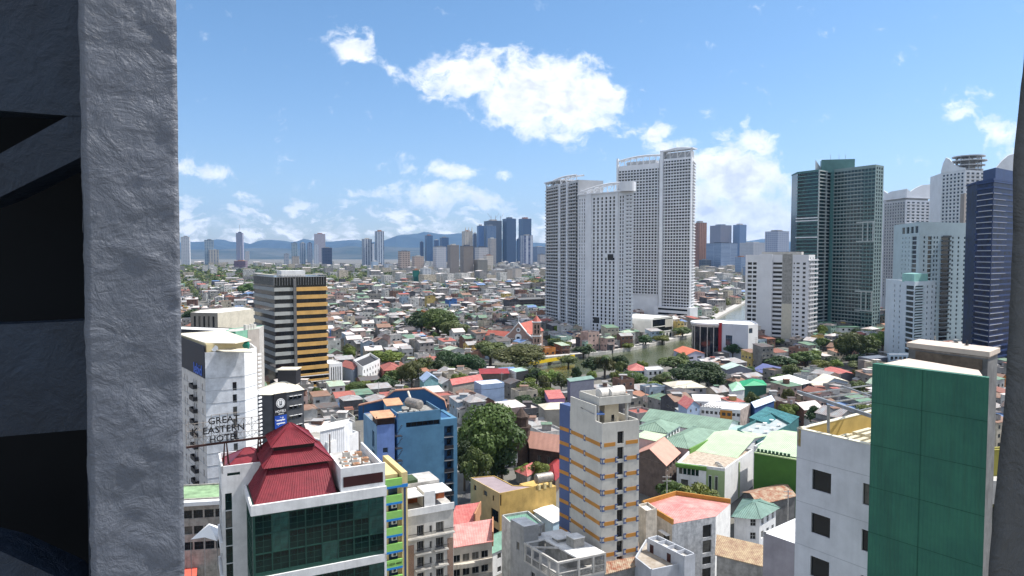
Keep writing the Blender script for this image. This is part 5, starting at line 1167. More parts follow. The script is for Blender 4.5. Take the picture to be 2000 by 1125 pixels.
simple('brown_convent_house', 'brown walled two storey house with salmon tiled roof right of the striped tower', 'house', [(1240, 888), (1300, 908), (1326, 884)], 192, BRW, PKR, 'gable', 3.2, w0=(4, 1.3, 1.6, 2, 3.2), over=.6, lmk='the brown convent house')
simple('red_garden_pavilion', 'small red tin hipped pavilion beside the stone church', 'pavilion', [(1008, 920), (1030, 930), (1058, 915)], 205, CONC, REDP, 'hip', 1.8)
simple('crimson_hip_house', 'house with a crimson hipped roof between yellow building and stone church', 'house', [(1062, 920), (1085, 938), (1108, 912)], 200, BRW, MATS['red_roof_tin'], 'hip', 2.2)

# ---- right side: white wall building with three big windows
(a, n), z = rp([(1557, 837), (1698, 869)], 49.2, 0); a, n = Vector(a), Vector(n)
dd = (n - a).normalized(); out = Vector((dd.y, -dd.x)); bk_ = -out
a2 = a; n2 = a + dd * ((n - a).length + .9); poly = [a2, n2, n2 + bk_ * 14, a2 + bk_ * 14]
rw = start('white_side_building', 'white walled building with large square black windows beside the tall green wall', 'building', poly); lm('the white building with square windows', 1600, 950)
f_ = Fr(a2, n2); tot = (n - a).length; hs = []
for k in range(5):
    zz = z - 2.62 - k * 3.12
    hs.append((tot * .235, tot * .235 + 1.42, zz - 1.45, zz)); hs.append((tot * .93, tot * .93 + 1.25, zz - 1.45, zz))
WG = M('grey_white_wall', (.62, .62, .65), .88, .12, .5, .18, .12)
body(rw, poly, 0, z - 1.25, WG, M('sandy_roof_deck', (.50, .44, .30), .9, .2, .6), {0: hs}, 1.25, .3, .18, dict(nx=1, ny=1, glass=GLASS, frame=FRAMED, fw=.05), capm=M('ochre_parapet_inside', (.50, .36, .12), .85, .15))
b = MB()
for i in range(4): g_ = Fr(poly[i], poly[(i + 1) % 4]); b.fbox(g_, 0, g_.L, -.32, .03, z, z + .06, M('cream_coping', (.72, .68, .55), .8, .1))
b.build('coping', rw)
b = MB()
for k in range(5): b.fbox(f_, 0, f_.L, .001, .012, z - 2.1 - 3.12 * k, z - 2.08 - 3.12 * k, M('hairline_joint', (.35, .35, .37), .9, .1))
b.build('render_joint', rw)
LV = M('cream_louvre', (.62, .56, .40), .7, .12)
for rr_ in range(4):
    for k in range(9):
        u = 1.6 + k * .62; v = -(1.6 + rr_ * 2.9); b = MB(); b.fbox(f_, u, u + .34, v - 2.2, v, z - 1.25, z - .55, LV); b.build('roof_duct', rw)
for k, (u, v) in enumerate(((2.3, -8.4), (3.4, -9.2), (4.4, -8.2), (5.2, -10))): b = MB(); b.fbox(f_, u, u + .6, v - .6, v, z - .54, z + .0, AC_M); b.build('air_conditioner', rw)
pg = thing('steel_roof_frame', 'galvanised steel beam frame on a post above the white building roof', 'roof frame', *a, z); b = MB()
pa = P(1558, 765, 51.5); pb = P(1700, 812, 43.5); up_ = Vector((0, 0, 1))
def beam(p, q, w, h, name='beam'):
    p = Vector(p); q = Vector(q); d = (q - p).normalized(); s = d.cross(Vector((0, 0, 1))).normalized() * w / 2; v = Vector((0, 0, h / 2))
    m = MB(); A = [p - s - v, p + s - v, p + s + v, p - s + v]; B_ = [q - s - v, q + s - v, q + s + v, q - s + v]
    m.hexa(A, B_, STEEL); m.build(name, pg)
beam(pa, pb + (pb - pa) * .2, .16, .22, 'main_beam'); pc = P(1618, 790, 48); pd = P(1618, 852, 48); b.tube(pd - Vector((0, 0, .3)), pc, .1, STEEL, 12); b.build('post', pg)
for (l_, r_) in (((1575, 769, 51.2), (1702, 752, 62)), ((1603, 777, 50), (1702, 766, 60)), ((1628, 785, 48.4), (1702, 774, 57)), ((1650, 793, 47), (1702, 784, 52)), ((1676, 803, 45.5), (1702, 797, 48))): beam(P(*l_), P(*r_), .09, .1)
beam(P(1645, 754, 58), P(1702, 774, 49), .1, .12, 'diagonal_beam')
# ---- tall green wall building
(a, n), z = rp([(1704, 710), (1932, 738)], 38.5, 0); a, n = Vector(a), Vector(n); dd = (n - a).normalized(); out = Vector((dd.y, -dd.x)); bk_ = -out
# right side stands along our line of sight, so the wall ends at its own corner
poly = [a, n, n + Vector((.72, .98)) * 1.2, n + Vector((.72, .98)) * 1.2 - dd * 2.2 + bk_ * 4, a + bk_ * 7.5]
poly = [a, n, n + n.normalized() * .4, a + bk_ * .5]
GRW = M('bottle_green_wall', (.035, .155, .10), .6, .2, .35, .6, .06, corr=.2, rot=R(53), tint=(.024, .11, .08))
gb = thing('green_wall_tower', 'tall bottle green blank wall with faint panel joints and streaks', 'wall', a.x, a.y); take([a, n, n + Vector((4, 8)), a + Vector((4, 8))]); lm('the bottle green wall', 1810, 900)
b = MB(); b.prism(poly, 0, z, GRW); b.build('wall_panel', gb)
f_ = Fr(a, n); JN = M('panel_joint', (.012, .07, .045), .8, .2); b = MB()
for zz in (2.2, 4.6, 7.0, 9.6, 12.4): b.fbox(f_, 0, f_.L, .001, .012, z - zz, z - zz + .025, JN)
b.fbox(f_, f_.L * .46, f_.L * .46 + .02, .0012, .011, 0, z, JN); b.build('joint', gb)
body_p = [a + bk_ * .52, n + bk_ * .52, n + bk_ * .52 + Vector((2.2, 2.9)) * .3, a + bk_ * 6 + dd * 1]
SLABM = M('pinkish_roof_slab', (.60, .50, .42), .9, .15, .5)
b = MB(); nr_ = n.normalized(); b.prism([a + bk_ * .53, n + bk_ * .53 - dd * .4, n - dd * .5 + nr_ * 3.2, a + bk_ * 4.5], z - .5, z - .12, SLABM); b.build('roof_slab', gb)
q, zp = rp([(1775, 669), (1930, 687), (1961, 674), (1856, 663)], 41, 1); q = [Vector(v) for v in q]; 
ph = thing('concrete_penthouse', 'rough stained concrete penthouse behind the top of the green wall', 'penthouse', q[1].x, q[1].y, z)
PHM = M('stained_brown_concrete', (.36, .31, .27), .92, .35, .7, .7, .35, tint=(.16, .12, .1)); q[2] = q[1] + (q[2] - q[1]).normalized() * 2.6; q[3] = q[0] + (q[2] - q[1])
b = MB(); b.prism([q[1], q[2], q[3], q[0]], z - .12, zp - .3, PHM); b.build('wall', ph); b = MB(); b.prism([q[1], q[2], q[3], q[0]], 40, z - .13, M('rough_grey_render', (.19, .19, .19), .95, .3, .8, .5, .6)); b.build('lower_wall', ph)
C0 = cen(q); b = MB(); e_ = [p + (p - C0).normalized() * .12 for p in q]; b.prism([e_[1], e_[2], e_[3], e_[0]], zp - .3, zp, SLABM); b.build('roof_slab', ph)
b = MB(); f_ = Fr(q[0], q[1]); b.fbox(f_, .5, f_.L - .3, .002, .05, zp - 1.15, zp - .5, M('recess_brown', (.17, .13, .10), .95, .3, 1.5, .4)); b.build('recess_panel', ph)
b = MB(); c_ = C0 + Vector((.8, -.2)); b.tube((c_.x, c_.y, zp), (c_.x, c_.y, zp + .35), .04, BLACKM, 6); b.tube((c_.x, c_.y, zp + .02), (c_.x, c_.y, zp + .06), .12, BLACKM, 8); b.build('bolt', ph)
# things seen in the gap right of the green wall
r_, pl, z = simple('olive_walled_block', 'olive walled block glimpsed in the gap beside the window reveal', 'building', [(1926, 880), (1930, 886), (1966, 884)], 62, M('olive_wall', (.30, .27, .06), .85, .15), ROOFW, 'flat', 0, margin=False)
f_ = Fr(pl[0], pl[1]); b = MB(); b.fbox(f_, -1, f_.L + 1, .01, 1.2, z - 4.2, z - 2.1, CONCL); b.build('pale_ledge', r_); b = MB()
for k in range(5): b.fbox(f_, -1, f_.L + 1, 1.1, 1.15, z - 4.9 + k * .16, z - 4.85 + k * .16, BLACKM)
b.build('railing', r_); b = MB(); b.fbox(f_, -1, f_.L + 1, .01, .6, 0, z - 5, M('blackish_green_face', (.01, .022, .018), .8, .2)); b.build('dark_wall', r_)  # near-black box standing proud of the block's lower wall
# ---- grey annex under the white building
(a, n, r), z = rp([(1491, 1039), (1491, 1040), (1560, 1064)], 78, 1); a, n, r = Vector(a), Vector(n), Vector(r); dd = (r - n).normalized(); bk_ = Vector((-dd.y, dd.x))
poly = [n, r + dd * 3, r + dd * 3 + bk_ * 9, n + bk_ * 9]
ga = start('mauve_grey_annex', 'plain mauve grey annex with white parapet left of the white windowed building', 'building', poly)
body(ga, poly, 0, z - .4, M('mauve_grey_wall', (.36, .33, .35), .85, .15, .4, .25), ROOFW, None, .4, .3, capm=WHITE)
# ---- budget hotel, blue canopies and glass terraces beyond the school
(a, n, r), z = rp([(1368, 796), (1446, 803), (1468, 790)], 262, 1); a, n, r = Vector(a), Vector(n), Vector(r); poly = para(a, n, r); poly = [a, n, r, a + (r - n)]
rd = start('orange_fronted_hotel', 'white and orange walled budget hotel with dark roof lettering', 'hotel', poly); lm('the orange fronted hotel', 1420, 800)
f_ = Fr(a, n); hs = [(f_.L * k / 9 + .4, f_.L * k / 9 + 1.5, z - 2.2 - 3.2 * j, z - 1.0 - 3.2 * j) for k in range(9) for j in range(4)]
body(rd, poly, 0, z, WHITE, ROOFW, {0: hs}, .4, .3, .3, dict(nx=1, ny=1, glass=GLASS, frame=FRAMED), matof={1: M('worn_pinkish_wall', (.50, .42, .38), .9, .3, .6, .5)})
b = MB(); b.fbox(f_, f_.L * .50, f_.L * .80, .003, .05, z - 5.5, z - .2, OST)
for u in (f_.L * .55, f_.L * .68): b.fbox(f_, u, u + 1.3, .055, .1, z - 2.3, z - 1.1, GLASS)
b.build('orange_panel', rd); text(rd, 'RedDoorz', f_.P(f_.L * .25, .3, z + .5), f_.ang, 1.9, BLK, 'lettering', .08)
simple('white_roof_sheet_block', 'long white sheet roof behind the orange fronted hotel', 'shed', [(1352, 776), (1356, 784), (1402, 785)], 290, WHITE, ROOFW, 'shed', 1.2)
simple('pink_roofed_blue_house', 'blue walled house with a pink red pitched roof left of the orange hotel', 'house', [(1325, 787), (1342, 798), (1367, 792)], 262, M('powder_blue_wall', (.30, .38, .52), .85, .12), REDP, 'gable2', 2.5, w0=(2, 1, 1.2, 1, 3))
simple('blue_tarp_roof', 'deep blue sided block with pale blue fabric roof by the glass terrace', 'building', [(1462, 790), (1474, 796), (1512, 782)], 270, M('deep_blue_wall', (.03, .08, .22), .8, .15), M('pale_blue_sheet', (.55, .65, .78), .7, .1), 'gable', 1.5)
gt = simple('teal_glass_terrace', 'teal translucent sloping roof over a terrace right of the orange hotel', 'terrace roof', [(1464, 830), (1530, 838), (1560, 815)], 238, M('teal_wall', (.05, .16, .17), .6, .2), M('teal_glass_roof', (.07, .22, .23), .25, .3, .4, corr=.8), 'shed', 2.6)
simple('wicker_dining_terrace', 'roof terrace of grey tiles with white tables behind a glass rail', 'roof terrace', [(1440, 842), (1478, 868), (1545, 832)], 214, MATS['teal_wall'], M('grey_terrace_tile', (.38, .42, .42), .7, .15), 'flat', 0, parapet=.9, margin=False)
(a, n, r), z = rp([(1440, 842), (1478, 868), (1545, 832)], 214, 1); a, n, r = Vector(a), Vector(n), Vector(r)
for i in range(4):
    for j in range(2):
        c = n + (r - n) * (.2 + .2 * i) + (a - n) * (.25 + .4 * j); tb = thing('terrace_table', 'white round table on the tiled terrace behind the school roofs', 'table', c.x, c.y, z, 'tables on the tiled terrace')
        b = MB(); cyl(b, c.x, c.y, z + .72, z + .8, .75, WHITEC, 14); b.build('table_top', tb); b = MB(); cyl(b, c.x, c.y, z, z + .72, .08, STEEL, 6); b.build('leg', tb)
# ---- middle ground right: named blocks between school and river
SLT = M('slate_grey_wall', (.17, .17, .20), .85, .15, .3, .25)
simple('dark_white_roofed_house', 'dark slate house with an overhanging white roof and glazed upper storey', 'house', [(1509, 742), (1550, 754), (1583, 747)], 330, SLT, ROOFW, 'shed', .8, w0=(3, 2.0, 2.4, 1, 3, .4, .4), w3=(3, 2.0, 1.6, 1, 3, .6, .5), over=1.2, lmk='the dark slate house')
simple('cream_gabled_warehouse', 'pale blue warehouse with a cream pitched roof right of the slate house', 'warehouse', [(1580, 748), (1600, 757), (1656, 745)], 330, M('pale_steel_wall', (.36, .42, .50), .8, .1), ROOFBEIGE, 'gable2', 3.2, over=.5)
simple('beige_curved_block', 'beige block with a purple blue curved roof left of the slate house', 'building', [(1470, 722), (1500, 732), (1540, 722)], 385, M('beige_wall', (.48, .42, .32), .85, .15, .3, .25), M('violet_blue_roof', (.12, .14, .30), .6, .15), 'gable2', 2.2, w0=(3, 1.6, 1.6, 2, 3.4))
simple('grey_curved_hall', 'grey walled hall with a shallow curved roof by the broad dark tree', 'hall', [(1406, 716), (1420, 722), (1468, 722)], 372, M('blue_grey_wall', (.20, .21, .26), .85, .12), M('pale_mint_roof', (.50, .62, .56), .7, .2, .3), 'gable2', 2.4)
simple('bright_green_canopy', 'bright green roofed terrace restaurant left of the slate house', 'restaurant', [(1446, 745), (1452, 754), (1497, 752)], 318, M('teal_green_wall', (.04, .13, .10), .8, .2), M('emerald_roof', (.02, .32, .14), .5, .15, .4), 'hip', 1.8)
simple('mint_round_pavilion', 'pale mint ribbed pavilion roof beside the bright green canopy', 'pavilion', [(1424, 752), (1430, 764), (1454, 760)], 308, WHITE, M('mint_sheet', (.36, .62, .42), .6, .15, .4, corr=.5), 'hip', 2.0)
simple('cream_roof_flats', 'grey three storey flats under a long cream roof below the dark tree', 'flats', [(1296, 748), (1318, 758), (1379, 757)], 318, M('mid_grey_wall', (.30, .29, .31), .85, .12, .3, .2), ROOFBEIGE, 'hip', 2.2, w0=(4, 1.2, 1.4, 3, 3.1), over=.6, lmk='the cream roofed flats')
simple('aqua_white_house', 'pale blue and white house with a red pitched roof near the river', 'house', [(1224, 716), (1228, 724), (1262, 724)], 372, M('light_aqua_wall', (.36, .52, .58), .85, .15), REDP, 'hip', 2.6, w0=(4, 1.4, 1.5, 2, 3.2))
simple('white_balcony_house', 'white three storey house with dark windows below the river bend', 'house', [(1258, 718), (1264, 724), (1296, 722)], 362, WHITE, ROOFW, 'flat', 0, w0=(3, 1.4, 1.8, 3, 3.2))
simple('orange_roofed_riverside', 'lilac grey warehouse with an orange red roof on the near river bank', 'warehouse', [(1316, 684), (1340, 694), (1376, 690)], 440, M('lilac_grey_wall', (.42, .42, .52), .8, .12), M('orange_red_roof', (.55, .16, .09), .6, .15, .3), 'gable2', 2.2, w0=(2, 4, 1.4, 1, 3, 1, 1.5))
simple('grey_rooftop_works', 'grey block with cluttered white rooftop units beside the black curved building', 'building', [(1362, 702), (1370, 708), (1422, 704)], 418, M('dove_grey_wall', (.32, .33, .38), .8, .12), ROOFW, 'flat', 0, parapet=.8)
simple('tall_grey_blank_house', 'tall slate grey blank walled house just left of the striped tower top', 'house', [(1108, 742), (1114, 746), (1160, 740)], 300, M('slate_blue_wall', (.16, .17, .22), .85, .12), M('dull_green_sheet', (.20, .30, .26), .6, .2), 'shed', .5)
simple('purple_painted_house', 'pink and purple painted wall with dark scrawl behind the striped tower', 'house', [(1064, 766), (1072, 780), (1103, 778)], 285, M('orchid_wall', (.44, .25, .44), .85, .12), REDP, 'shed', .6)
simple('beige_roof_hall', 'hall with a wide cream roof and grey walls just left of the striped tower', 'hall', [(1052, 790), (1065, 800), (1120, 798)], 262, M('cement_wall', (.34, .32, .28), .85, .2, .3, .2), ROOFBEIGE, 'hip', 1.6)
simple('lilac_block', 'plain pale blue block with a white roof left of the dark tree clump', 'building', [(985, 728), (998, 748), (985, 748)], 300, M('light_blue_wall', (.32, .42, .60), .85, .12, .3, .15), ROOFW, 'flat', 0, parapet=.2) if False else simple('pale_blue_block', 'plain pale blue block with white roof below the long red roof', 'building', [(926, 745), (940, 752), (985, 748)], 315, M('light_blue_wall', (.32, .42, .60), .85, .12, .3, .15), ROOFW, 'flat', 0, parapet=.2, lmk='the pale blue block')
simple('long_red_roof', 'long crimson tin roof with open sides beyond the pale blue block', 'shed', [(936, 726), (938, 731), (994, 730)], 352, BRW, MATS['red_roof_tin'], 'shed', 1.4)
simple('teal_gable_house', 'teal walled house with a white edged gable and dome right of the trees', 'house', [(820, 738), (828, 746), (856, 742)], 330, M('teal_blue_wall', (.22, .42, .45), .85, .12), MATS['light_blue_wall'], 'gable2', 2.8)
simple('black_white_block', 'white and black cube building beside the bushy trees', 'building', [(994, 722), (1008, 728), (1032, 724)], 352, WHITE, M('mint_flat_roof', (.30, .46, .38), .8, .15), 'flat', 0, matof={0: M('black_wall', (.045, .045, .05), .8, .15)})
simple('rust_red_gable_pair', 'rust red pitched roofs of a row house below the big dark trees', 'house', [(876, 744), (884, 752), (942, 742)], 322, M('dusty_wall', (.38, .34, .30), .9, .2), REDP, 'gable', 1.8)
simple('brown_roof_manor', 'brick walled house under a broad brown red hipped roof', 'house', [(742, 714), (750, 724), (784, 722)], 378, M('brick_red_wall', (.22, .08, .06), .9, .2), M('brown_red_tile', (.32, .10, .08), .7, .15, .4), 'hip', 2.6, lmk='the brown roofed manor')
simple('blue_grey_slab', 'plain blue grey side wall with brown roof right of orange tower', 'building', [(664, 714), (690, 722), (711, 714)], 372, M('steel_blue_wall', (.27, .33, .42), .85, .1, .3, .1), M('brown_tin', (.30, .10, .08), .7, .2), 'gable2', 2.0)
r_, pl, z = simple('black_deck_hotel', 'white and black balconied building with a black roof deck', 'building', [(690, 708), (708, 722), (742, 706)], 362, WHITE, M('black_deck', (.05, .05, .055), .8, .2), 'flat', 0, w0=(6, 1.4, 1.6, 4, 3.2), parapet=1.5, lmk='the black decked building')
# ================================================================== river bank and church
CHB = M('church_brick', (.38, .22, .17), .9, .2, .3, .2, brick=(.6, .3, .03, (.4, .36, .32))); CHR = M('church_red_roof', (.40, .11, .08), .6, .15, .25)
c0 = P(1013, 650, 480); chx, chy = c0.x, c0.y
ch = thing('red_brick_church', 'brick church with white trimmed gable, white cross and orange red roofs', 'church', chx, chy); lm('the brick church', 1010, 660)
fl_ = Vector((XP(985, 484, 10), 484)); fr2 = Vector((XP(1041, 476, 10), 476)); f_ = Fr(fl_, fr2); LW = f_.L; bk_ = -f_.n
zt_ = P(1013, 631, 480).z; ze = P(1013, 657, 480).z
take([fl_, fr2, fr2 + bk_ * 30, fl_ + bk_ * 30 + Vector((-14, 0))])
b = MB()
prof = [(0, 0), (LW, 0), (LW, ze - 1.5), (LW * .80, ze + 2), (LW * .5, zt_), (LW * .20, ze + 2), (0, ze - 1.5)]
b.face([f_.P(u, 0, z) for u, z in prof], CHB); b.face([f_.P(u, -.8, z) for u, z in prof[::-1]], CHB); b.build('gable_front', ch)
b = MB()
for (u0, z0), (u1, z1) in zip(prof[2:-1], prof[3:]): b.hexa([f_.P(u1, .3, z1), f_.P(u0, .3, z0), f_.P(u0, -1.0, z0), f_.P(u1, -1.0, z1)], [f_.P(u1, .3, z1 + .8), f_.P(u0, .3, z0 + .8), f_.P(u0, -1.0, z0 + .8), f_.P(u1, -1.0, z1 + .8)], WHITEC)
b.build('gable_coping', ch)
b = MB(); b.fbox(f_, LW * .5 - 2.4, LW * .5 + 2.4, .01, .5, 2, ze - .5, WHITEC)
for k in range(10):
    a0, a1 = math.pi * k / 10, math.pi * (k + 1) / 10
    b.fbox(f_, LW * .5 - 2.4 * math.cos(a0), LW * .5 - 2.4 * math.cos(a1), .01, .5, ze - .5, ze - .5 + 2.4 * math.sin((a0 + a1) / 2), WHITEC)
b.build('portal', ch); b = MB(); b.fbox(f_, LW * .5 - 1.1, LW * .5 + 1.1, .51, .6, 5, ze - .2, GLASSB); b.build('tall_window', ch)
for k in (-1, 1):
    for j in range(2):
        for i in range(3): b = MB(); u = LW * .5 + k * (3.6 + i * 1.5); b.fbox(f_, u - .5, u + .5, .01, .2, 3 + j * 5, 6.5 + j * 5, WHITEC); b.fbox(f_, u - .35, u + .35, .2, .25, 3.2 + j * 5, 6.2 + j * 5, GLASS); b.build('window', ch)
b = MB(); cc = Vector(f_.P(LW * .5, .1, ze + 4.6)); b.tube(cc, cc + Vector((f_.n.x, f_.n.y, 0)) * .3, 1.5, WHITEC, 20); b.tube(cc + Vector((f_.n.x, f_.n.y, 0)) * .31, cc + Vector((f_.n.x, f_.n.y, 0)) * .35, .9, GLASSB, 16); b.build('rose_window', ch)
b = MB(); q = f_.P(LW * .5, -.4, zt_); b.box(q[0] - .25, q[0] + .25, q[1] - .25, q[1] + .25, q[2], q[2] + 6.5, WHITEC); b.box(q[0] - 1.4, q[0] + 1.4, q[1] - .24, q[1] + .24, q[2] + 4, q[2] + 4.6, WHITEC); b.build('cross', ch)
b = MB(); L_ = LW
nave = [fl_ + bk_ * .8 + f_.d * L_ * .15, fr2 + bk_ * .8 - f_.d * L_ * .15, fr2 + bk_ * 30 - f_.d * L_ * .15, fl_ + bk_ * 30 + f_.d * L_ * .15]
b.prism(nave, 0, ze + 1.4, CHB); b.build('nave_wall', ch); b = MB(); gable(b, nave, ze + 1.5, zt_ - .6, CHR, .6, along=False); b.build('nave_roof', ch)
tr = [Vector((XP(946, 500, 10), 500)), fl_ + bk_ * 4, fl_ + bk_ * 20, Vector((XP(946, 500, 10), 500)) + bk_ * 16]; b = MB(); b.prism(tr, 0, ze - 4.5, CHB); b.build('transept_wall', ch)
b = MB(); gable(b, tr, ze - 4.4, ze + 1.5, CHR, .8, along=True); b.build('transept_roof', ch)
q = P(1048, 660, 474); b = MB(); tw = 2.7; zt2 = P(1048, 628, 474).z
b.box(q.x - tw, q.x + tw, q.y - tw, q.y + tw, 0, zt2, CHB); b.build('bell_tower', ch)
b = MB()
for z in (8.5, 14.5, zt2): b.box(q.x - tw - .5, q.x + tw + .5, q.y - tw - .5, q.y + tw + .5, z - .5, z + .2, WHITEC)
b.build('tower_cornice', ch)
for z in (10, 16, 19.5):
    for dx in (-1, 1): b = MB(); b.box(q.x + dx * 1.1 - .45, q.x + dx * 1.1 + .45, q.y - tw - .1, q.y - tw - .02, z, z + 2.6, GLASS); b.build('belfry_opening', ch)
b = MB(); b.tube((q.x, q.y, zt2 + .2), (q.x, q.y, zt2 + 4.2), 3.2, CHR, 8, .2); b.build('spire', ch); b = MB(); b.tube((q.x, q.y, zt2 + 4.2), (q.x, q.y, zt2 + 6.5), .12, WHITEC, 5); b.build('finial', ch)

# yellow footbridge / barge on the river
q0, q1 = G(1030, 712, 3).xy, G(1122, 697, 3).xy; f_ = Fr(q0, q1); yb = thing('yellow_footbridge', 'long yellow sided footbridge low over the river left of the flood wall', 'footbridge', *q0); b = MB()
b.fbox(f_, 0, f_.L, -4, 0, 2.6, 3.0, CONC); b.build('deck', yb); b = MB(); b.fbox(f_, 0, f_.L, 0.01, .3, 2.4, 4.6, M('traffic_yellow', (.72, .50, .02), .6, .1)); b.build('parapet', yb)
for k in range(3): b = MB(); b.fbox(f_, f_.L * (.2 + .3 * k), f_.L * (.2 + .3 * k) + 1.2, -3.6, -.4, 0, 2.6, CONC); b.build('pier', yb)

# ================================================================== big towers
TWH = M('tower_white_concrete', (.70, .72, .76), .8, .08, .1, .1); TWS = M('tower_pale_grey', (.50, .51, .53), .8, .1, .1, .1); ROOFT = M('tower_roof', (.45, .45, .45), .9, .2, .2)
def trellis(root, fr, u0, u1, z0, z1a, z1b, d=1.0, n=8, mat=None):
    """the curved open frame that crowns a tower"""
    mat = mat or TWH; b = MB(); m = 12
    def ztop(t): return z0 + z1a + (z1b - z1a) * t + 2.0 * math.sin(math.pi * t)
    for k in range(m):
        t0, t1 = k / m, (k + 1) / m
        for dd_ in (d, -7): b.tube(fr.P(u0 + (u1 - u0) * t0, dd_, ztop(t0)), fr.P(u0 + (u1 - u0) * t1, dd_, ztop(t1)), .75, mat, 6)
        if k % 2 == 0: b.tube(fr.P(u0 + (u1 - u0) * t0, d, ztop(t0)), fr.P(u0 + (u1 - u0) * t1, -7, ztop(t1)), .3, mat, 4)
    for k in range(n + 1):
        t = k / n; u = u0 + (u1 - u0) * t; b.tube(fr.P(u, d - .6, z0), fr.P(u, d, ztop(t)), .45, mat, 5)
        if k < n: b.tube(fr.P(u, d - .6, z0), fr.P(u0 + (u1 - u0) * (t + 1 / n), d, ztop(t + 1 / n)), .28, mat, 4)
    b.build('roof_frame', root)
def tower_face(fr, z0, z1, pitch, cols, w, h, m=1.0, skip=()):
    rows = int((z1 - z0) / pitch); hs = []; step = (fr.L - 2 * m) / cols
    for r in range(rows):
        if r in skip: continue
        zz = z1 - 1.0 - r * pitch
        for c in range(cols): u = m + step * (c + .5); hs.append((u - w / 2, u + w / 2, zz - h, zz))
    return hs
def slabs(root, fr, z0, z1, pitch, out, mat, u0=0, u1=None, th=.25, rail=0.0, name='balcony_slab'):
    b = MB(); zz = z1 - 1.0 - 2.3; u1 = u1 or fr.L
    while zz > z0:
        b.fbox(fr, u0, u1, .01, out, zz - th, zz, mat)
        if rail: b.fbox(fr, u0, u1, out - .1, out, zz, zz + rail, mat)
        zz -= pitch
    b.build(name, root)
def big(name, label, poly, z1, z0=0, group=None, phrase=None, pxy=None):
    r = start(name, label, 'tower', poly, group)
    if phrase: lm(phrase, *pxy)
    return r
# -- riverside white condominium, front tower
A = Vector((XP(1236, 549, 70), 549)); B_ = Vector((XP(1129, 590, 70), 590)); C_ = Vector((XP(1066, 655, 70), 655)); zt = P(1236, 377, 549).z; za = P(1066, 368, 655).z
TG = 'white towers of the riverside condominium'
dAB = (A - B_).normalized(); bkA = Vector((-dAB.y, dAB.x))
poly = [B_, A, A + A.normalized() * 24 - Vector((1.5, 0)), B_ + bkA * 26]
u1 = big('white_condo_tower', 'nearest white condominium tower by the river with rounded corner and square windows', poly, zt, 0, TG, 'the white riverside towers', (1210, 520))
fr = Fr(B_, A); hs = []; rows = int((zt - 4) / 2.92)
cols = [(.03, .8), (.075, .8), (.12, .8), (.30, 1.9), (.375, 1.9), (.45, 1.9), (.525, 1.9), (.60, 1.9), (.665, 1.9), (.78, 1.3), (.825, 1.3), (.90, 2.2), (.955, 2.2)]
for r in range(rows):
    zz = zt - 1.5 - r * 2.92
    for (t, w) in cols:
        if r in (16,) and .25 < t < .7 and t > .5: continue
        u = fr.L * t; hs.append((u - w / 2, u + w / 2, zz - 2.0, zz))
frA = Fr(poly[1], poly[2])
hsr = tower_face(frA, 6, zt, 2.92, 6, 1.6, 1.6)
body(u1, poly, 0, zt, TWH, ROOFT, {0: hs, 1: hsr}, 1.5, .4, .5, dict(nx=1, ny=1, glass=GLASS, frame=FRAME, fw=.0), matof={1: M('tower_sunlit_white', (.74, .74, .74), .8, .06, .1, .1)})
slabs(u1, fr, 4, zt, 2.92, .9, TWH, fr.L * .86, fr.L + .9, .25, 1.0)
b = MB(); b.fbox(fr, 0, fr.L * .26, -.02, .9, 0, zt + 3, TWH) if False else None
b.fbox(fr, fr.L * .16, fr.L * .26, .01, .8, 0, zt + 2, TWH); b.fbox(fr, fr.L * .70, fr.L * .745, .01, .8, 0, zt + 2, TWH); b.fbox(fr, -.4, fr.L + .9, -2, 1.2, zt + 1.5, zt + 2.4, TWH); b.build('facade_fin', u1)
b = MB(); cyl(b, A.x - 4, A.y + 4, zt + 1.5, zt + 9, 6.5, TWH, 20); b.build('rounded_crown', u1)
trellis(u1, fr, 2, fr.L - 6, zt + 2, 2.5, 7, -1, 7)
for k, (t, r) in enumerate(((.61, 16), (.36, 34))): b = MB(); zz = zt - 1.5 - r * 2.92; b.fbox(fr, fr.L * t - 3, fr.L * t + 3, .012, .05, zz - 5, zz, M('open_sky_deck', (.05, .05, .05), .9, .2)); b.build('sky_garden', u1)
# -- left wing, its shade put into greyer walls and balconies
dC = (B_ - C_).normalized(); bkC = Vector((-dC.y, dC.x)); poly = [C_, B_ - dC * .6, B_ - dC * .6 + bkC * 24, C_ + bkC * 24]
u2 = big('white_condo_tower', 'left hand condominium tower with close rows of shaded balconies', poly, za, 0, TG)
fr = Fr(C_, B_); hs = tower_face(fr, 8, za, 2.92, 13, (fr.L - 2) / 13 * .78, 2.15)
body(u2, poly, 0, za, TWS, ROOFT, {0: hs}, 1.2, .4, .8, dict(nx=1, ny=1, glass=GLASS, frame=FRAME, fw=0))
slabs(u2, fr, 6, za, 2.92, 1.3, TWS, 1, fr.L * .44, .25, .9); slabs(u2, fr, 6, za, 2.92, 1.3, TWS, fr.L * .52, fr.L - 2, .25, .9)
b = MB(); b.fbox(fr, fr.L * .455, fr.L * .505, .01, 1.5, 0, za + 1, TWH); b.fbox(fr, fr.L * .70, fr.L * .74, .01, 1.8, 0, za + 1, TWH); b.build('facade_fin', u2); trellis(u2, fr, 0, fr.L - 4, za + 1, 2.5, 4.5, 0, 6)
b = MB(); b.fbox(fr, -1, fr.L * .45, -20, 1.5, za + 4.5, za + 5.4, TWH); b.build('roof_slab', u2)
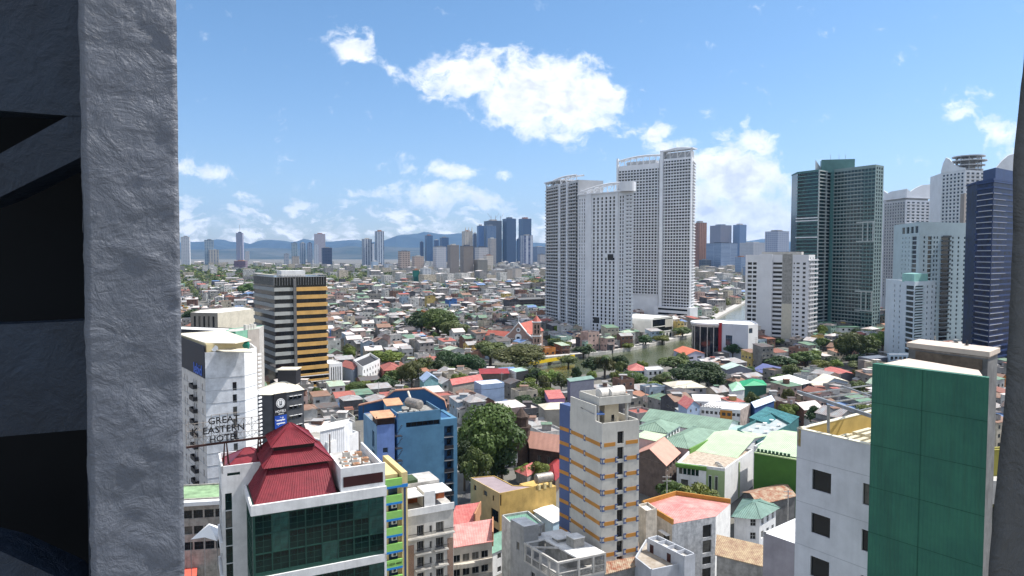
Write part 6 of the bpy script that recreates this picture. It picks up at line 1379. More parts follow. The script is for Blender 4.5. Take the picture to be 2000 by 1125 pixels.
# -- two taller towers behind
E0 = Vector((XP(1205, 722, 70), 722)); E1 = Vector((XP(1291, 692, 70), 692)); F1 = Vector((XP(1351, 668, 70), 668)); zc = P(1250, 322, 700).z; zd = P(1340, 309, 672).z
dE = (E1 - E0).normalized(); bkE = Vector((-dE.y, dE.x)); poly = [E0, E1, E1 + bkE * 26, E0 + bkE * 26]
u3 = big('white_condo_tower', 'tall condominium tower with balcony rows rising behind the rounded corner one', poly, zc, 0, TG)
fr = Fr(E0, E1); hs = tower_face(fr, 30, zc, 2.95, 14, 2.35, 2.1, 1.2, skip=(0,)); 
body(u3, poly, 0, zc, TWH, ROOFT, {0: hs}, 1.2, .4, .9, dict(nx=1, ny=1, glass=GLASS, frame=FRAME, fw=0)); slabs(u3, fr, 28, zc - 3, 2.95, 1.2, TWH, 1, fr.L - 3, .25, .55)
b = MB(); b.fbox(fr, -.5, 1.2, -1, 1.5, 0, zc + 9, TWH); b.fbox(fr, fr.L - 2.6, fr.L, -1, 1.0, 0, zc + 4, TWS); b.build('facade_fin', u3); trellis(u3, fr, 0, fr.L, zc + 1, 5.5, 8, -1, 7)
b = MB(); b.fbox(fr, 9, fr.L - 9, -12, -3, zc, zc + 5, TWS); b.build('plant_room', u3)
dF = (F1 - E1).normalized(); bkF = Vector((-dF.y, dF.x)); G0 = E1 + dF * .3 - bkF * 2.5; G1 = F1 - bkF * 1; poly = [G0, G1, G1 + G1.normalized() * 26 + Vector((3, 0)), G0 + bkF * 28]
u4 = big('white_condo_tower', 'tallest condominium tower at the right with a high white crown', poly, zd, 0, TG)
fr = Fr(G0, G1); hs = tower_face(fr, 8, zd, 2.95, 10, 2.4, 2.1, 1.6, skip=()); fr1 = Fr(poly[1], poly[2])
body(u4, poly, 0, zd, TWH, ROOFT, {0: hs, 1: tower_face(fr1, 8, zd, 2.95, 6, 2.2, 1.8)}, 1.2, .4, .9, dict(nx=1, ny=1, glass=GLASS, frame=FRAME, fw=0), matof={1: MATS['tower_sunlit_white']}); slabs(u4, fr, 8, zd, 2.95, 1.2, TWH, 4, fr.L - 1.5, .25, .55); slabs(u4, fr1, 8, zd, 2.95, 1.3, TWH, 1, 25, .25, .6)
b = MB(); b.fbox(fr, 0, 3.2, -6, 1.6, 0, zd + 9, TWH); b.fbox(fr, fr.L - 1.2, fr.L, -1, 1.6, 0, zd + 8, TWH); b.fbox(fr, 0, fr.L + 1, -8, 1.6, zd + 8.4, zd + 9.6, TWH); b.build('facade_fin', u4); trellis(u4, fr, 2, fr.L, zd + 1, 7.5, 8, 0, 4)
b = MB(); b.fbox(fr, 4, fr.L - 3, -9, -3, zd, zd + 7, TWS); b.build('plant_room', u4)
# podium by the river: rounded box over a white base
pa, pb, pc_ = Vector((XP(1231, 600, 10), 600)), Vector((XP(1272, 566, 10), 566)), Vector((XP(1314, 588, 10), 588))
pd_ = start('riverside_clubhouse', 'white clubhouse with a rounded upper box and long dark window by the river', 'clubhouse', para(pa, pb, pc_)); lm('the white riverside clubhouse', 1275, 640)
f0_, f3_ = Fr(pb, pc_), Fr(pa, pb); z1 = P(1272, 652, 566).z; z2 = P(1272, 622, 566).z
hs = {0: wg(f0_.L, 6, 2.6, 5.5, z1, 1, 6, .8, 1.0), 3: wg(f3_.L, 4, 3, 3, z1, 1, 5, 3, 2)}
body(pd_, para(pa - f3_.d * 8, pb, pc_ + f0_.d * 12), 0, z1, M('clubhouse_white', (.72, .71, .66), .8, .08, .2, .1), ROOFW, hs, .3, .3, .3, dict(nx=1, ny=2, glass=GLASSG, frame=FRAME))
b = MB(); sec = [(0, z1 + .6), (f0_.L, z1 + .6)]
prof = []
for k in range(5): a_ = math.pi / 2 * k / 4; prof.append((3 - 3 * math.cos(a_), z2 - 3 + 3 * math.sin(a_)))
for fu in (0,):
    q_ = [(u, z) for u, z in prof] + [(f0_.L - u, z) for u, z in prof[::-1]] + [(f0_.L, z1 + .6), (0, z1 + .6)]
    CW = MATS['clubhouse_white']
    out_ = [f0_.P(u, .4, z) for u, z in q_]; inn = [f0_.P(u, -f3_.L, z) for u, z in q_]
    b.face(inn, CW)
    for i in range(len(q_)): j = (i + 1) % len(q_); b.face([out_[i], out_[j], inn[j], inn[i]], CW)
    b.face([f0_.P(u, .2, z) for u, z in q_][::-1], CW)
b.build('rounded_box', pd_)
b = MB(); b.fbox(f0_, 1.6, f0_.L - 1.6, .201, .3, z1 + 1.4, z2 - 1.4, GLASS); b.build('long_window', pd_); b = MB(); b.fbox(f0_, 1.6, f0_.L * .62, .31, .35, z1 + 5, z1 + 5.6, CW); b.fbox(f0_, f0_.L * .62, f0_.L - 1.6, .31, .34, z1 + 4, z2 - 2, M('cream_blind', (.5, .48, .42), .8, .1)); b.build('window_screen', pd_)
b = MB(); G2 = Fr(E1 - bkE * 2, F1 - bkF * 3); b.fbox(G2, -4, G2.L + 3, -10, 4, 0, 19, TWH)
for z in (6, 11, 15.5): b.fbox(G2, 1, G2.L, 4.01, 4.1, z, z + 1.8, GLASS)
b.build('podium', u4)

# -- white slab block in front of the green tower
q, z = rp([(1460, 507), (1482, 501)], 540, 1)
S0, S1 = Vector((XP(1460, 552, 70), 552)), Vector((XP(1482, 545, 70), 545)); S2 = Vector((XP(1508, 540, 70), 540)); S3 = Vector((XP(1528, 537, 70), 537)); S4 = Vector((XP(1548, 534, 70), 534)); S5 = Vector((XP(1580, 528, 70), 528)); S6 = Vector((XP(1592, 538, 70), 538))
z = 69.0; zz_ = P(1530, 493, 536).z
bkS = Vector((6, 22)); poly = [S0, S5, S6, S6 + bkS, S0 + bkS]
wsb = big('white_slab_block', 'white eighteen storey slab with stripes of windows and a grey concrete strip', poly, z, 0, None, 'the white slab block', (1530, 600))
WSW = M('slab_white', (.66, .66, .69), .85, .06, .1, .12)
fr = Fr(S0, S5); hs = []
def uof(p): return (p - S0).length
for r in range(18):
    zz = z - 5.0 - r * 3.42
    for (a_, c_, h_) in ((.4, 3.6, 2.0), (4.4, 7.2, 2.0)): hs.append((a_, c_, zz - h_, zz))
    hs.append((uof(S2) + .3, uof(S3) - .2, zz - 1.8, zz))
    b0 = uof(S4)
    for (a_, c_, h_) in ((.9, 1.7, 1.3), (3.0, 5.2, 1.3), (7.6, 9.6, 1.8)): hs.append((b0 + a_, b0 + c_, zz - h_, zz))
frr = Fr(S5, S6)
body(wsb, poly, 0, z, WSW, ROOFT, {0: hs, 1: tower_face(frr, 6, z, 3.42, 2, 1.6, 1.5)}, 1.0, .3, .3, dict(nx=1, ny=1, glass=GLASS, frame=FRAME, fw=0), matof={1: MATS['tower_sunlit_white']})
b = MB(); b.fbox(fr, uof(S3), uof(S4), .01, .35, 3, z + 1.5, M('pale_band', (.56, .52, .43), .8, .1)); b.build('tan_strip', wsb); b = MB(); b.fbox(fr, uof(S3), uof(S4), .351, .4, 32, z + 1.6, CONC); b.build('concrete_strip', wsb)
b = MB(); b.fbox(fr, uof(S1), uof(S2), .01, 1.2, 3, z + 1.6, WSW); b.build('blank_bay', wsb)
slabs(wsb, Fr(S5, S6 + (S6 - S5).normalized() * 4), 8, z, 3.42, 1.4, WSW, 0, None, .3, .9)
b = MB(); b.fbox(fr, uof(S1) + 1, uof(S4) + 6, -12, -2, z, zz_ + .5, CONCL); b.build('plant_room', wsb)
b = MB(); b.fbox(fr, uof(S1), fr.L, .0, 6, 0, 4.5, NAVY); b.build('dark_base', wsb)
# -- black curved and white building with a red fin
K0, K1, K2, K3 = Vector((XP(1368, 482, 10), 482)), Vector((XP(1405, 470, 10), 470)), Vector((XP(1461, 459, 10), 459)), Vector((XP(1480, 466, 10), 466)); zk = P(1461, 637, 459).z
poly = [K1, K2, K3, K3 + Vector((4, 24)), K1 + Vector((2, 28))]
kb = start('curved_black_building', 'low building with a black glass drum, red fin and white walls by the river', 'building', poly); lm('the curved black and white building', 1430, 670)
f_ = Fr(K1, K2); body(kb, poly, 0, zk, M('shaded_white_wall', (.52, .55, .62), .85, .08, .1, .1), ROOFW, {0: [(f_.L * .22, f_.L * .45, zk - 14, zk - 7)], 1: [(.8, 5.0, zk - 5, zk - 1.6)]}, .8, .3, .3, dict(nx=4, ny=3, glass=GLASSB, frame=FRAME), matof={1: MATS['tower_sunlit_white']})  # white walls: bluish grey for the shaded front, brighter for the sunlit side
b = MB(); cx_, cy_ = K1.x - 2, K1.y + 13.5; cyl(b, cx_, cy_, 0, zk - 2, 13.2, M('black_curtain_glass', (.012, .016, .03), .1, .4, .1, spec=.6), 40); b.build('glass_drum', kb)
b = MB(); cyl(b, cx_, cy_, zk - 2, zk - .6, 13.5, CONCL, 40); cyl(b, cx_, cy_, zk - .6, zk + .6, 14.0, WHITEC, 40); b.build('drum_rim', kb)
b = MB()
for a_ in (200, 222, 244, 262): x, y = cx_ + 13.35 * math.cos(R(a_)), cy_ + 13.35 * math.sin(R(a_)); b.tube((x, y, 0), (x, y, zk - 2), .3, CONCL, 5)
b.build('drum_rib', kb); b = MB(); b.fbox(f_, -.5, 1.6, -.5, .6, 0, zk + 1.2, M('dark_red_fin', (.30, .02, .025), .6, .1)); b.build('red_fin', kb)

# -- green glass twin tower
def glass_tower(name, label, poly, z1, band, glass, pitch, bh, faces, fins=None, z0=0, roofm=None, wallm=None, group=None):
    r = big(name, label, poly, z1, 0, group); b = MB(); b.prism(inset_poly(poly, .5), 0, z1, glass); b.build('glass_core', r)
    for i in faces:
        fr = Fr(poly[i], poly[(i + 1) % len(poly)]); b = MB(); zz = z1 - .6
        while zz > z0: b.fbox(fr, 0, fr.L, -.4, .25, zz - bh, zz, band); zz -= pitch
        b.build('spandrel_bands', r)
        if fins and i in fins:
            b = MB(); n_, w_ = fins[i]; 
            for k in range(n_ + 1): u = fr.L * k / n_; b.fbox(fr, max(0, u - w_ / 2), min(fr.L, u + w_ / 2), -.4, .3, z0, z1, wallm or band)
            b.build('facade_fins', r)
    b = MB(); b.prism(poly, z1 - .4, z1 + .6, roofm or band); b.build('roof', r); return r
GT1 = M('teal_tower_glass', (.008, .045, .05), .12, .7, .25, spec=.6); GTB = M('teal_spandrel', (.09, .20, .20), .5, .15, .2); GTW = M('pale_spandrel', (.42, .46, .46), .6, .12, .2)
q0 = Vector((XP(1554, 660, 70), 660)); q1 = Vector((XP(1596, 640, 70), 640)); q2 = Vector((XP(1622, 655, 70), 655)); z1 = P(1596, 332, 640).z
g1 = glass_tower('green_glass_tower', 'left part of the dark green glass tower pair, lower with a white roof fin', [q0, q1, q2, q2 + Vector((6, 20)), q0 + Vector((4, 24))], z1, GTB, GT1, 3.3, .8, (0,), None); lm('the green glass tower', 1640, 480)
fr = Fr(q1, q2); b = MB(); zz = z1
while zz > 5: b.fbox(fr, .5, fr.L, -.3, .8, zz - 1.0, zz, GTW); zz -= 3.3
for u in (0, fr.L * .55, fr.L): b.fbox(fr, max(0, u - .4), min(fr.L, u + .4), -.3, .9, 5, z1, GTW)
b.build('balcony_bay', g1)
b = MB(); q = P(1593, 330, 655); b.hexa([(q.x, q.y, z1), (q.x + 6, q.y + 2, z1), (q.x + 6, q.y + 3, z1), (q.x, q.y + 1, z1)], [(q.x, q.y, z1 + 11), (q.x + 6, q.y + 2, z1 + 4), (q.x + 6, q.y + 3, z1 + 4), (q.x, q.y + 1, z1 + 11)], TWH); b.build('roof_fin', g1)
b = MB()
for zz in (z1 - 44, z1 - 46.5, z1 - 62): b.fbox(Fr(q0, q1), -.3, Fr(q0, q1).L, .26, .6, zz, zz + .9, TWH)
b.build('white_band', g1)
h0_, h1_, h2_ = Vector((XP(1620, 650, 70), 650)), Vector((XP(1706, 612, 70), 612)), Vector((XP(1722, 622, 70), 622)); z1 = P(1715, 323, 612).z
poly = [h0_, h1_, h2_, h2_ + Vector((10, 24)), h0_ + Vector((8, 26))]
g2 = big('green_glass_tower', 'taller right part of the dark green glass tower pair with window rows', poly, z1)
fr = Fr(h0_, h1_); pitch = 3.3; rows = int((z1 - 6) / pitch); hs = []
for r in range(rows):
    zz = z1 - 2 - r * pitch
    for c in range(13):
        st_p = fr.L / 13; 
        if (c + r * 0) % 13 in (): continue
        hs.append((c * st_p + .2, c * st_p + st_p - .2, zz - 2.35, zz))
body(g2, poly, 0, z1, M('tower_green_grey', (.20, .27, .27), .6, .12, .15), ROOFT, {0: hs, 1: tower_face(Fr(h1_, h2_), 6, z1, pitch, 3, 2.6, 2.1)}, .8, .3, .4, dict(nx=1, ny=1, glass=GT1, frame=FRAMEG, fw=0))
b = MB(); zz = z1 - 4
while zz > 6: b.fbox(fr, fr.L * .0, fr.L * .74, .01, .6, zz - .55, zz - .15, GTW); b.fbox(fr, fr.L * .74, fr.L, .01, .35, zz - .5, zz - .1, GTB); zz -= pitch
b.build('balcony_slab', g2)
b = MB(); b.fbox(fr, 0, 3.2, .01, .9, 4, z1, GTB); 
for zz in (z1 - 50, z1 - 112):
    for u in (.76, .87, .985): b.fbox(fr, fr.L * u - .4, fr.L * u + .4, .01, .8, zz - 16, zz, GTW)
    b.fbox(fr, fr.L * .62, fr.L, .01, .8, zz, zz + 1.2, GTW); b.fbox(fr, fr.L * .62, fr.L, .01, .8, zz - 17, zz - 16, GTW)
b.build('sky_terrace_frame', g2)
b = MB(); q = P(1634, 330, 650); z9 = P(1634, 312, 650).z; b.prism([q.xy + Vector((-14, 0)), q.xy + Vector((14, -6)), q.xy + Vector((18, 8)), q.xy + Vector((-10, 12))], z1 - 2, z9, GTB); b.build('plant_room', g2)
b = MB(); 
for dx in (-6, 2, 8): b.tube((q.x + dx, q.y, z9), (q.x + dx, q.y, z9 + 5), .15, STEEL, 4)
b.build('antenna', g2)

# -- curved crowned white towers
def crown(root, fr, z0, pts, mat, t=1.0, d=0.0, name='crown_sail'):
    """a sail-like parapet: heights given along the wall"""
    b = MB(); f1 = [fr.P(u, d, z0) for u, _ in pts]; f2 = [fr.P(u, d, z0 + h) for u, h in pts]; g1 = [fr.P(u, d - t, z0) for u, _ in pts]; g2_ = [fr.P(u, d - t, z0 + h) for u, h in pts]
    for i in range(len(pts) - 1): b.hexa([f1[i], f1[i + 1], g1[i + 1], g1[i]], [f2[i], f2[i + 1], g2_[i + 1], g2_[i]], mat)
    b.build(name, root)
Z0, Z1, Z2 = Vector((XP(1724, 790, 70), 790)), Vector((XP(1766, 752, 70), 752)), Vector((XP(1815, 765, 70), 765)); zc1 = P(1766, 392, 752).z
poly = [Z1, Z2, Z2 + Vector((4, 30)), Z0 + Vector((10, 30)), Z0]
c1 = big('sail_crowned_tower', 'pale tower with white sail shaped crown between green and aqua towers', poly, zc1, 0, None, 'the sail crowned tower', (1770, 450))
fr, fl2 = Fr(Z1, Z2), Fr(Z0, Z1); DKW = M('dark_tower_bay', (.09, .10, .14), .5, .2, .2)
body(c1, poly, 0, zc1, TWH, ROOFT, {0: tower_face(fr, 20, zc1, 3.4, 5, 4.2, 2.2, .8), 4: tower_face(fl2, 20, zc1, 3.4, 8, 2.0, 2.0, .8)}, 1.0, .3, .5, dict(nx=1, ny=1, glass=GLASSB, frame=FRAME, fw=0), matof={4: TWS})
slabs(c1, fr, 20, zc1, 3.4, 1.0, TWH, 1, fr.L - 1, .3, .5); slabs(c1, fl2, 20, zc1, 3.4, .9, TWS, 1, fl2.L - 1, .3, .5)
Lf = fr.L; crown(c1, fr, zc1 + 4, [(0, 9), (Lf * .15, 6), (Lf * .35, 10), (Lf * .6, 13.5), (Lf, 15)], TWH, 1.0, 1.0); Lf = fl2.L; crown(c1, fl2, zc1 + 4, [(0, 10.5), (Lf * .2, 6.5), (Lf * .35, 8), (Lf, 8.5)], TWH, 1.0, 1.0); b = MB(); b.prism(inset_poly(poly, 2), zc1, zc1 + 4, TWS); b.fbox(fr, -1, fr.L + 1, -4, 1.3, zc1 + 3, zc1 + 4, TWH); b.fbox(fl2, -1, fl2.L, -4, 1.3, zc1 + 3, zc1 + 4, TWH); b.build('crown_floor', c1)
Y0_, Y1_, Y2_ = Vector((XP(1834, 665, 70), 665)), Vector((XP(1880, 640, 70), 640)), Vector((XP(1975, 655, 70), 655)); zc2 = P(1880, 334, 640).z
poly = [Y1_, Y2_, Y2_ + Vector((4, 30)), Y0_ + Vector((10, 34)), Y0_]
c2 = big('sail_crowned_tower', 'tallest pale tower at the right with open round rooftop and two white sails', poly, zc2, 0, None, 'the tall right crowned tower', (1890, 400))
fr, fl2 = Fr(Y1_, Y2_), Fr(Y0_, Y1_)
body(c2, poly, 0, zc2, TWH, ROOFT, {0: tower_face(fr, 60, zc2, 3.4, 10, 3.4, 2.1, .8), 4: tower_face(fl2, 60, zc2, 3.4, 6, 2.4, 2.1, .8)}, 1, .3, .5, dict(nx=1, ny=1, glass=GLASSB, frame=FRAME, fw=0)); slabs(c2, fr, 60, zc2, 3.4, .7, TWH, 1, fr.L - 1, .3, .4); slabs(c2, fl2, 60, zc2, 3.4, .7, TWH, 1, fl2.L - 1, .3, .4)
Lf = fl2.L; crown(c2, fl2, zc2 + 1, [(0, 2), (2, 9), (5, 14), (9, 12), (14, 6), (Lf * .8, 3), (Lf, 2)], TWH, 1, .5)
Lf = fr.L; crown(c2, fr, zc2 + 1, [(Lf * .62, 3), (Lf * .74, 10), (Lf * .86, 15), (Lf * .99, 17), (Lf, 2)], TWH, 1, .5)
b = MB(); q = (Y1_ + Y2_) / 2 + Vector((-15, 8))
for k in range(4): cyl(b, q.x, q.y, zc2 + 2 + k * 4.2, zc2 + 2.9 + k * 4.2, 15 - abs(k - 2) * 1.5, TWS, 24)
for a_ in range(0, 360, 40): x, y = q.x + 10 * math.cos(R(a_)), q.y + 10 * math.sin(R(a_)); b.tube((x, y, zc2), (x, y, zc2 + 15), .6, TWS, 5)
cyl(b, q.x, q.y, zc2, zc2 + 12, 6, TWS, 16); b.build('open_rotunda', c2)

# -- aqua tinted residential block with dark bays
a_, n_, r_ = Vector((XP(1758, 520, 70), 520)), Vector((XP(1795, 482, 70), 482)), Vector((XP(1890, 500, 70), 500)); z1 = P(1795, 436, 482).z
poly = [n_, r_, r_ + Vector((4, 22)), a_ + Vector((6, 20)), a_]
AQW = M('pale_aqua_wall', (.40, .50, .54), .8, .08, .1, .1)
aq = big('aqua_apartment_tower', 'pale aqua apartment tower with two dark balcony bays and square roof openings', poly, z1, 0, None, 'the pale aqua tower', (1830, 540))
fr, fl2 = Fr(n_, r_), Fr(a_, n_); hs = []; rows = 24
for r in range(rows):
    zz = z1 - 9 - r * 3.25
    for t in (.10, .30, .36, .68, .80, .93): hs.append((fr.L * t - .8, fr.L * t + .8, zz - 1.6, zz))
    for (t0, t1) in ((.17, .25), (.44, .62)): hs.append((fr.L * t0, fr.L * t1, zz - 2.5, zz))
hs3 = []
for r in range(rows):
    zz = z1 - 9 - r * 3.25
    for t in (.12, .3, .48): hs3.append((fl2.L * t - .7, fl2.L * t + .7, zz - 1.4, zz))
    hs3.append((fl2.L * .62, fl2.L * .86, zz - 2.5, zz))
for k in range(4): hs3.append((fl2.L * (.08 + .23 * k), fl2.L * (.24 + .23 * k), z1 - 6.5, z1 - 1.8))
body(aq, poly, 0, z1, AQW, ROOFT, {0: hs, 4: hs3}, 1.0, .3, .6, dict(nx=1, ny=1, glass=GLASS, frame=FRAME, fw=0), matof={1: MATS['tower_sunlit_white']}); slabs(aq, fr, 12, z1 - 6, 3.25, 1.2, M('dark_rail', (.06, .07, .08), .6, .1), fr.L * .44, fr.L * .62, .25, 1.0); slabs(aq, Fr(r_, r_ + Vector((4, 22))), 12, z1 - 5, 3.25, 1.2, TWH, 1, 20, .25, .7)
# -- small teal topped block in front
a_, n_, r_ = Vector((XP(1738, 440, 50), 440)), Vector((XP(1786, 408, 50), 408)), Vector((XP(1827, 420, 50), 420)); z1 = P(1786, 552, 408).z
poly = [n_, r_, r_ + Vector((3, 16)), a_ + Vector((5, 14)), a_]
sm = big('teal_topped_block', 'small pale block with a teal glass top in front of the pale aqua tower', poly, z1, 0, None, 'the teal topped block', (1783, 620))
fr, fl2 = Fr(n_, r_), Fr(a_, n_); rows = 15; hs = []; hs3 = []
for r in range(rows):
    zz = z1 - 2 - r * 3.2
    hs += [(1.0, fr.L * .42, zz - 2.3, zz), (fr.L * .62 - .6, fr.L * .62 + .6, zz - 1.5, zz), (fr.L * .85 - .6, fr.L * .85 + .6, zz - 1.5, zz)]; hs3 += [(fl2.L * .2, fl2.L * .2 + 1, zz - 1.6, zz), (fl2.L * .42, fl2.L * .42 + 1.1, zz - 1.5, zz), (fl2.L * .68, fl2.L - .8, zz - 2.3, zz)]
body(sm, poly, 0, z1, M('cool_white_wall', (.52, .60, .66), .8, .08, .1, .1), ROOFT, {0: hs, 4: hs3}, .6, .3, .4, dict(nx=1, ny=1, glass=GT1, frame=FRAME, fw=0)); slabs(sm, fr, 4, z1, 3.2, .9, AQW, 0, fr.L * .44, .3, .7)
b = MB(); TLG = M('pale_teal_cap', (.26, .50, .46), .4, .15, .2); zt9 = P(1786, 535, 412).z; b.prism([n_ + (a_ - n_) * .45 + Vector((0, 1)), n_ + Vector((0.5, 1.5)), n_ + (r_ - n_) * .72 + Vector((0, 2)), a_ * .45 + r_ * .55 + Vector((2, 9))], z1, zt9, TLG); b.build('glass_cap', sm)
# -- deep blue tower at the right edge
a_, n_, r_ = Vector((XP(1903, 415, 70), 415)), Vector((XP(1936, 398, 70), 398)), Vector((XP(2010, 430, 70), 430)); z1 = P(1936, 350, 398).z
DBG = M('deep_blue_glass', (.006, .022, .09), .3, .6, .25, spec=.15); DBB = M('blue_spandrel', (.012, .035, .13), .4, .2, .2)
bt = glass_tower('deep_blue_tower', 'deep blue glass tower with thin pale bands at the right edge', [n_, r_, r_ + Vector((6, 22)), a_ + Vector((8, 22)), a_], z1, DBB, DBG, 3.3, 1.0, (0, 4)); lm('the deep blue tower', 1940, 520)
b = MB(); zz = z1 - 8; fl2, fr = Fr(a_, n_), Fr(n_, r_); rr = random.Random(2)
while zz > 10: b.fbox(fl2, rr.choice((2, 4)), fl2.L, .26, .7, zz, zz + .35, TWS); b.fbox(fr, 0, fr.L * rr.choice((.2, .3, .35)), .26, .5, zz, zz + .2, TWS); zz -= 3.3
b.build('pale_balcony_line', bt); b = MB(); b.prism([n_ + Vector((3, 3)), r_ + Vector((0, 3)), r_ + Vector((4, 18)), n_ + Vector((6, 18))], z1, z1 + 7, DBB); b.build('plant_room', bt)
simple('tan_apartment_tower', 'brown banded tower squeezed between aqua and deep blue towers', 'tower', [(1876, 380), (1884, 378), (1912, 382)], 560, M('tan_tower_wall', (.30, .27, .25), .8, .1, .1, .1), ROOFT, 'flat', 0, w0=(4, 2.2, 1.6, 28, 3.4), win=dict(fw=0))
# -- terraced condominium of small white blocks with green roofs
rr = random.Random(12); GRF = M('condo_green_roof', (.12, .22, .15), .7, .2, .3)
for k, (px, py, Y, w, h) in enumerate(((1606, 632, 620, 14, 24), (1640, 640, 600, 18, 20), (1596, 655, 560, 12, 14), (1620, 658, 545, 16, 14), (1662, 655, 560, 14, 16), (1686, 660, 570, 14, 14), (1640, 664, 520, 12, 11))):
    p = Vector((XP(px, Y, 10), Y)); poly = [p, p + Vector((w, 2)), p + Vector((w - 2, 14)), p + Vector((-2, 12))]; h = P(px, py, Y).z
    r = start('green_capped_villa', ['tallest rear left', 'tall rear middle', 'low left hand', 'low middle', 'broad rear right', 'far right', 'nearest squat'][k] + ' green capped white flats below the green glass tower', 'flats', poly, 'white flats with green roof caps')
    body(r, poly, 0, h, WHITE, GRF, {0: wg(Fr(poly[0], poly[1]).L, 3, 2.0, 1.6, h, max(1, int(h / 3.3)), 3.3, .8, 1.0)}, 0, .3, .3, dict(nx=1, ny=1, glass=GLASS, frame=FRAME, fw=0)); b = MB(); C0 = cen(poly); b.prism([q + (q - C0).normalized() * 1.0 for q in poly], h + .01, h + .5, GRF); b.build('roof_cap', r)
simple('aqua_tennis_roof', 'wide pale aqua sheet roof at the foot of the white slab block', 'hall', [(1440, 712), (1482, 716), (1560, 690)], 440, CONCL, M('pale_aqua_sheet', (.30, .48, .54), .6, .15, .2), 'gable2', 1.5)
simple('tan_terraced_roofs', 'cluster of tan tiled low roofs behind the bushy trees', 'houses', [(1530, 700), (1560, 706), (1655, 696)], 450, CONCL, M('tan_tile_roof', (.42, .34, .27), .8, .2, .4), 'hip', 3)
simple('grey_party_wall', 'tall dark grey party wall with yellow tank stand left of the green wall', 'building', [(1676, 697), (1700, 702), (1740, 698)], 400, SLT, ROOFW, 'flat', 0)
simple('pale_blue_louvred_house', 'pale blue house with white roof above the green wall', 'house', [(1733, 690), (1736, 694), (1790, 694)], 400, M('sky_blue_wall', (.42, .52, .60), .8, .1), ROOFW, 'flat', 0, w0=(6, 1.6, 2.0, 2, 3))
simple('red_barrel_roofs', 'pinkish red sheet roofs in front of the tall dark party wall', 'shed', [(1604, 722), (1632, 733), (1672, 731)], 378, SLT, REDP, 'gable', 1.4)
simple('black_car_park', 'unfinished dark concrete car park frame left of the white towers', 'car park', [(1008, 582), (1014, 586), (1064, 584)], 830, M('raw_dark_frame', (.06, .055, .05), .9, .2), CONCD, 'flat', 0, w0=(6, 5, 2.0, 5, 3.6), win=dict(fw=0), glass=BLACKM)

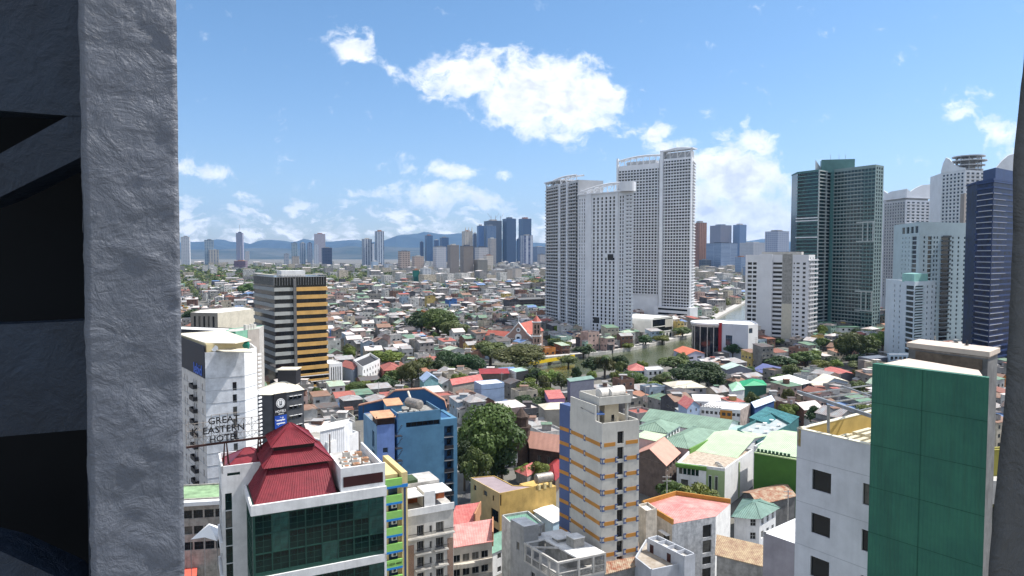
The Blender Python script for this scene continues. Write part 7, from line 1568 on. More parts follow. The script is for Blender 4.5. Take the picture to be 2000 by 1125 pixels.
# ================================================================== far towers
def pal(i): return i
FT = [  # px0, px1, top, base row, wall, glass, pu, pv, fu, fv, label, phi
 (347, 368, 463, 520, (.55, .56, .58), (.2, .24, .30), 4, 3.6, .5, .5, 'pale grey far tower right against the plaster pillar', 20),
 (393, 415, 469, 521, (.30, .36, .42), (.08, .16, .24), 5, 3.6, .7, .6, 'far blue grey block with a tan stepped front', 25),
 (400, 424, 488, 521, (.42, .40, .36), (.10, .14, .2), 6, 3.6, .5, .7, 'stepped tan and blue front of the far blue grey block', 25),
 (456, 473, 455, 514, (.34, .32, .38), (.10, .18, .30), 3, 3.6, .6, .5, 'slim far tower with a blue top and tall antenna', 15),
 (447, 477, 510, 527, (.17, .12, .16), (.10, .09, .12), 6, 5, .4, .4, 'maroon podium under the slim antenna tower', 15),
 (475, 486, 491, 509, (.5, .46, .42), (.2, .2, .2), 4, 3.6, .5, .5, 'little beige far block right of the antenna tower', 20),
 (551, 563, 496, 521, (.42, .44, .48), (.12, .16, .22), 4, 3.6, .5, .5, 'narrow far block with pointed top left of the pale cluster', 20),
 (565, 580, 475, 520, (.36, .42, .48), (.10, .20, .24), 5, 3.6, .5, .8, 'leftmost tall block of the far pale cluster', 20),
 (582, 596, 475, 519, (.38, .43, .50), (.08, .14, .22), 5, 3.6, .5, .9, 'second tall grey block of the far pale cluster', 20),
 (597, 609, 475, 519, (.34, .38, .46), (.07, .12, .2), 5, 3.6, .5, .9, 'third tall grey block of the far pale cluster', 20),
 (607, 634, 457, 512, (.46, .42, .44), (.22, .2, .26), 5, 3.6, .5, .5, 'tallest mauve block over the far pale cluster', 20),
 (610, 622, 478, 518, (.56, .58, .62), (.3, .33, .4), 5, 3.6, .5, .7, 'white slab in front of the mauve far block', 20),
 (622, 647, 484, 521, (.07, .09, .15), (.02, .04, .09), 6, 3.6, .9, .6, 'squat navy glass block right of the far pale cluster', 20),
 (565, 583, 501, 522, (.46, .40, .34), (.25, .22, .2), 5, 3.6, .5, .5, 'low tan block before the far pale cluster', 20),
 (704, 725, 467, 522, (.46, .50, .56), (.03, .05, .10), 14, 3.4, .5, .95, 'left twin tower with dark centre stripe on the plain', 28),
 (726, 731, 476, 520, (.5, .53, .58), (.3, .33, .4), 4, 3.4, .5, .5, 'thin pale tower between the twin striped ones', 28),
 (730, 749, 452, 522, (.44, .50, .58), (.05, .08, .14), 13, 3.4, .5, .95, 'taller right twin tower with dark centre stripe', 28),
 (723, 738, 511, 532, (.42, .52, .64), (.3, .4, .5), 6, 3.4, .5, .3, 'low powder blue block at the foot of the twin towers', 25),
 (748, 766, 516, 532, (.5, .54, .6), (.3, .34, .4), 6, 3.4, .5, .4, 'pale low block right of the powder blue one', 25),
 (774, 800, 491, 531, (.44, .35, .30), (.14, .11, .10), 4.4, 3.4, .5, .5, 'square tan apartment block with rows of brown windows', 22),
 (801, 827, 501, 530, (.50, .40, .34), (.3, .25, .22), 4, 3.4, .5, .4, 'peach coloured block right of the square tan one', 22),
 (819, 827, 473, 515, (.05, .08, .16), (.02, .05, .1), 5, 3.6, .8, .6, 'thin navy tower left of the blue glass cluster', 20),
 (828, 845, 460, 515, (.09, .16, .28), (.03, .09, .18), 5, 3.6, .8, .6, 'blue glass tower with a pointed mast', 20),
 (846, 857, 469, 514, (.08, .13, .24), (.03, .07, .15), 5, 3.6, .7, .6, 'short blue glass tower next to the pointed one', 20),
 (857, 876, 464, 515, (.07, .12, .22), (.02, .06, .14), 5, 3.6, .8, .6, 'broad navy glass tower behind the pale curved block', 20),
 (843, 871, 482, 530, (.52, .52, .55), (.3, .33, .4), 4, 3.4, .5, .5, 'pale curved apartment block before the navy glass towers', 22),
 (872, 896, 479, 538, (.26, .23, .21), (.12, .11, .11), 3.4, 3.3, .5, .6, 'left of two dark grey brown slabs with orange roofs', 24),
 (897, 924, 481, 546, (.25, .22, .20), (.12, .11, .11), 3.4, 3.3, .5, .6, 'right of two dark grey brown slabs, nearer', 24),
 (901, 923, 452, 520, (.58, .53, .45), (.22, .2, .2), 4, 3.6, .4, .9, 'cream tower with pinnacles above the grey brown slabs', 24),
 (924, 931, 456, 520, (.08, .10, .14), (.03, .05, .1), 4, 3.6, .7, .6, 'dark sliver tower right of the pinnacled one', 20),
 (931, 945, 441, 515, (.06, .13, .28), (.03, .09, .22), 5, 3.6, .9, .7, 'bright blue glass tower at the left of the tall group', 20),
 (942, 969, 441, 515, (.16, .22, .32), (.07, .13, .24), 5, 3.6, .8, .7, 'steel blue slab with a light sheen in the tall group', 20),
 (944, 980, 431, 514, (.10, .11, .13), (.04, .06, .10), 4, 3.6, .6, .6, 'unfinished dark tower topped by cranes', 20),
 (981, 1008, 427, 514, (.055, .09, .16), (.03, .06, .12), 30, 3.6, .98, .5, 'left of the two plain slate blue slabs', 20),
 (1013, 1038, 427, 512, (.055, .09, .16), (.03, .06, .12), 30, 3.6, .98, .5, 'right of the two plain slate blue slabs', 20),
 (952, 969, 466, 520, (.42, .38, .34), (.2, .2, .22), 3.5, 3.6, .5, .8, 'beige ribbed tower in front of the crane topped one', 22),
 (1016, 1041, 460, 522, (.50, .53, .60), (.04, .06, .14), 11, 3.6, .5, .98, 'white and navy striped tower before the right slate slab', 22),
 (1009, 1016, 467, 516, (.06, .10, .18), (.03, .06, .12), 5, 3.6, .8, .6, 'thin dark blue tower between the slate slabs', 20),
 (924, 952, 508, 546, (.24, .23, .21), (.12, .13, .12), 4, 3.3, .5, .5, 'dark grey green slab with a flat cap', 24),
 (926, 954, 483, 528, (.52, .50, .50), (.3, .3, .33), 4, 3.4, .5, .5, 'pale orange topped block behind the grey green slab', 22),
 (944, 963, 499, 531, (.58, .52, .45), (.4, .36, .33), 4, 3.4, .5, .5, 'cream block right of the grey green slab', 24),
 (959, 986, 528, 549, (.46, .42, .38), (.2, .19, .18), 4, 3.3, .5, .5, 'left low beige block of the long beige row', 24),
 (986, 1002, 526, 549, (.52, .46, .40), (.25, .22, .2), 4, 3.3, .5, .5, 'middle low beige block of the long beige row', 24),
 (1001, 1019, 524, 550, (.58, .52, .46), (.3, .27, .25), 4, 3.3, .5, .5, 'right low beige block of the long beige row', 24),
 (1041, 1066, 482, 516, (.22, .27, .36), (.12, .17, .25), 5, 3.4, .5, .5, 'hazy blue grey block left of the white riverside towers', 20),
 (1050, 1066, 497, 522, (.45, .43, .40), (.3, .3, .32), 5, 3.4, .5, .5, 'hazy cream low block left of the white riverside towers', 20),
 (804, 818, 528, 556, (.02, .16, .13), (.02, .10, .09), 30, 40, .5, .5, 'small emerald and maroon block', 25),
 (818, 841, 525, 556, (.58, .60, .62), (.2, .22, .26), 8, 3.3, .5, .45, 'white block with stacked balconies right of the emerald one', 25),
 (1357, 1382, 435, 530, (.33, .17, .11), (.16, .07, .045), 4, 3.4, .5, .9, 'brick orange tower right of the white riverside towers', 25),
 (1395, 1431, 440, 510, (.24, .20, .20), (.12, .11, .13), 5, 3.4, .5, .8, 'brown ribbed pair of towers over the blue banded office', 20),
 (1437, 1459, 439, 510, (.16, .22, .34), (.09, .14, .24), 4, 3.4, .6, .6, 'round shouldered blue tower', 20),
 (1391, 1445, 475, 532, (.34, .42, .54), (.05, .10, .20), 60, 3.8, .98, .55, 'wide blue office with white bands', 22),
 (1441, 1462, 502, 535, (.34, .42, .54), (.08, .14, .25), 60, 3.8, .98, .55, 'lower banded wing right of the wide blue office', 22),
 (1457, 1501, 474, 520, (.48, .48, .50), (.28, .29, .32), 5, 3.6, .5, .5, 'long pale grey block with rooftop plant', 20),
 (1505, 1545, 452, 530, (.46, .50, .58), (.06, .10, .22), 5, 3.4, .6, .6, 'blue and white gridded tower before the green glass pair', 22),
 (1370, 1391, 508, 532, (.08, .10, .13), (.05, .07, .1), 5, 3.6, .6, .5, 'dark low office between orange tower and banded office', 22),
 (1462, 1502, 521, 545, (.32, .40, .52), (.10, .15, .24), 30, 3.6, .9, .5, 'low blue grey office behind the white slab block', 22),
 (1040, 1064, 566, 580, (.10, .09, .085), (.04, .04, .04), 5, 3.6, .6, .6, 'dark unfinished frame far left of the white towers', 20)]
for i, (x0, x1, yt, yb, wall, gl, pu, pv, fu, fv, lb, ph) in enumerate(FT):
    Y = 70 * FPX / (yb - HOR) * .98; zt = P(x0, yt, Y).z
    p0, p1 = XP(x0, Y, 70), XP(x1, Y, 70); Wv = p1 - p0; a = R(ph)
    # near corner sits 35 % from the left, right face turned by the street angle
    m = bpy.data.objects.new('far_tower', None); nx_ = p0 + Wv * .32; w = (Wv * .68) / (math.cos(a) + 0); dpt = (Wv * .32) / max(math.sin(a), .25)
    m.location = (nx_, Y, 0); m['_org'] = (0, 0, 0); COL.objects.link(m); tag(m, lb, 'tower', 'towers of the far skyline'); m.rotation_euler.z = a
    sc_ = 2.4 if Y > 2600 and pu < 12 else 1.0
    mt = MG('facade_%02d' % i, wall, gl, pu * sc_, pv * sc_, fu, fv, off=pu * .25)
    b = MB(); b.box(0, w, 0, dpt, 0, zt, mt); b.box(-.3, w + .3, -.3, dpt + .3, zt, zt + 1.2, M('far_parapet_%02d' % (i % 6), [(.3, .3, .3), (.2, .22, .25), (.45, .43, .4), (.12, .13, .16), (.35, .2, .13), (.5, .5, .5)][i % 6], .9, .1)); b.build('shaft', m)
    b = MB(); b.box(w * .3, w * .75, dpt * .3, dpt * .8, zt + 1.2, zt + 1.2 + max(3, (zt) * .035), MATS['far_parapet_%02d' % (i % 6)])
    if 'antenna' in lb and 'slim' in lb: b.tube((w * .5, dpt * .5, zt), (w * .5, dpt * .5, zt + 70), 1.6, STEEL, 5)
    if 'mast' in lb: b.tube((w * .5, dpt * .5, zt), (w * .5, dpt * .5, zt + 30), 1.2, STEEL, 5)
    b.build('roof_house', m)
    if 'pinnacles' in lb:
        for u in (.1, .5, .9): b = MB(); b.tube((w * u, 0, zt), (w * u, 0, zt + 28), 4, mt, 6, .5); b.build('pinnacle', m)
    if 'cranes' in lb:
        for u, s_ in ((.15, -1), (.5, 1), (.9, 1)): b = MB(); b.tube((w * u, 2, zt), (w * u, 2, zt + 42), 1.3, M('crane_red', (.25, .12, .1), .7, .1), 4); b.tube((w * u, 2, zt + 20), (w * u + s_ * 30, 2, zt + 60), .9, MATS['crane_red'], 4); b.build('crane', m)
    c = Vector((nx_, Y)); d_ = Vector((math.cos(a), math.sin(a))); e_ = Vector((-d_.y, d_.x)); take([c, c + d_ * w, c + d_ * w + e_ * dpt, c + e_ * dpt])
lm('the twin striped towers', 727, 490); lm('the grey brown slabs', 897, 515); lm('the square tan block', 787, 512); lm('the blue banded office', 1418, 505)
# ================================================================== trees
LG = [LEAF('leaf_mid_green', (.105, .15, .03), (.05, .085, .02)), LEAF('leaf_dark_green', (.045, .088, .024), (.022, .05, .015)), LEAF('leaf_yellow_green', (.19, .24, .04), (.085, .13, .025)), LEAF('leaf_olive', (.12, .13, .035), (.06, .075, .022))]
BARK = M('tree_bark', (.10, .08, .06), .95, .3, 1.5)
def crown_mesh(name, seed, nclump, nleaf, leaf, mat, flat=.72, hollow=.55):
    rg = random.Random(seed); v = []; f = []
    cl = []
    for i in range(nclump):
        a = rg.uniform(0, 6.283); t = rg.uniform(-.55, 1.0); rr = math.sqrt(max(0, 1 - t * t)) * rg.uniform(.35, .82)
        cl.append((Vector((rr * math.cos(a), rr * math.sin(a), t * .62 * flat + .1)), rg.uniform(.22, .44)))
    cl.append((Vector((0, 0, .1)), .5))
    for (c, r) in cl:
        n = int(nleaf * (r ** 1.6) * 5 / nclump)
        for k in range(n):
            d = Vector((rg.gauss(0, 1), rg.gauss(0, 1), rg.gauss(.25, 1))).normalized()
            p = c + Vector((d.x, d.y, d.z * .8)) * r * (rg.uniform(hollow, 1.05) ** .5)
            nrm = (d + Vector((rg.uniform(-.8, .8), rg.uniform(-.8, .8), rg.uniform(-.4, .9)))).normalized()
            x = nrm.orthogonal().normalized(); y = nrm.cross(x); an = rg.uniform(0, 3.14); x, y = x * math.cos(an) + y * math.sin(an), y * math.cos(an) - x * math.sin(an)
            s = leaf * rg.uniform(.6, 1.35); q = len(v)
            v.extend([p - x * s - y * s * .3, p + y * s * .75, p + x * s + y * s * .2, p - y * s * .7]); f.append((q, q + 3, q + 2, q + 1))
    me = bpy.data.meshes.new(name); me.from_pydata([tuple(p) for p in v], [], f); me.materials.append(mat); return me
def trunk_mesh():
    b = MB(); b.tube((0, 0, 0), (.01, 0, .42), .055, BARK, 8, .04)
    for a, t in ((0, .5), (1.3, .62), (2.5, .55), (3.8, .6), (5.1, .5)): b.tube((0, 0, .3 + t * .12), (.3 * math.cos(a), .3 * math.sin(a), .62 + t * .12), .03, BARK, 5, .012)
    me = bpy.data.meshes.new('trunk'); me.from_pydata(b.v, [], b.f); me.materials.append(BARK); return me
CR = {}
for k, m in enumerate(LG):
    CR[k] = [crown_mesh('crown', 10 * k + j, 17 + 5 * j, 2600, .075, m, .72 + .1 * j) for j in range(2)]
CRB = {k: crown_mesh('crown', 77 + k, 34, 11000, .046, LG[k], .7) for k in (0, 1, 3)}
TRK = trunk_mesh(); NTREE = [0]
def tree(x, y, w, h, kind, label, group=None, name='tree', big=False, z=0):
    t = thing(name, label, 'tree', x, y, z, group); rg = random.Random(int(x * 7 + y)); 
    c = bpy.data.objects.new('crown', CRB.get(kind, CRB[0]) if big else CR[kind][rg.randrange(2)]); c.parent = t; c.location = (0, 0, h * .60); c.scale = (w / 2, w / 2, h * .55); c.rotation_euler.z = rg.uniform(0, 6.28); COL.objects.link(c)
    k = bpy.data.objects.new('trunk', TRK); k.parent = t; k.scale = (w * .75, w * .75, h); COL.objects.link(k); NTREE[0] += 1; return t
KN = ['leafy mid green', 'dense dark green', 'bright yellow green', 'dull olive']
TREES = [  # px left, px right, top, base row, kind, big, label
    (897, 1023, 798, 945, 0, 1, 'biggest spreading tree, between the blue building and the stone church'), (884, 930, 868, 965, 1, 0, 'added dark tree for the shade at the left under the biggest spreading tree'),  # two dark trees under the biggest one, added to fill its shade
    (950, 1010, 862, 945, 1, 0, 'added dark tree for the shade at the right under the biggest spreading tree'), (905, 955, 880, 985, 0, 0, 'mid green street tree in front of the biggest spreading tree'), (825, 885, 606, 668, 0, 1, 'tall round tree standing high among the houses left of the church'), (800, 845, 612, 660, 1, 0, 'darker tree left of the tall round one among the houses'), (860, 905, 628, 675, 3, 0, 'olive tree right of the tall round one among the houses'),
    (945, 972, 612, 634, 3, 0, 'small olive tree behind the green roofs left of the church'), (786, 822, 708, 764, 3, 1, 'grey green tree right of the brown roofed manor'), (812, 850, 700, 745, 0, 0, 'mid green tree above the teal gable house'), (842, 876, 706, 748, 1, 0, 'dark tree right of the teal gable house'),
    (854, 905, 684, 738, 1, 1, 'left of two large dark trees in the middle grove'), (890, 940, 690, 742, 1, 1, 'right of two large dark trees in the middle grove'), (930, 985, 668, 716, 3, 0, 'straggly olive tree left of the broad tree by the church'),
    (972, 1060, 676, 728, 3, 1, 'broad olive crowned tree in front of the church'), (645, 682, 692, 716, 1, 0, 'dark tree touching the right edge of the orange tower'), (730, 782, 684, 722, 2, 0, 'yellow green tree behind the brown roofed manor'),
    (675, 712, 748, 784, 2, 1, 'bright yellow green tree by the white podium'), (700, 734, 744, 780, 2, 0, 'second yellow green tree right of the brightest one'), (735, 774, 738, 775, 1, 0, 'dark tree under the brown roofed manor'),
    (1032, 1064, 722, 762, 1, 0, 'dark tree beside the black and white cube'), (1058, 1092, 722, 766, 2, 0, 'yellowish tree left of the slate blank house'), (1006, 1060, 773, 818, 1, 1, 'dense round tree left of the wide cream roof'),
    (1141, 1172, 700, 738, 1, 0, 'left dark tree on the near river bank'), (1165, 1196, 698, 740, 3, 0, 'palmy olive tree on the near river bank'), (1194, 1226, 694, 736, 1, 0, 'right dark tree on the near river bank'), (1092, 1128, 696, 720, 3, 0, 'low olive tree beside the yellow footbridge'),
    (1213, 1258, 727, 768, 0, 1, 'glossy round tree below the aqua white house'), (1290, 1340, 698, 732, 0, 0, 'mid green tree left of the broad dark tree'), (1322, 1404, 706, 768, 1, 1, 'broad very dark tree behind the cream roofed flats'), (1418, 1444, 674, 702, 1, 0, 'dark tree against the white wall of the curved black building'),
    (1247, 1274, 656, 679, 1, 0, 'dark tree under the white riverside clubhouse'), (1280, 1307, 655, 673, 2, 0, 'light green tree along the clubhouse quay'), (1318, 1348, 640, 662, 0, 0, 'tree at the right end of the clubhouse quay'), (1215, 1234, 670, 686, 2, 0, 'small bright tree at the left end of the clubhouse quay'),
    (1122, 1157, 678, 700, 1, 0, 'dark tree left of the clubhouse on the flood wall'), (1505, 1553, 698, 724, 1, 0, 'dark tree in front of the aqua sheet roof'), (1553, 1594, 688, 720, 0, 0, 'mid green tree in front of the tan tiled roofs'), (1588, 1616, 704, 728, 2, 0, 'lime green tree left of the red sheet roofs'), (1610, 1638, 698, 722, 1, 0, 'dark tree beside the lime green one near red roofs'),
    (1638, 1684, 652, 716, 2, 1, 'large light green tree below the green glass tower'), (1676, 1712, 656, 700, 0, 0, 'mid green tree right of the large light green one'), (1702, 1745, 648, 694, 2, 0, 'yellow green tree beside the teal topped block'), (1655, 1690, 694, 722, 1, 0, 'dark hedge like tree left of the dark party wall'), (1658, 1690, 706, 728, 3, 0, 'olive tree in front of the dark party wall'),
    (1355, 1405, 1106, 1160, 2, 1, 'small bright tree at the bottom edge before the stained white building'), (1012, 1045, 908, 945, 2, 0, 'yellow green bushy tree beside the red garden pavilion'), (1040, 1075, 905, 950, 2, 0, 'second bushy tree between the red roofs and yellow building'), (960, 990, 905, 950, 1, 0, 'dark street tree behind the yellow building'),
    (1500, 1530, 958, 990, 0, 0, 'small tree rising before the tall green wall'), (470, 500, 555, 585, 0, 0, 'tree just left of the orange banded tower top'), (360, 400, 700 - 95, 640, 1, 0, 'dark tree behind the taupe block')]
for (x0, x1, yt, yb, kind, bg, lb) in TREES:
    D = 70 * FPX / (yb - HOR); w = (x1 - x0) / FPX * D * (1.12 if bg and D < 260 else 1.38); zt_ = P((x0 + x1) / 2, yt, D).z; h = max(4, zt_)
    tree(XP((x0 + x1) / 2, D, h / 2), D, w, h, kind, lb, 'trees standing among the houses', big=bool(bg)); c = Vector((XP((x0 + x1) / 2, D, 0), D)); r = w * .22; take([c + Vector((-r, -r)), c + Vector((r, -r)), c + Vector((r, r)), c + Vector((-r, r))])
def palm_mesh():
    b = MB(); m = LG[0]; rg = random.Random(4)
    for k in range(16):
        a = k * 6.283 / 16 + rg.uniform(-.2, .2); el = rg.uniform(.1, .9); L_ = rg.uniform(.9, 1.1); prev = Vector((0, 0, 0)); d = Vector((math.cos(a), math.sin(a), 0)); s = Vector((-math.sin(a), math.cos(a), 0)); pw = .06
        for j in range(1, 6):
            t = j / 5; p = d * L_ * t * (1 - .25 * t * (1 - el)) + Vector((0, 0, el * t * .9 - t * t * .95)); w = .17 * math.sin(math.pi * min(t * .9 + .1, 1)) + .01
            b.face([prev - s * pw, p - s * w - Vector((0, 0, w * .4)), p, prev], m); b.face([prev, p, p + s * w - Vector((0, 0, w * .4)), prev + s * pw], m); prev = p; pw = w
    me = bpy.data.meshes.new('fronds'); me.from_pydata([tuple(q) for q in b.v], [], b.f); me.materials.append(m); return me
PALM = palm_mesh(); b = MB(); b.tube((0, 0, 0), (.03, 0, 1), .03, BARK, 6, .02); PT = bpy.data.meshes.new('trunk'); PT.from_pydata(b.v, [], b.f); PT.materials.append(BARK)
for px, yb, h, lb in ((1020, 736, 11, 'coconut palm in the grove left of the slate blank house'), (918, 668, 12, 'palm right of the tall round tree among the houses'), (905, 670, 10, 'shorter palm right of the tall round tree'), (1182, 742, 13, 'feathery palm on the near river bank'), (1300, 778, 12, 'palm left of the cream roofed flats'), (1292, 670, 9, 'palm on the clubhouse quay'), (1330, 664, 9, 'palm at the clubhouse corner'), (1262, 676, 8, 'low palm on the clubhouse quay'), (1150, 700, 9, 'palm by the flood wall left of the clubhouse'), (880, 752, 9, 'palm below the large dark grove'), (1008, 905, 7, 'palm by the street signs behind the yellow building'), (1392, 640, 10, 'palm beyond the curved black building')):
    D = 70 * FPX / (yb - HOR); x = XP(px, D, h); t = thing('palm_tree', lb, 'palm tree', x, D, 0, 'palms along the river and streets')
    c = bpy.data.objects.new('crown', PALM); c.parent = t; c.location = (.03 * h, 0, h); c.scale = (3.4,) * 3; COL.objects.link(c); k = bpy.data.objects.new('trunk', PT); k.parent = t; k.scale = (h * .9, h * .9, h); COL.objects.link(k)

used = {}
def rel(px, py):
    c = sorted(LM, key=lambda l: (l[1] - px) ** 2 + ((l[2] - py) * 1.6) ** 2); out = []
    for l in c[:6]:
        dx, dy = px - l[1], py - l[2]
        if abs(dx) > abs(dy) * 1.3: r = ('right of' if dx > 0 else 'left of')
        else: r = ('below' if dy > 0 else 'above')
        r = ('just ' if abs(dx) + abs(dy) < 60 else 'further ' if abs(dx) + abs(dy) > 150 else '') + r
        out.append(r + ' ' + l[0])
    return out
def uniq(base, px, py, extra=()):
    for r in rel(px, py):
        for e in ('',) + tuple(extra):
            lb = (e + ' ' if e else '') + base + ' ' + r; lb = lb.strip()
            if lb not in used and len(lb.split()) <= 16: used[lb] = 1; return lb, True
    r = rel(px, py)[0]
    for e in ('small', 'wider', 'squat', 'plain', 'weathered', 'crowded', 'shabby'):
        lb = e + ' ' + base + ' ' + r
        if lb not in used: used[lb] = 1; return ' '.join(lb.split()[:16]), True
    return base + ' ' + r, False
# ================================================================== streets, cars, poles
ROADM = M('asphalt_road', (.085, .085, .088), .9, .25, .3)
road = [G(868, 1030, 0).xy, G(912, 1045, 0).xy, G(962, 940, 0).xy, G(1022, 890, 0).xy, G(1010, 872, 0).xy, G(940, 905, 0).xy]
_b2 = MB(); _b2.face([(p[0], p[1], .008) for p in road], ROADM); tag(_b2.build('street'), kind='structure'); take(road)
road2 = [G(1440, 1085, 0).xy, G(1560, 1085, 0).xy, G(1570, 1000, 0).xy, G(1530, 1000, 0).xy, G(1530, 1048, 0).xy, G(1440, 1048, 0).xy]
_b2 = MB(); _b2.face([(p[0], p[1], .012) for p in road2], ROADM); tag(_b2.build('street'), kind='structure'); take(road2)
def car_meshes(col, nm):
    pm = M(nm, col, .3, .05, 1, spec=.5); b = MB(); lo = [(-2.1, -.85), (2.1, -.85), (2.1, .85), (-2.1, .85)]
    b.prism(lo, .3, .85, pm); b.hexa([(-1.5, -.8, .85), (1.1, -.8, .85), (1.1, .8, .85), (-1.5, .8, .85)], [(-1.1, -.66, 1.42), (.5, -.66, 1.42), (.5, .66, 1.42), (-1.1, .66, 1.42)], GLASS)
    b.box(-1.08, .48, -.64, .64, 1.42, 1.46, pm); me = bpy.data.meshes.new('body'); me.from_pydata(b.v, [], b.f); me.polygons.foreach_set('material_index', b.m)
    for m in b.mats: me.materials.append(m)
    return me
b = MB(); b.tube((0, -.1, 0), (0, .1, 0), .33, BLACKM, 14); WHL = bpy.data.meshes.new('wheel'); WHL.from_pydata(b.v, [], b.f); WHL.materials.append(BLACKM)
CM = [car_meshes(c, n) for c, n in (((.6, .6, .6), 'white_car_paint'), ((.35, .03, .03), 'red_car_paint'), ((.04, .05, .08), 'dark_car_paint'), ((.3, .31, .33), 'silver_car_paint'))]; CN = ['white', 'red', 'dark', 'silver']
for px, py, k, a, lb in ((1475, 1062, 1, .3, 'red car in the lane under the green roofed corner house'), (900, 1020, 0, 1.2, 'white car on the street right of the blue building'), (905, 1000, 2, 1.2, 'dark car on the street right of the blue building'), (938, 962, 3, 1.0, 'silver car on the street by the big tree'), (958, 935, 1, .8, 'red car on the street under the big tree'), (985, 912, 0, .8, 'white car near the stone church'), (1000, 898, 2, .8, 'dark car near the stone church'), (1500, 1058, 0, .1, 'white car in the lane left of the white windowed building'), (1535, 1070, 3, .1, 'silver car in the lane left of the white windowed building'), (984, 1112, 1, .5, 'red car under the green hip roof')):
    p = G(px, py, 0); t = thing('parked_car', lb, 'car', p.x, p.y, .0, 'cars in the streets between the buildings'); t.rotation_euler.z = a; o = bpy.data.objects.new('body', CM[k]); o.parent = t; COL.objects.link(o)
    for dx in (-1.3, 1.3):
        for dy in (-.8, .8): o = bpy.data.objects.new('wheel', WHL); o.parent = t; o.location = (dx, dy, .33); COL.objects.link(o)
PO = []
for px, py, h, lb in ((926, 1010, 11, 'utility pole at the left corner of the yellow building'), (952, 955, 11, 'utility pole under the biggest tree'), (1008, 915, 11, 'utility pole beside the street signs'), (1302, 1015, 12, 'white cross armed utility pole by the brown convent house'), (1538, 1040, 11, 'dark utility pole in the lane by the white windowed building'), (1318, 690, 16, 'tall dark pole on the near river bank'), (1476, 702, 15, 'pole in front of the curved black building'), (935, 672, 18, 'thin mast among the houses left of the church')):
    p = G(px, py, 0); t = thing('utility_pole', lb, 'utility pole', p.x, p.y, 0, 'utility poles in the streets'); b = MB(); b.tube((p.x, p.y, 0), (p.x, p.y, h), .17, CONCL if 'white' in lb else CONC, 7, .11); b.build('post', t)
    for zz in (h - .6, h - 1.7): b = MB(); b.box(p.x - 1.2, p.x + 1.2, p.y - .07, p.y + .07, zz, zz + .14, CONCL); b.build('cross_arm', t)
    PO.append((p.x, p.y, h, t))
for i, j in ((0, 1), (1, 2)):
    A_, B2 = PO[i], PO[j]; w_ = MB()
    for off in (-1, -.3, .5, 1):
        pr = None
        for k in range(11):
            t = k / 10; q = Vector((A_[0] + (B2[0] - A_[0]) * t + off, A_[1] + (B2[1] - A_[1]) * t, A_[2] - .5 - 1.2 * math.sin(math.pi * t)))
            if pr is not None: w_.tube(pr, q, .03, BLACKM, 3)
            pr = q
    w_.build('overhead_wires', A_[3])
for px, py, Y, w, h, mt, lb in ((973, 912, 214, 3.2, 4.6, BLUE, 'blue and white street signboard behind the yellow building'), (1003, 893, 222, 2.6, 3.6, WHITEC, 'white street billboard near the stone church')):
    p = P(px, py, Y); t = thing('street_signboard', lb, 'signboard', p.x, p.y, 0); b = MB(); b.box(p.x - w / 2, p.x + w / 2, p.y, p.y + .25, p.z - h / 2, p.z + h / 2, mt); b.build('panel', t)
    b = MB(); b.box(p.x - w / 2 + .3, p.x + w / 2 - .3, p.y - .04, p.y - .01, p.z - .2, p.z + h / 2 - .4, WHITEC if mt is BLUE else M('pale_print', (.45, .5, .6), .8, .2, 3)); b.build('panel_print', t); b = MB(); b.tube((p.x, p.y + .1, 0), (p.x, p.y + .1, p.z - h / 2), .15, STEEL, 6); b.build('post', t)

for k, (px, py, h) in enumerate(((655, 860, 10), (612, 845, 10), (690, 806, 10), (905, 800, 10), (948, 790, 10), (1025, 790, 11), (1130, 800, 11), (1260, 800, 11), (1340, 800, 11), (1400, 770, 11), (1480, 760, 11), (1590, 800, 11), (1640, 770, 11), (1235, 770, 11), (980, 770, 11), (820, 770, 11), (740, 790, 11), (560, 850, 11))):
    p = G(px, py, 0); lb, _ = uniq('thin concrete utility pole', px, py - 40, ('leaning', 'bare')); t = thing('utility_pole', lb, 'utility pole', p.x, p.y, 0, 'utility poles in the streets'); b = MB(); b.tube((p.x, p.y, 0), (p.x, p.y, h), .16, CONCL, 6, .1); b.build('post', t)
    b = MB(); b.box(p.x - 1.1, p.x + 1.1, p.y - .07, p.y + .07, h - .8, h - .66, CONCL); b.build('cross_arm', t); b = MB()
    for off in (-.9, 0, .9):
        pr = None
        for j in range(9):
            f = j / 8; q = Vector((p.x + off + 26 * f, p.y + 13 * f, h - .6 - 1.3 * math.sin(math.pi * f)))
            if pr is not None: b.tube(pr, q, .035, BLACKM, 3)
            pr = q
    b.build('overhead_wires', t)
# ================================================================== the low city
WALLS = [('off white', (.60, .59, .56), 8), ('cream', (.54, .48, .38), 3), ('grey', (.32, .31, .30), 5), ('pinkish', (.48, .35, .31), 1.4), ('pale blue', (.34, .43, .52), 1.3), ('mint', (.30, .44, .37), 1), ('yellow', (.58, .44, .16), .5), ('bare concrete', (.24, .23, .21), 4), ('brick brown', (.22, .13, .10), 1.5), ('dark grey', (.10, .10, .11), 2), ('bright blue', (.08, .20, .48), .25), ('orange', (.55, .22, .06), .3)]
RFS = [('rusty red', (.23, .10, .075), 1.3), ('faded red', (.36, .12, .10), .9), ('dull white', (.60, .60, .59), 5), ('galvanised grey', (.34, .36, .37), 7), ('rust brown', (.24, .16, .12), 2.5), ('dull green', (.13, .25, .18), 2), ('pale green', (.36, .48, .38), 1), ('blue', (.12, .24, .46), .7), ('dark grey', (.10, .105, .11), 3.2), ('terracotta', (.34, .18, .12), .5)]
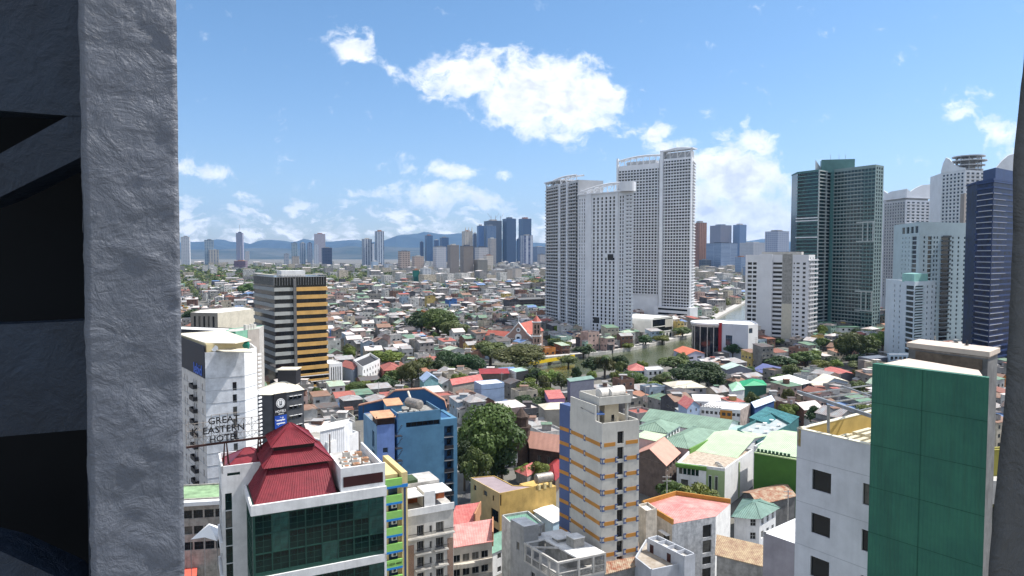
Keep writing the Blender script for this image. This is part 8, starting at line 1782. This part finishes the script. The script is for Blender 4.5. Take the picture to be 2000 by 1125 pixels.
WM_ = [M('house_wall_%02d' % i, c, .88, .3, .35, .5) for i, (n, c, w) in enumerate(WALLS)]; RM_ = [M('house_roof_%02d' % i, c, .6, .45, .4, corr=.5, tint=(c[0] * .7 + .05, c[1] * .55 + .02, c[2] * .5 + .01)) for i, (n, c, w) in enumerate(RFS)]
hr = random.Random(2024)
def wch(lst): return hr.choices(range(len(lst)), [x[2] for x in lst])[0]
BND = []
for pl in FOOT + [river_poly]:
    c = sum(pl, Vector((0, 0))) / len(pl); BND.append((c, max((p - c).length for p in pl), pl))
def inside(p, pl):
    r = False; j = len(pl) - 1
    for i in range(len(pl)):
        a, c = pl[i], pl[j]
        if (a.y > p.y) != (c.y > p.y) and p.x < (c.x - a.x) * (p.y - a.y) / (c.y - a.y) + a.x: r = not r
        j = i
    return r
def free(poly, rad, c):
    for bc, br, pl in BND:
        if (bc - c).length > br + rad + 1.5: continue
        if inside(c, pl): return False
        for p in poly:
            if inside(p, pl): return False
            q = (p + c) / 2
            if inside(q, pl): return False
        for p in pl:
            if inside(p, poly): return False
    return True
HS = []; cells = {}
def try_house(x, y, w, d, a):
    c = Vector((x, y)); u = Vector((math.cos(a), math.sin(a))); v = Vector((-u.y, u.x)); rad = math.hypot(w, d) / 2
    poly = [c - u * w / 2 - v * d / 2, c + u * w / 2 - v * d / 2, c + u * w / 2 + v * d / 2, c - u * w / 2 + v * d / 2]
    if not free(poly, rad, c): return None
    return poly
a0 = R(27)
def district(y0, y1, sp, fillp, sizes, hts):
    n = 0; u = Vector((math.cos(a0), math.sin(a0))); v = Vector((-u.y, u.x)); K = int(y1 * 1.7 / sp)
    for i in range(-K, K):
        for j in range(-K, K):
            q = u * (i * sp) + v * (j * sp)
            x, y = q.x + hr.uniform(-.18, .18) * sp, q.y + hr.uniform(-.18, .18) * sp
            if not (y0 <= y < y1) or abs(x) > y * .80 + 10: continue
            if j % 9 == 0 or i % 7 == 3:
                if hr.random() < .42: TR_C.append((x, y, sp))
                continue
            if hr.random() > (fillp if not (y > 1500 and x < -.2 * y) else .26): 
                TR_C.append((x, y, sp)); continue
            blk = random.Random((i // 7) * 131 + (j // 9) * 17).uniform(-.12, .12) if y > 420 else 0
            w, d = hr.uniform(*sizes), hr.uniform(*sizes)
            poly = try_house(x, y, w, d, a0 + blk + hr.uniform(-.03, .03))
            if poly is None: continue
            if y < 245 and pix(x, y, 4)[0] > 858: continue
            px_, py_ = pix(x, y, 9)
            if 1040 < px_ < 1372 and y < 480 and py_ < 746 - (px_ - 1060) * .13: continue
            h = hr.choice(hts) * hr.uniform(.9, 1.15)
            HS.append((x, y, w, d, h, poly)); n += 1
    return n
TR_C = []
district(165, 420, 10.4, .87, (6.8, 10.2), (4, 6.2, 6.5, 8.5))
district(420, 800, 11, .86, (6.5, 10.8), (4, 6.5, 6.8, 9.5, 9.5, 12.5))
district(800, 1500, 17, .84, (9, 15.5), (4, 6.5, 7, 9, 10, 13, 16))
district(1500, 4300, 38, .62, (14, 34), (5, 7, 9, 12, 15, 26))
def wins_of(poly, h, step=2.6, ww=1.2, wh=1.2, rg=hr):
    out = []
    c = cen(poly)
    for i in range(4):
        fr = Fr(poly[i], poly[(i + 1) % 4]); m = (fr.a + fr.b) / 2
        if fr.n.dot(m) > 0: continue
        nfl = max(1, int(h / 3.0)); n = max(1, int((fr.L - .6) / step)); 
        for f in range(nfl):
            for k in range(n):
                if rg.random() < .22: continue
                u = fr.L * (k + .5) / n; z = .95 + f * h / nfl; w_ = ww * rg.choice((.7, 1, 1, 1.3)); out.append((fr, u - w_ / 2, u + w_ / 2, z, z + wh))
    return out
def roof_on(b, poly, h, kind, rm, wm, rise, over=.45):
    if kind == 'gable': gable(b, poly, h, h + rise, rm, over, wm)
    elif kind == 'hip': hip(b, poly, h, h + rise, rm, .3, over)
    elif kind == 'shed':
        C0 = cen(poly); e = [p + (p - C0).normalized() * over for p in poly]; hz = [h + .05, h + .05, h + rise * .7, h + rise * .7]
        b.hexa([(e[i].x, e[i].y, hz[i]) for i in range(4)], [(e[i].x, e[i].y, hz[i] + .12) for i in range(4)], rm); b.hexa([(*p, h - .01) for p in poly], [(poly[i].x, poly[i].y, hz[i]) for i in range(4)], wm)
    else:
        for i in range(4): f_ = Fr(poly[i], poly[(i + 1) % 4]); b.fbox(f_, 0, f_.L, -.2, -.002, h - .02, h + .8, wm)
        b.face([(*p, h + .02) for p in poly], rm)
bpy.context.view_layer.update(); DG = bpy.context.evaluated_depsgraph_get()
def visible(x, y, z):
    o = Vector((0, .0, H)); t = Vector((x, y, z)); d = (t - o); L_ = d.length; d.normalize()
    o2 = o + d * 6
    hit, loc, *_ = SC.ray_cast(DG, o2, d, distance=L_ - 8 - 6); return not hit
order = sorted(range(len(HS)), key=lambda k: HS[k][1] / math.sqrt(HS[k][2] * HS[k][4]))
DWN = M('dark_opening', (.03, .033, .038), .4, .3)
IND = []; rest = []
for k in order:
    x, y, w, d, h, poly = HS[k]
    px, py = pix(x, y, h)
    if len(IND) < 285 and 345 < px < 1900 and py < 1120 and y < 800:
        vis = sum(visible(x + dx, y + dy, h + .8) for dx, dy in ((0, 0), (-w * .4, -d * .3), (w * .4, -d * .3)))
        if vis >= 2: IND.append(k); continue
        if y < 300: continue
    rest.append(k)
KIND = ['gable', 'gable', 'shed', 'shed', 'flat', 'flat', 'hip']; KW = {'gable': 'pitched', 'shed': 'lean-to', 'flat': 'flat', 'hip': 'hipped'}
# a few shared window meshes for the small houses
for k in IND:
    x, y, w, d, h, poly = HS[k]; wi, ri = wch(WALLS), wch(RFS); kd = hr.choice(KIND); px, py = pix(x, y, h)
    st_n = {0: 'single storey', 1: 'single storey', 2: 'two storey', 3: 'three storey', 4: 'four storey'}.get(int(h / 3 + .2), 'three storey')
    base = '%s house with a %s %s roof' % (WALLS[wi][0], RFS[ri][0], KW[kd])
    lb, _ = uniq(base, px, py, (st_n,))
    t = thing('low_house', lb, 'house', x, y, 0, 'houses crowded below the towers')
    b = MB(); b.prism(poly, 0, h, WM_[wi]); b.build('wall', t)
    b = MB(); roof_on(b, poly, h, kd, RM_[ri], WM_[wi], hr.uniform(1.1, 2.4)); b.build('roof', t)
    bo = Vector((x, y, 0)); cnt = 0
    for (fr, u0, u1, z0, z1) in wins_of(poly, h, 2.7, 1.2, 1.2):
        if u1 > fr.L - .2 or u0 < .2 or cnt > 9: continue
        o = bpy.data.objects.new('window', win_mesh(1.2 if u1 - u0 < 1.4 else 1.6, 1.2, 2, 1, GLASS, FRAME, .07)); o.parent = t; o.location = Vector(fr.P(u0, .03, z0)) - bo; o.rotation_euler.z = fr.ang; COL.objects.link(o); cnt += 1
    fr = Fr(poly[0], poly[1])
    if hr.random() < .45 and h > 5: b = MB(); b.fbox(fr, .3, fr.L * hr.uniform(.5, .95), .01, 1.1, h * .5 - .1, h * .5 + .05, WM_[wi]); b.fbox(fr, .3, fr.L * .5, 1.04, 1.1, h * .5 + .05, h * .5 + .9, WM_[wi]); b.build('balcony', t)
    if hr.random() < .6:
        q = Fr(poly[hr.choice((0, 3))], poly[1]) if False else (fr if hr.random() < .5 else Fr(poly[3], poly[0])); u_ = q.L * hr.uniform(.35, .6); h2_ = h * hr.uniform(.4, .7); w2, r2 = wch(WALLS), wch(RFS); o_ = hr.choice((0, q.L - u_))
        b = MB(); b.fbox(q, o_, o_ + u_, .01, 2.4, 0, h2_, WM_[w2]); b.hexa([q.P(o_ - .2, 2.8, h2_), q.P(o_ + u_ + .2, 2.8, h2_), q.P(o_ + u_ + .2, .02, h2_ + .8), q.P(o_ - .2, .02, h2_ + .8)], [q.P(o_ - .2, 2.8, h2_ + .1), q.P(o_ + u_ + .2, 2.8, h2_ + .1), q.P(o_ + u_ + .2, .02, h2_ + .9), q.P(o_ - .2, .02, h2_ + .9)], RM_[r2])
        b.fbox(q, o_ + u_ * .3, o_ + u_ * .7, 2.405, 2.44, h2_ * .4, h2_ * .75, DWN); b.build('extension', t)
    if hr.random() < .3: z0_ = h + .1; C0 = cen(poly); b = MB(); s_ = hr.uniform(1, 2); b.box(C0.x - s_, C0.x + s_, C0.y - s_, C0.y + s_, z0_ - .4, z0_ + 2.3, WM_[wch(WALLS)]); b.box(C0.x - s_ - .4, C0.x + s_ + .4, C0.y - s_ - .4, C0.y + s_ + .4, z0_ + 2.3, z0_ + 2.42, RM_[wch(RFS)]); b.build('attic_room', t)
    if hr.random() < .35: b = MB(); q = hr.choice((fr, Fr(poly[3], poly[0]))); b.fbox(q, .2, q.L * .7, .01, 1.5, 2.6, 2.7, RM_[wch(RFS)]); b.build('awning', t)
    if kd == 'flat':
        if hr.random() < .6: C0 = cen(poly); b = MB(); b.box(C0.x - 1.6, C0.x + 1.4, C0.y - 1.2, C0.y + 1.5, h + .03, h + 2.3, WM_[wi]); b.box(C0.x - 2.1, C0.x + 1.9, C0.y - 1.8, C0.y + 2, h + 2.3, h + 2.42, RM_[wch(RFS)]); b.build('rooftop_room', t)
        if hr.random() < .4: p = poly[0].lerp(C0 if False else cen(poly), .45); b = MB(); cyl(b, p.x, p.y, h + .6, h + 1.9, .55, STEEL, 10); b.build('water_tank', t)
# the rest of the city as one mass
far_b = MB(); DW = M('far_window', (.035, .04, .045), .4, .3)
for k in rest:
    x, y, w, d, h, poly = HS[k]; wi, ri = wch(WALLS), wch(RFS); kd = hr.choice(KIND)
    if y > 1500: kd = hr.choice(('gable', 'flat', 'flat')); 
    if y > 1500 and h > 13: wi = hr.choice((0, 1, 2, 0)); ri = 2
    far_b.prism(poly, 0, h, WM_[wi]); roof_on(far_b, poly, h, kd, RM_[ri], WM_[wi], hr.uniform(1.1, 2.6), .45 if y < 1500 else .2)
    if y < 1000 or h > 9:
        for (fr, u0, u1, z0, z1) in wins_of(poly, h, 2.8 if y < 700 else 3.6, 1.3, 1.3 if y < 1500 else 1.6): far_b.face([fr.P(u0, .04, z0), fr.P(u1, .04, z0), fr.P(u1, .04, z1), fr.P(u0, .04, z1)], DW)
    if y < 1100 and hr.random() < .5:
        C0 = cen(poly) + Vector((hr.uniform(-2, 2), hr.uniform(-2, 2))); s = hr.uniform(.8, 1.9); far_b.box(C0.x - s, C0.x + s, C0.y - s, C0.y + s, h, h + hr.uniform(2, 3.2), WM_[wch(WALLS)]); far_b.box(C0.x - s - .5, C0.x + s + .5, C0.y - s - .5, C0.y + s + .5, h + 3.2, h + 3.35, RM_[wch(RFS)])
        q = hr.choice((0, 3)); fr = Fr(poly[q], poly[(q + 1) % 4]); far_b.fbox(fr, .2, fr.L * hr.uniform(.4, .9), .01, 1.6, 2.6, 2.75, RM_[wch(RFS)])
tag(far_b.build('distant_houses'), 'dense mass of low houses stretching to the foot of the hills', 'houses', None, 'stuff')
# trees scattered through it
cand = [c for c in TR_C if abs(c[0]) < c[1] * .78]; hr.shuffle(cand); nt_ = 0; far_t = MB()
ft = [LG[0], LG[1], LG[2], LG[3]]
def leafball(b, x, y, w, h, n, s, m):
    for k in range(n):
        a, t = hr.uniform(0, 6.28), hr.uniform(-.7, 1); r_ = w / 2 * math.sqrt(max(.05, 1 - t * t)) * hr.uniform(.6, 1.05); p = Vector((x + r_ * math.cos(a), y + r_ * math.sin(a), h * .58 + t * h * .42)); nr = Vector((math.cos(a) + hr.uniform(-.5, .5), math.sin(a) + hr.uniform(-.5, .5), t + hr.uniform(-.2, 1))).normalized()
        X_ = nr.orthogonal().normalized(); Y_ = nr.cross(X_); q = s * hr.uniform(.6, 1.3); b.face([p - X_ * q, p - Y_ * q * .8, p + X_ * q * .9, p + Y_ * q * .7], m)
for (x, y, sp) in sorted(cand, key=lambda c: c[1]):
    c = Vector((x, y)); w = hr.uniform(6, 11); r = w * .3; sq = [c + Vector((-r, -r)), c + Vector((r, -r)), c + Vector((r, r)), c + Vector((-r, r))]
    if y < 1500 and not free(sq, r, c): continue
    px, py = pix(x, y, 6); h = hr.uniform(6, 11)
    if y < 700 and nt_ < 235 and hr.random() < .85:
        if not (345 < px < 1900) or not visible(x, y, h): continue
        kd = hr.choice((0, 0, 1, 3, 2, 2)); lb, _ = uniq(KN[kd] + ' tree', px, py, ('tall', 'low', 'broad')) if True else None
        tree(x, y, w, h, kd, lb, 'trees standing among the houses'); nt_ += 1
    elif y >= 620 and y < 1500: leafball(far_t, x, y, w * 1.2, h * 1.1, 70, .95, hr.choice(ft))
for k in range(7000):
    y = hr.uniform(1150, 4300) ** 1.0; x = hr.uniform(-.6, .62) * y; pxx = 1000 + FPX * x / y
    dens_ = 1.0 if (pxx < 760 and 1500 < y < 4300) else .4
    if hr.random() > dens_: continue
    c = Vector((x, y)); 
    if not free([c + Vector((-4, -4)), c + Vector((4, -4)), c + Vector((4, 4)), c + Vector((-4, 4))], 5, c): continue
    w = hr.uniform(14, 34) * (y / 2500) ** .5; leafball(far_t, x, y, w, hr.uniform(9, 15), 26, w * .13, hr.choice(ft))
tag(far_t.build('distant_trees'), 'scattered tree crowns and groves fading among the far houses', 'trees', None, 'stuff')

# lettering becomes mesh
bpy.context.view_layer.update(); DG = bpy.context.evaluated_depsgraph_get()
for o in TEXTS:
    me = bpy.data.meshes.new_from_object(o.evaluated_get(DG)); n = bpy.data.objects.new(o.name.split('.')[0], me); n.parent = o.parent; n.location = o.location.copy(); n.rotation_euler = o.rotation_euler.copy(); n.scale = o.scale.copy(); COL.objects.link(n); bpy.data.objects.remove(o)
# ================================================================== the air between
hz = bpy.data.materials.new('pale_haze'); hz.use_nodes = True; t = hz.node_tree; t.nodes.clear(); o = nn(t, 'ShaderNodeOutputMaterial'); v = nn(t, 'ShaderNodeVolumePrincipled')
v.inputs['Color'].default_value = (.32, .57, 1.0, 1); v.inputs['Density'].default_value = HAZE; v.inputs['Anisotropy'].default_value = .2; t.links.new(v.outputs[0], o.inputs['Volume'])
b = MB(); b.box(-30000, 30000, -150, 28000, -1, 1900, hz); ho = b.build('haze'); tag(ho, kind='stuff')
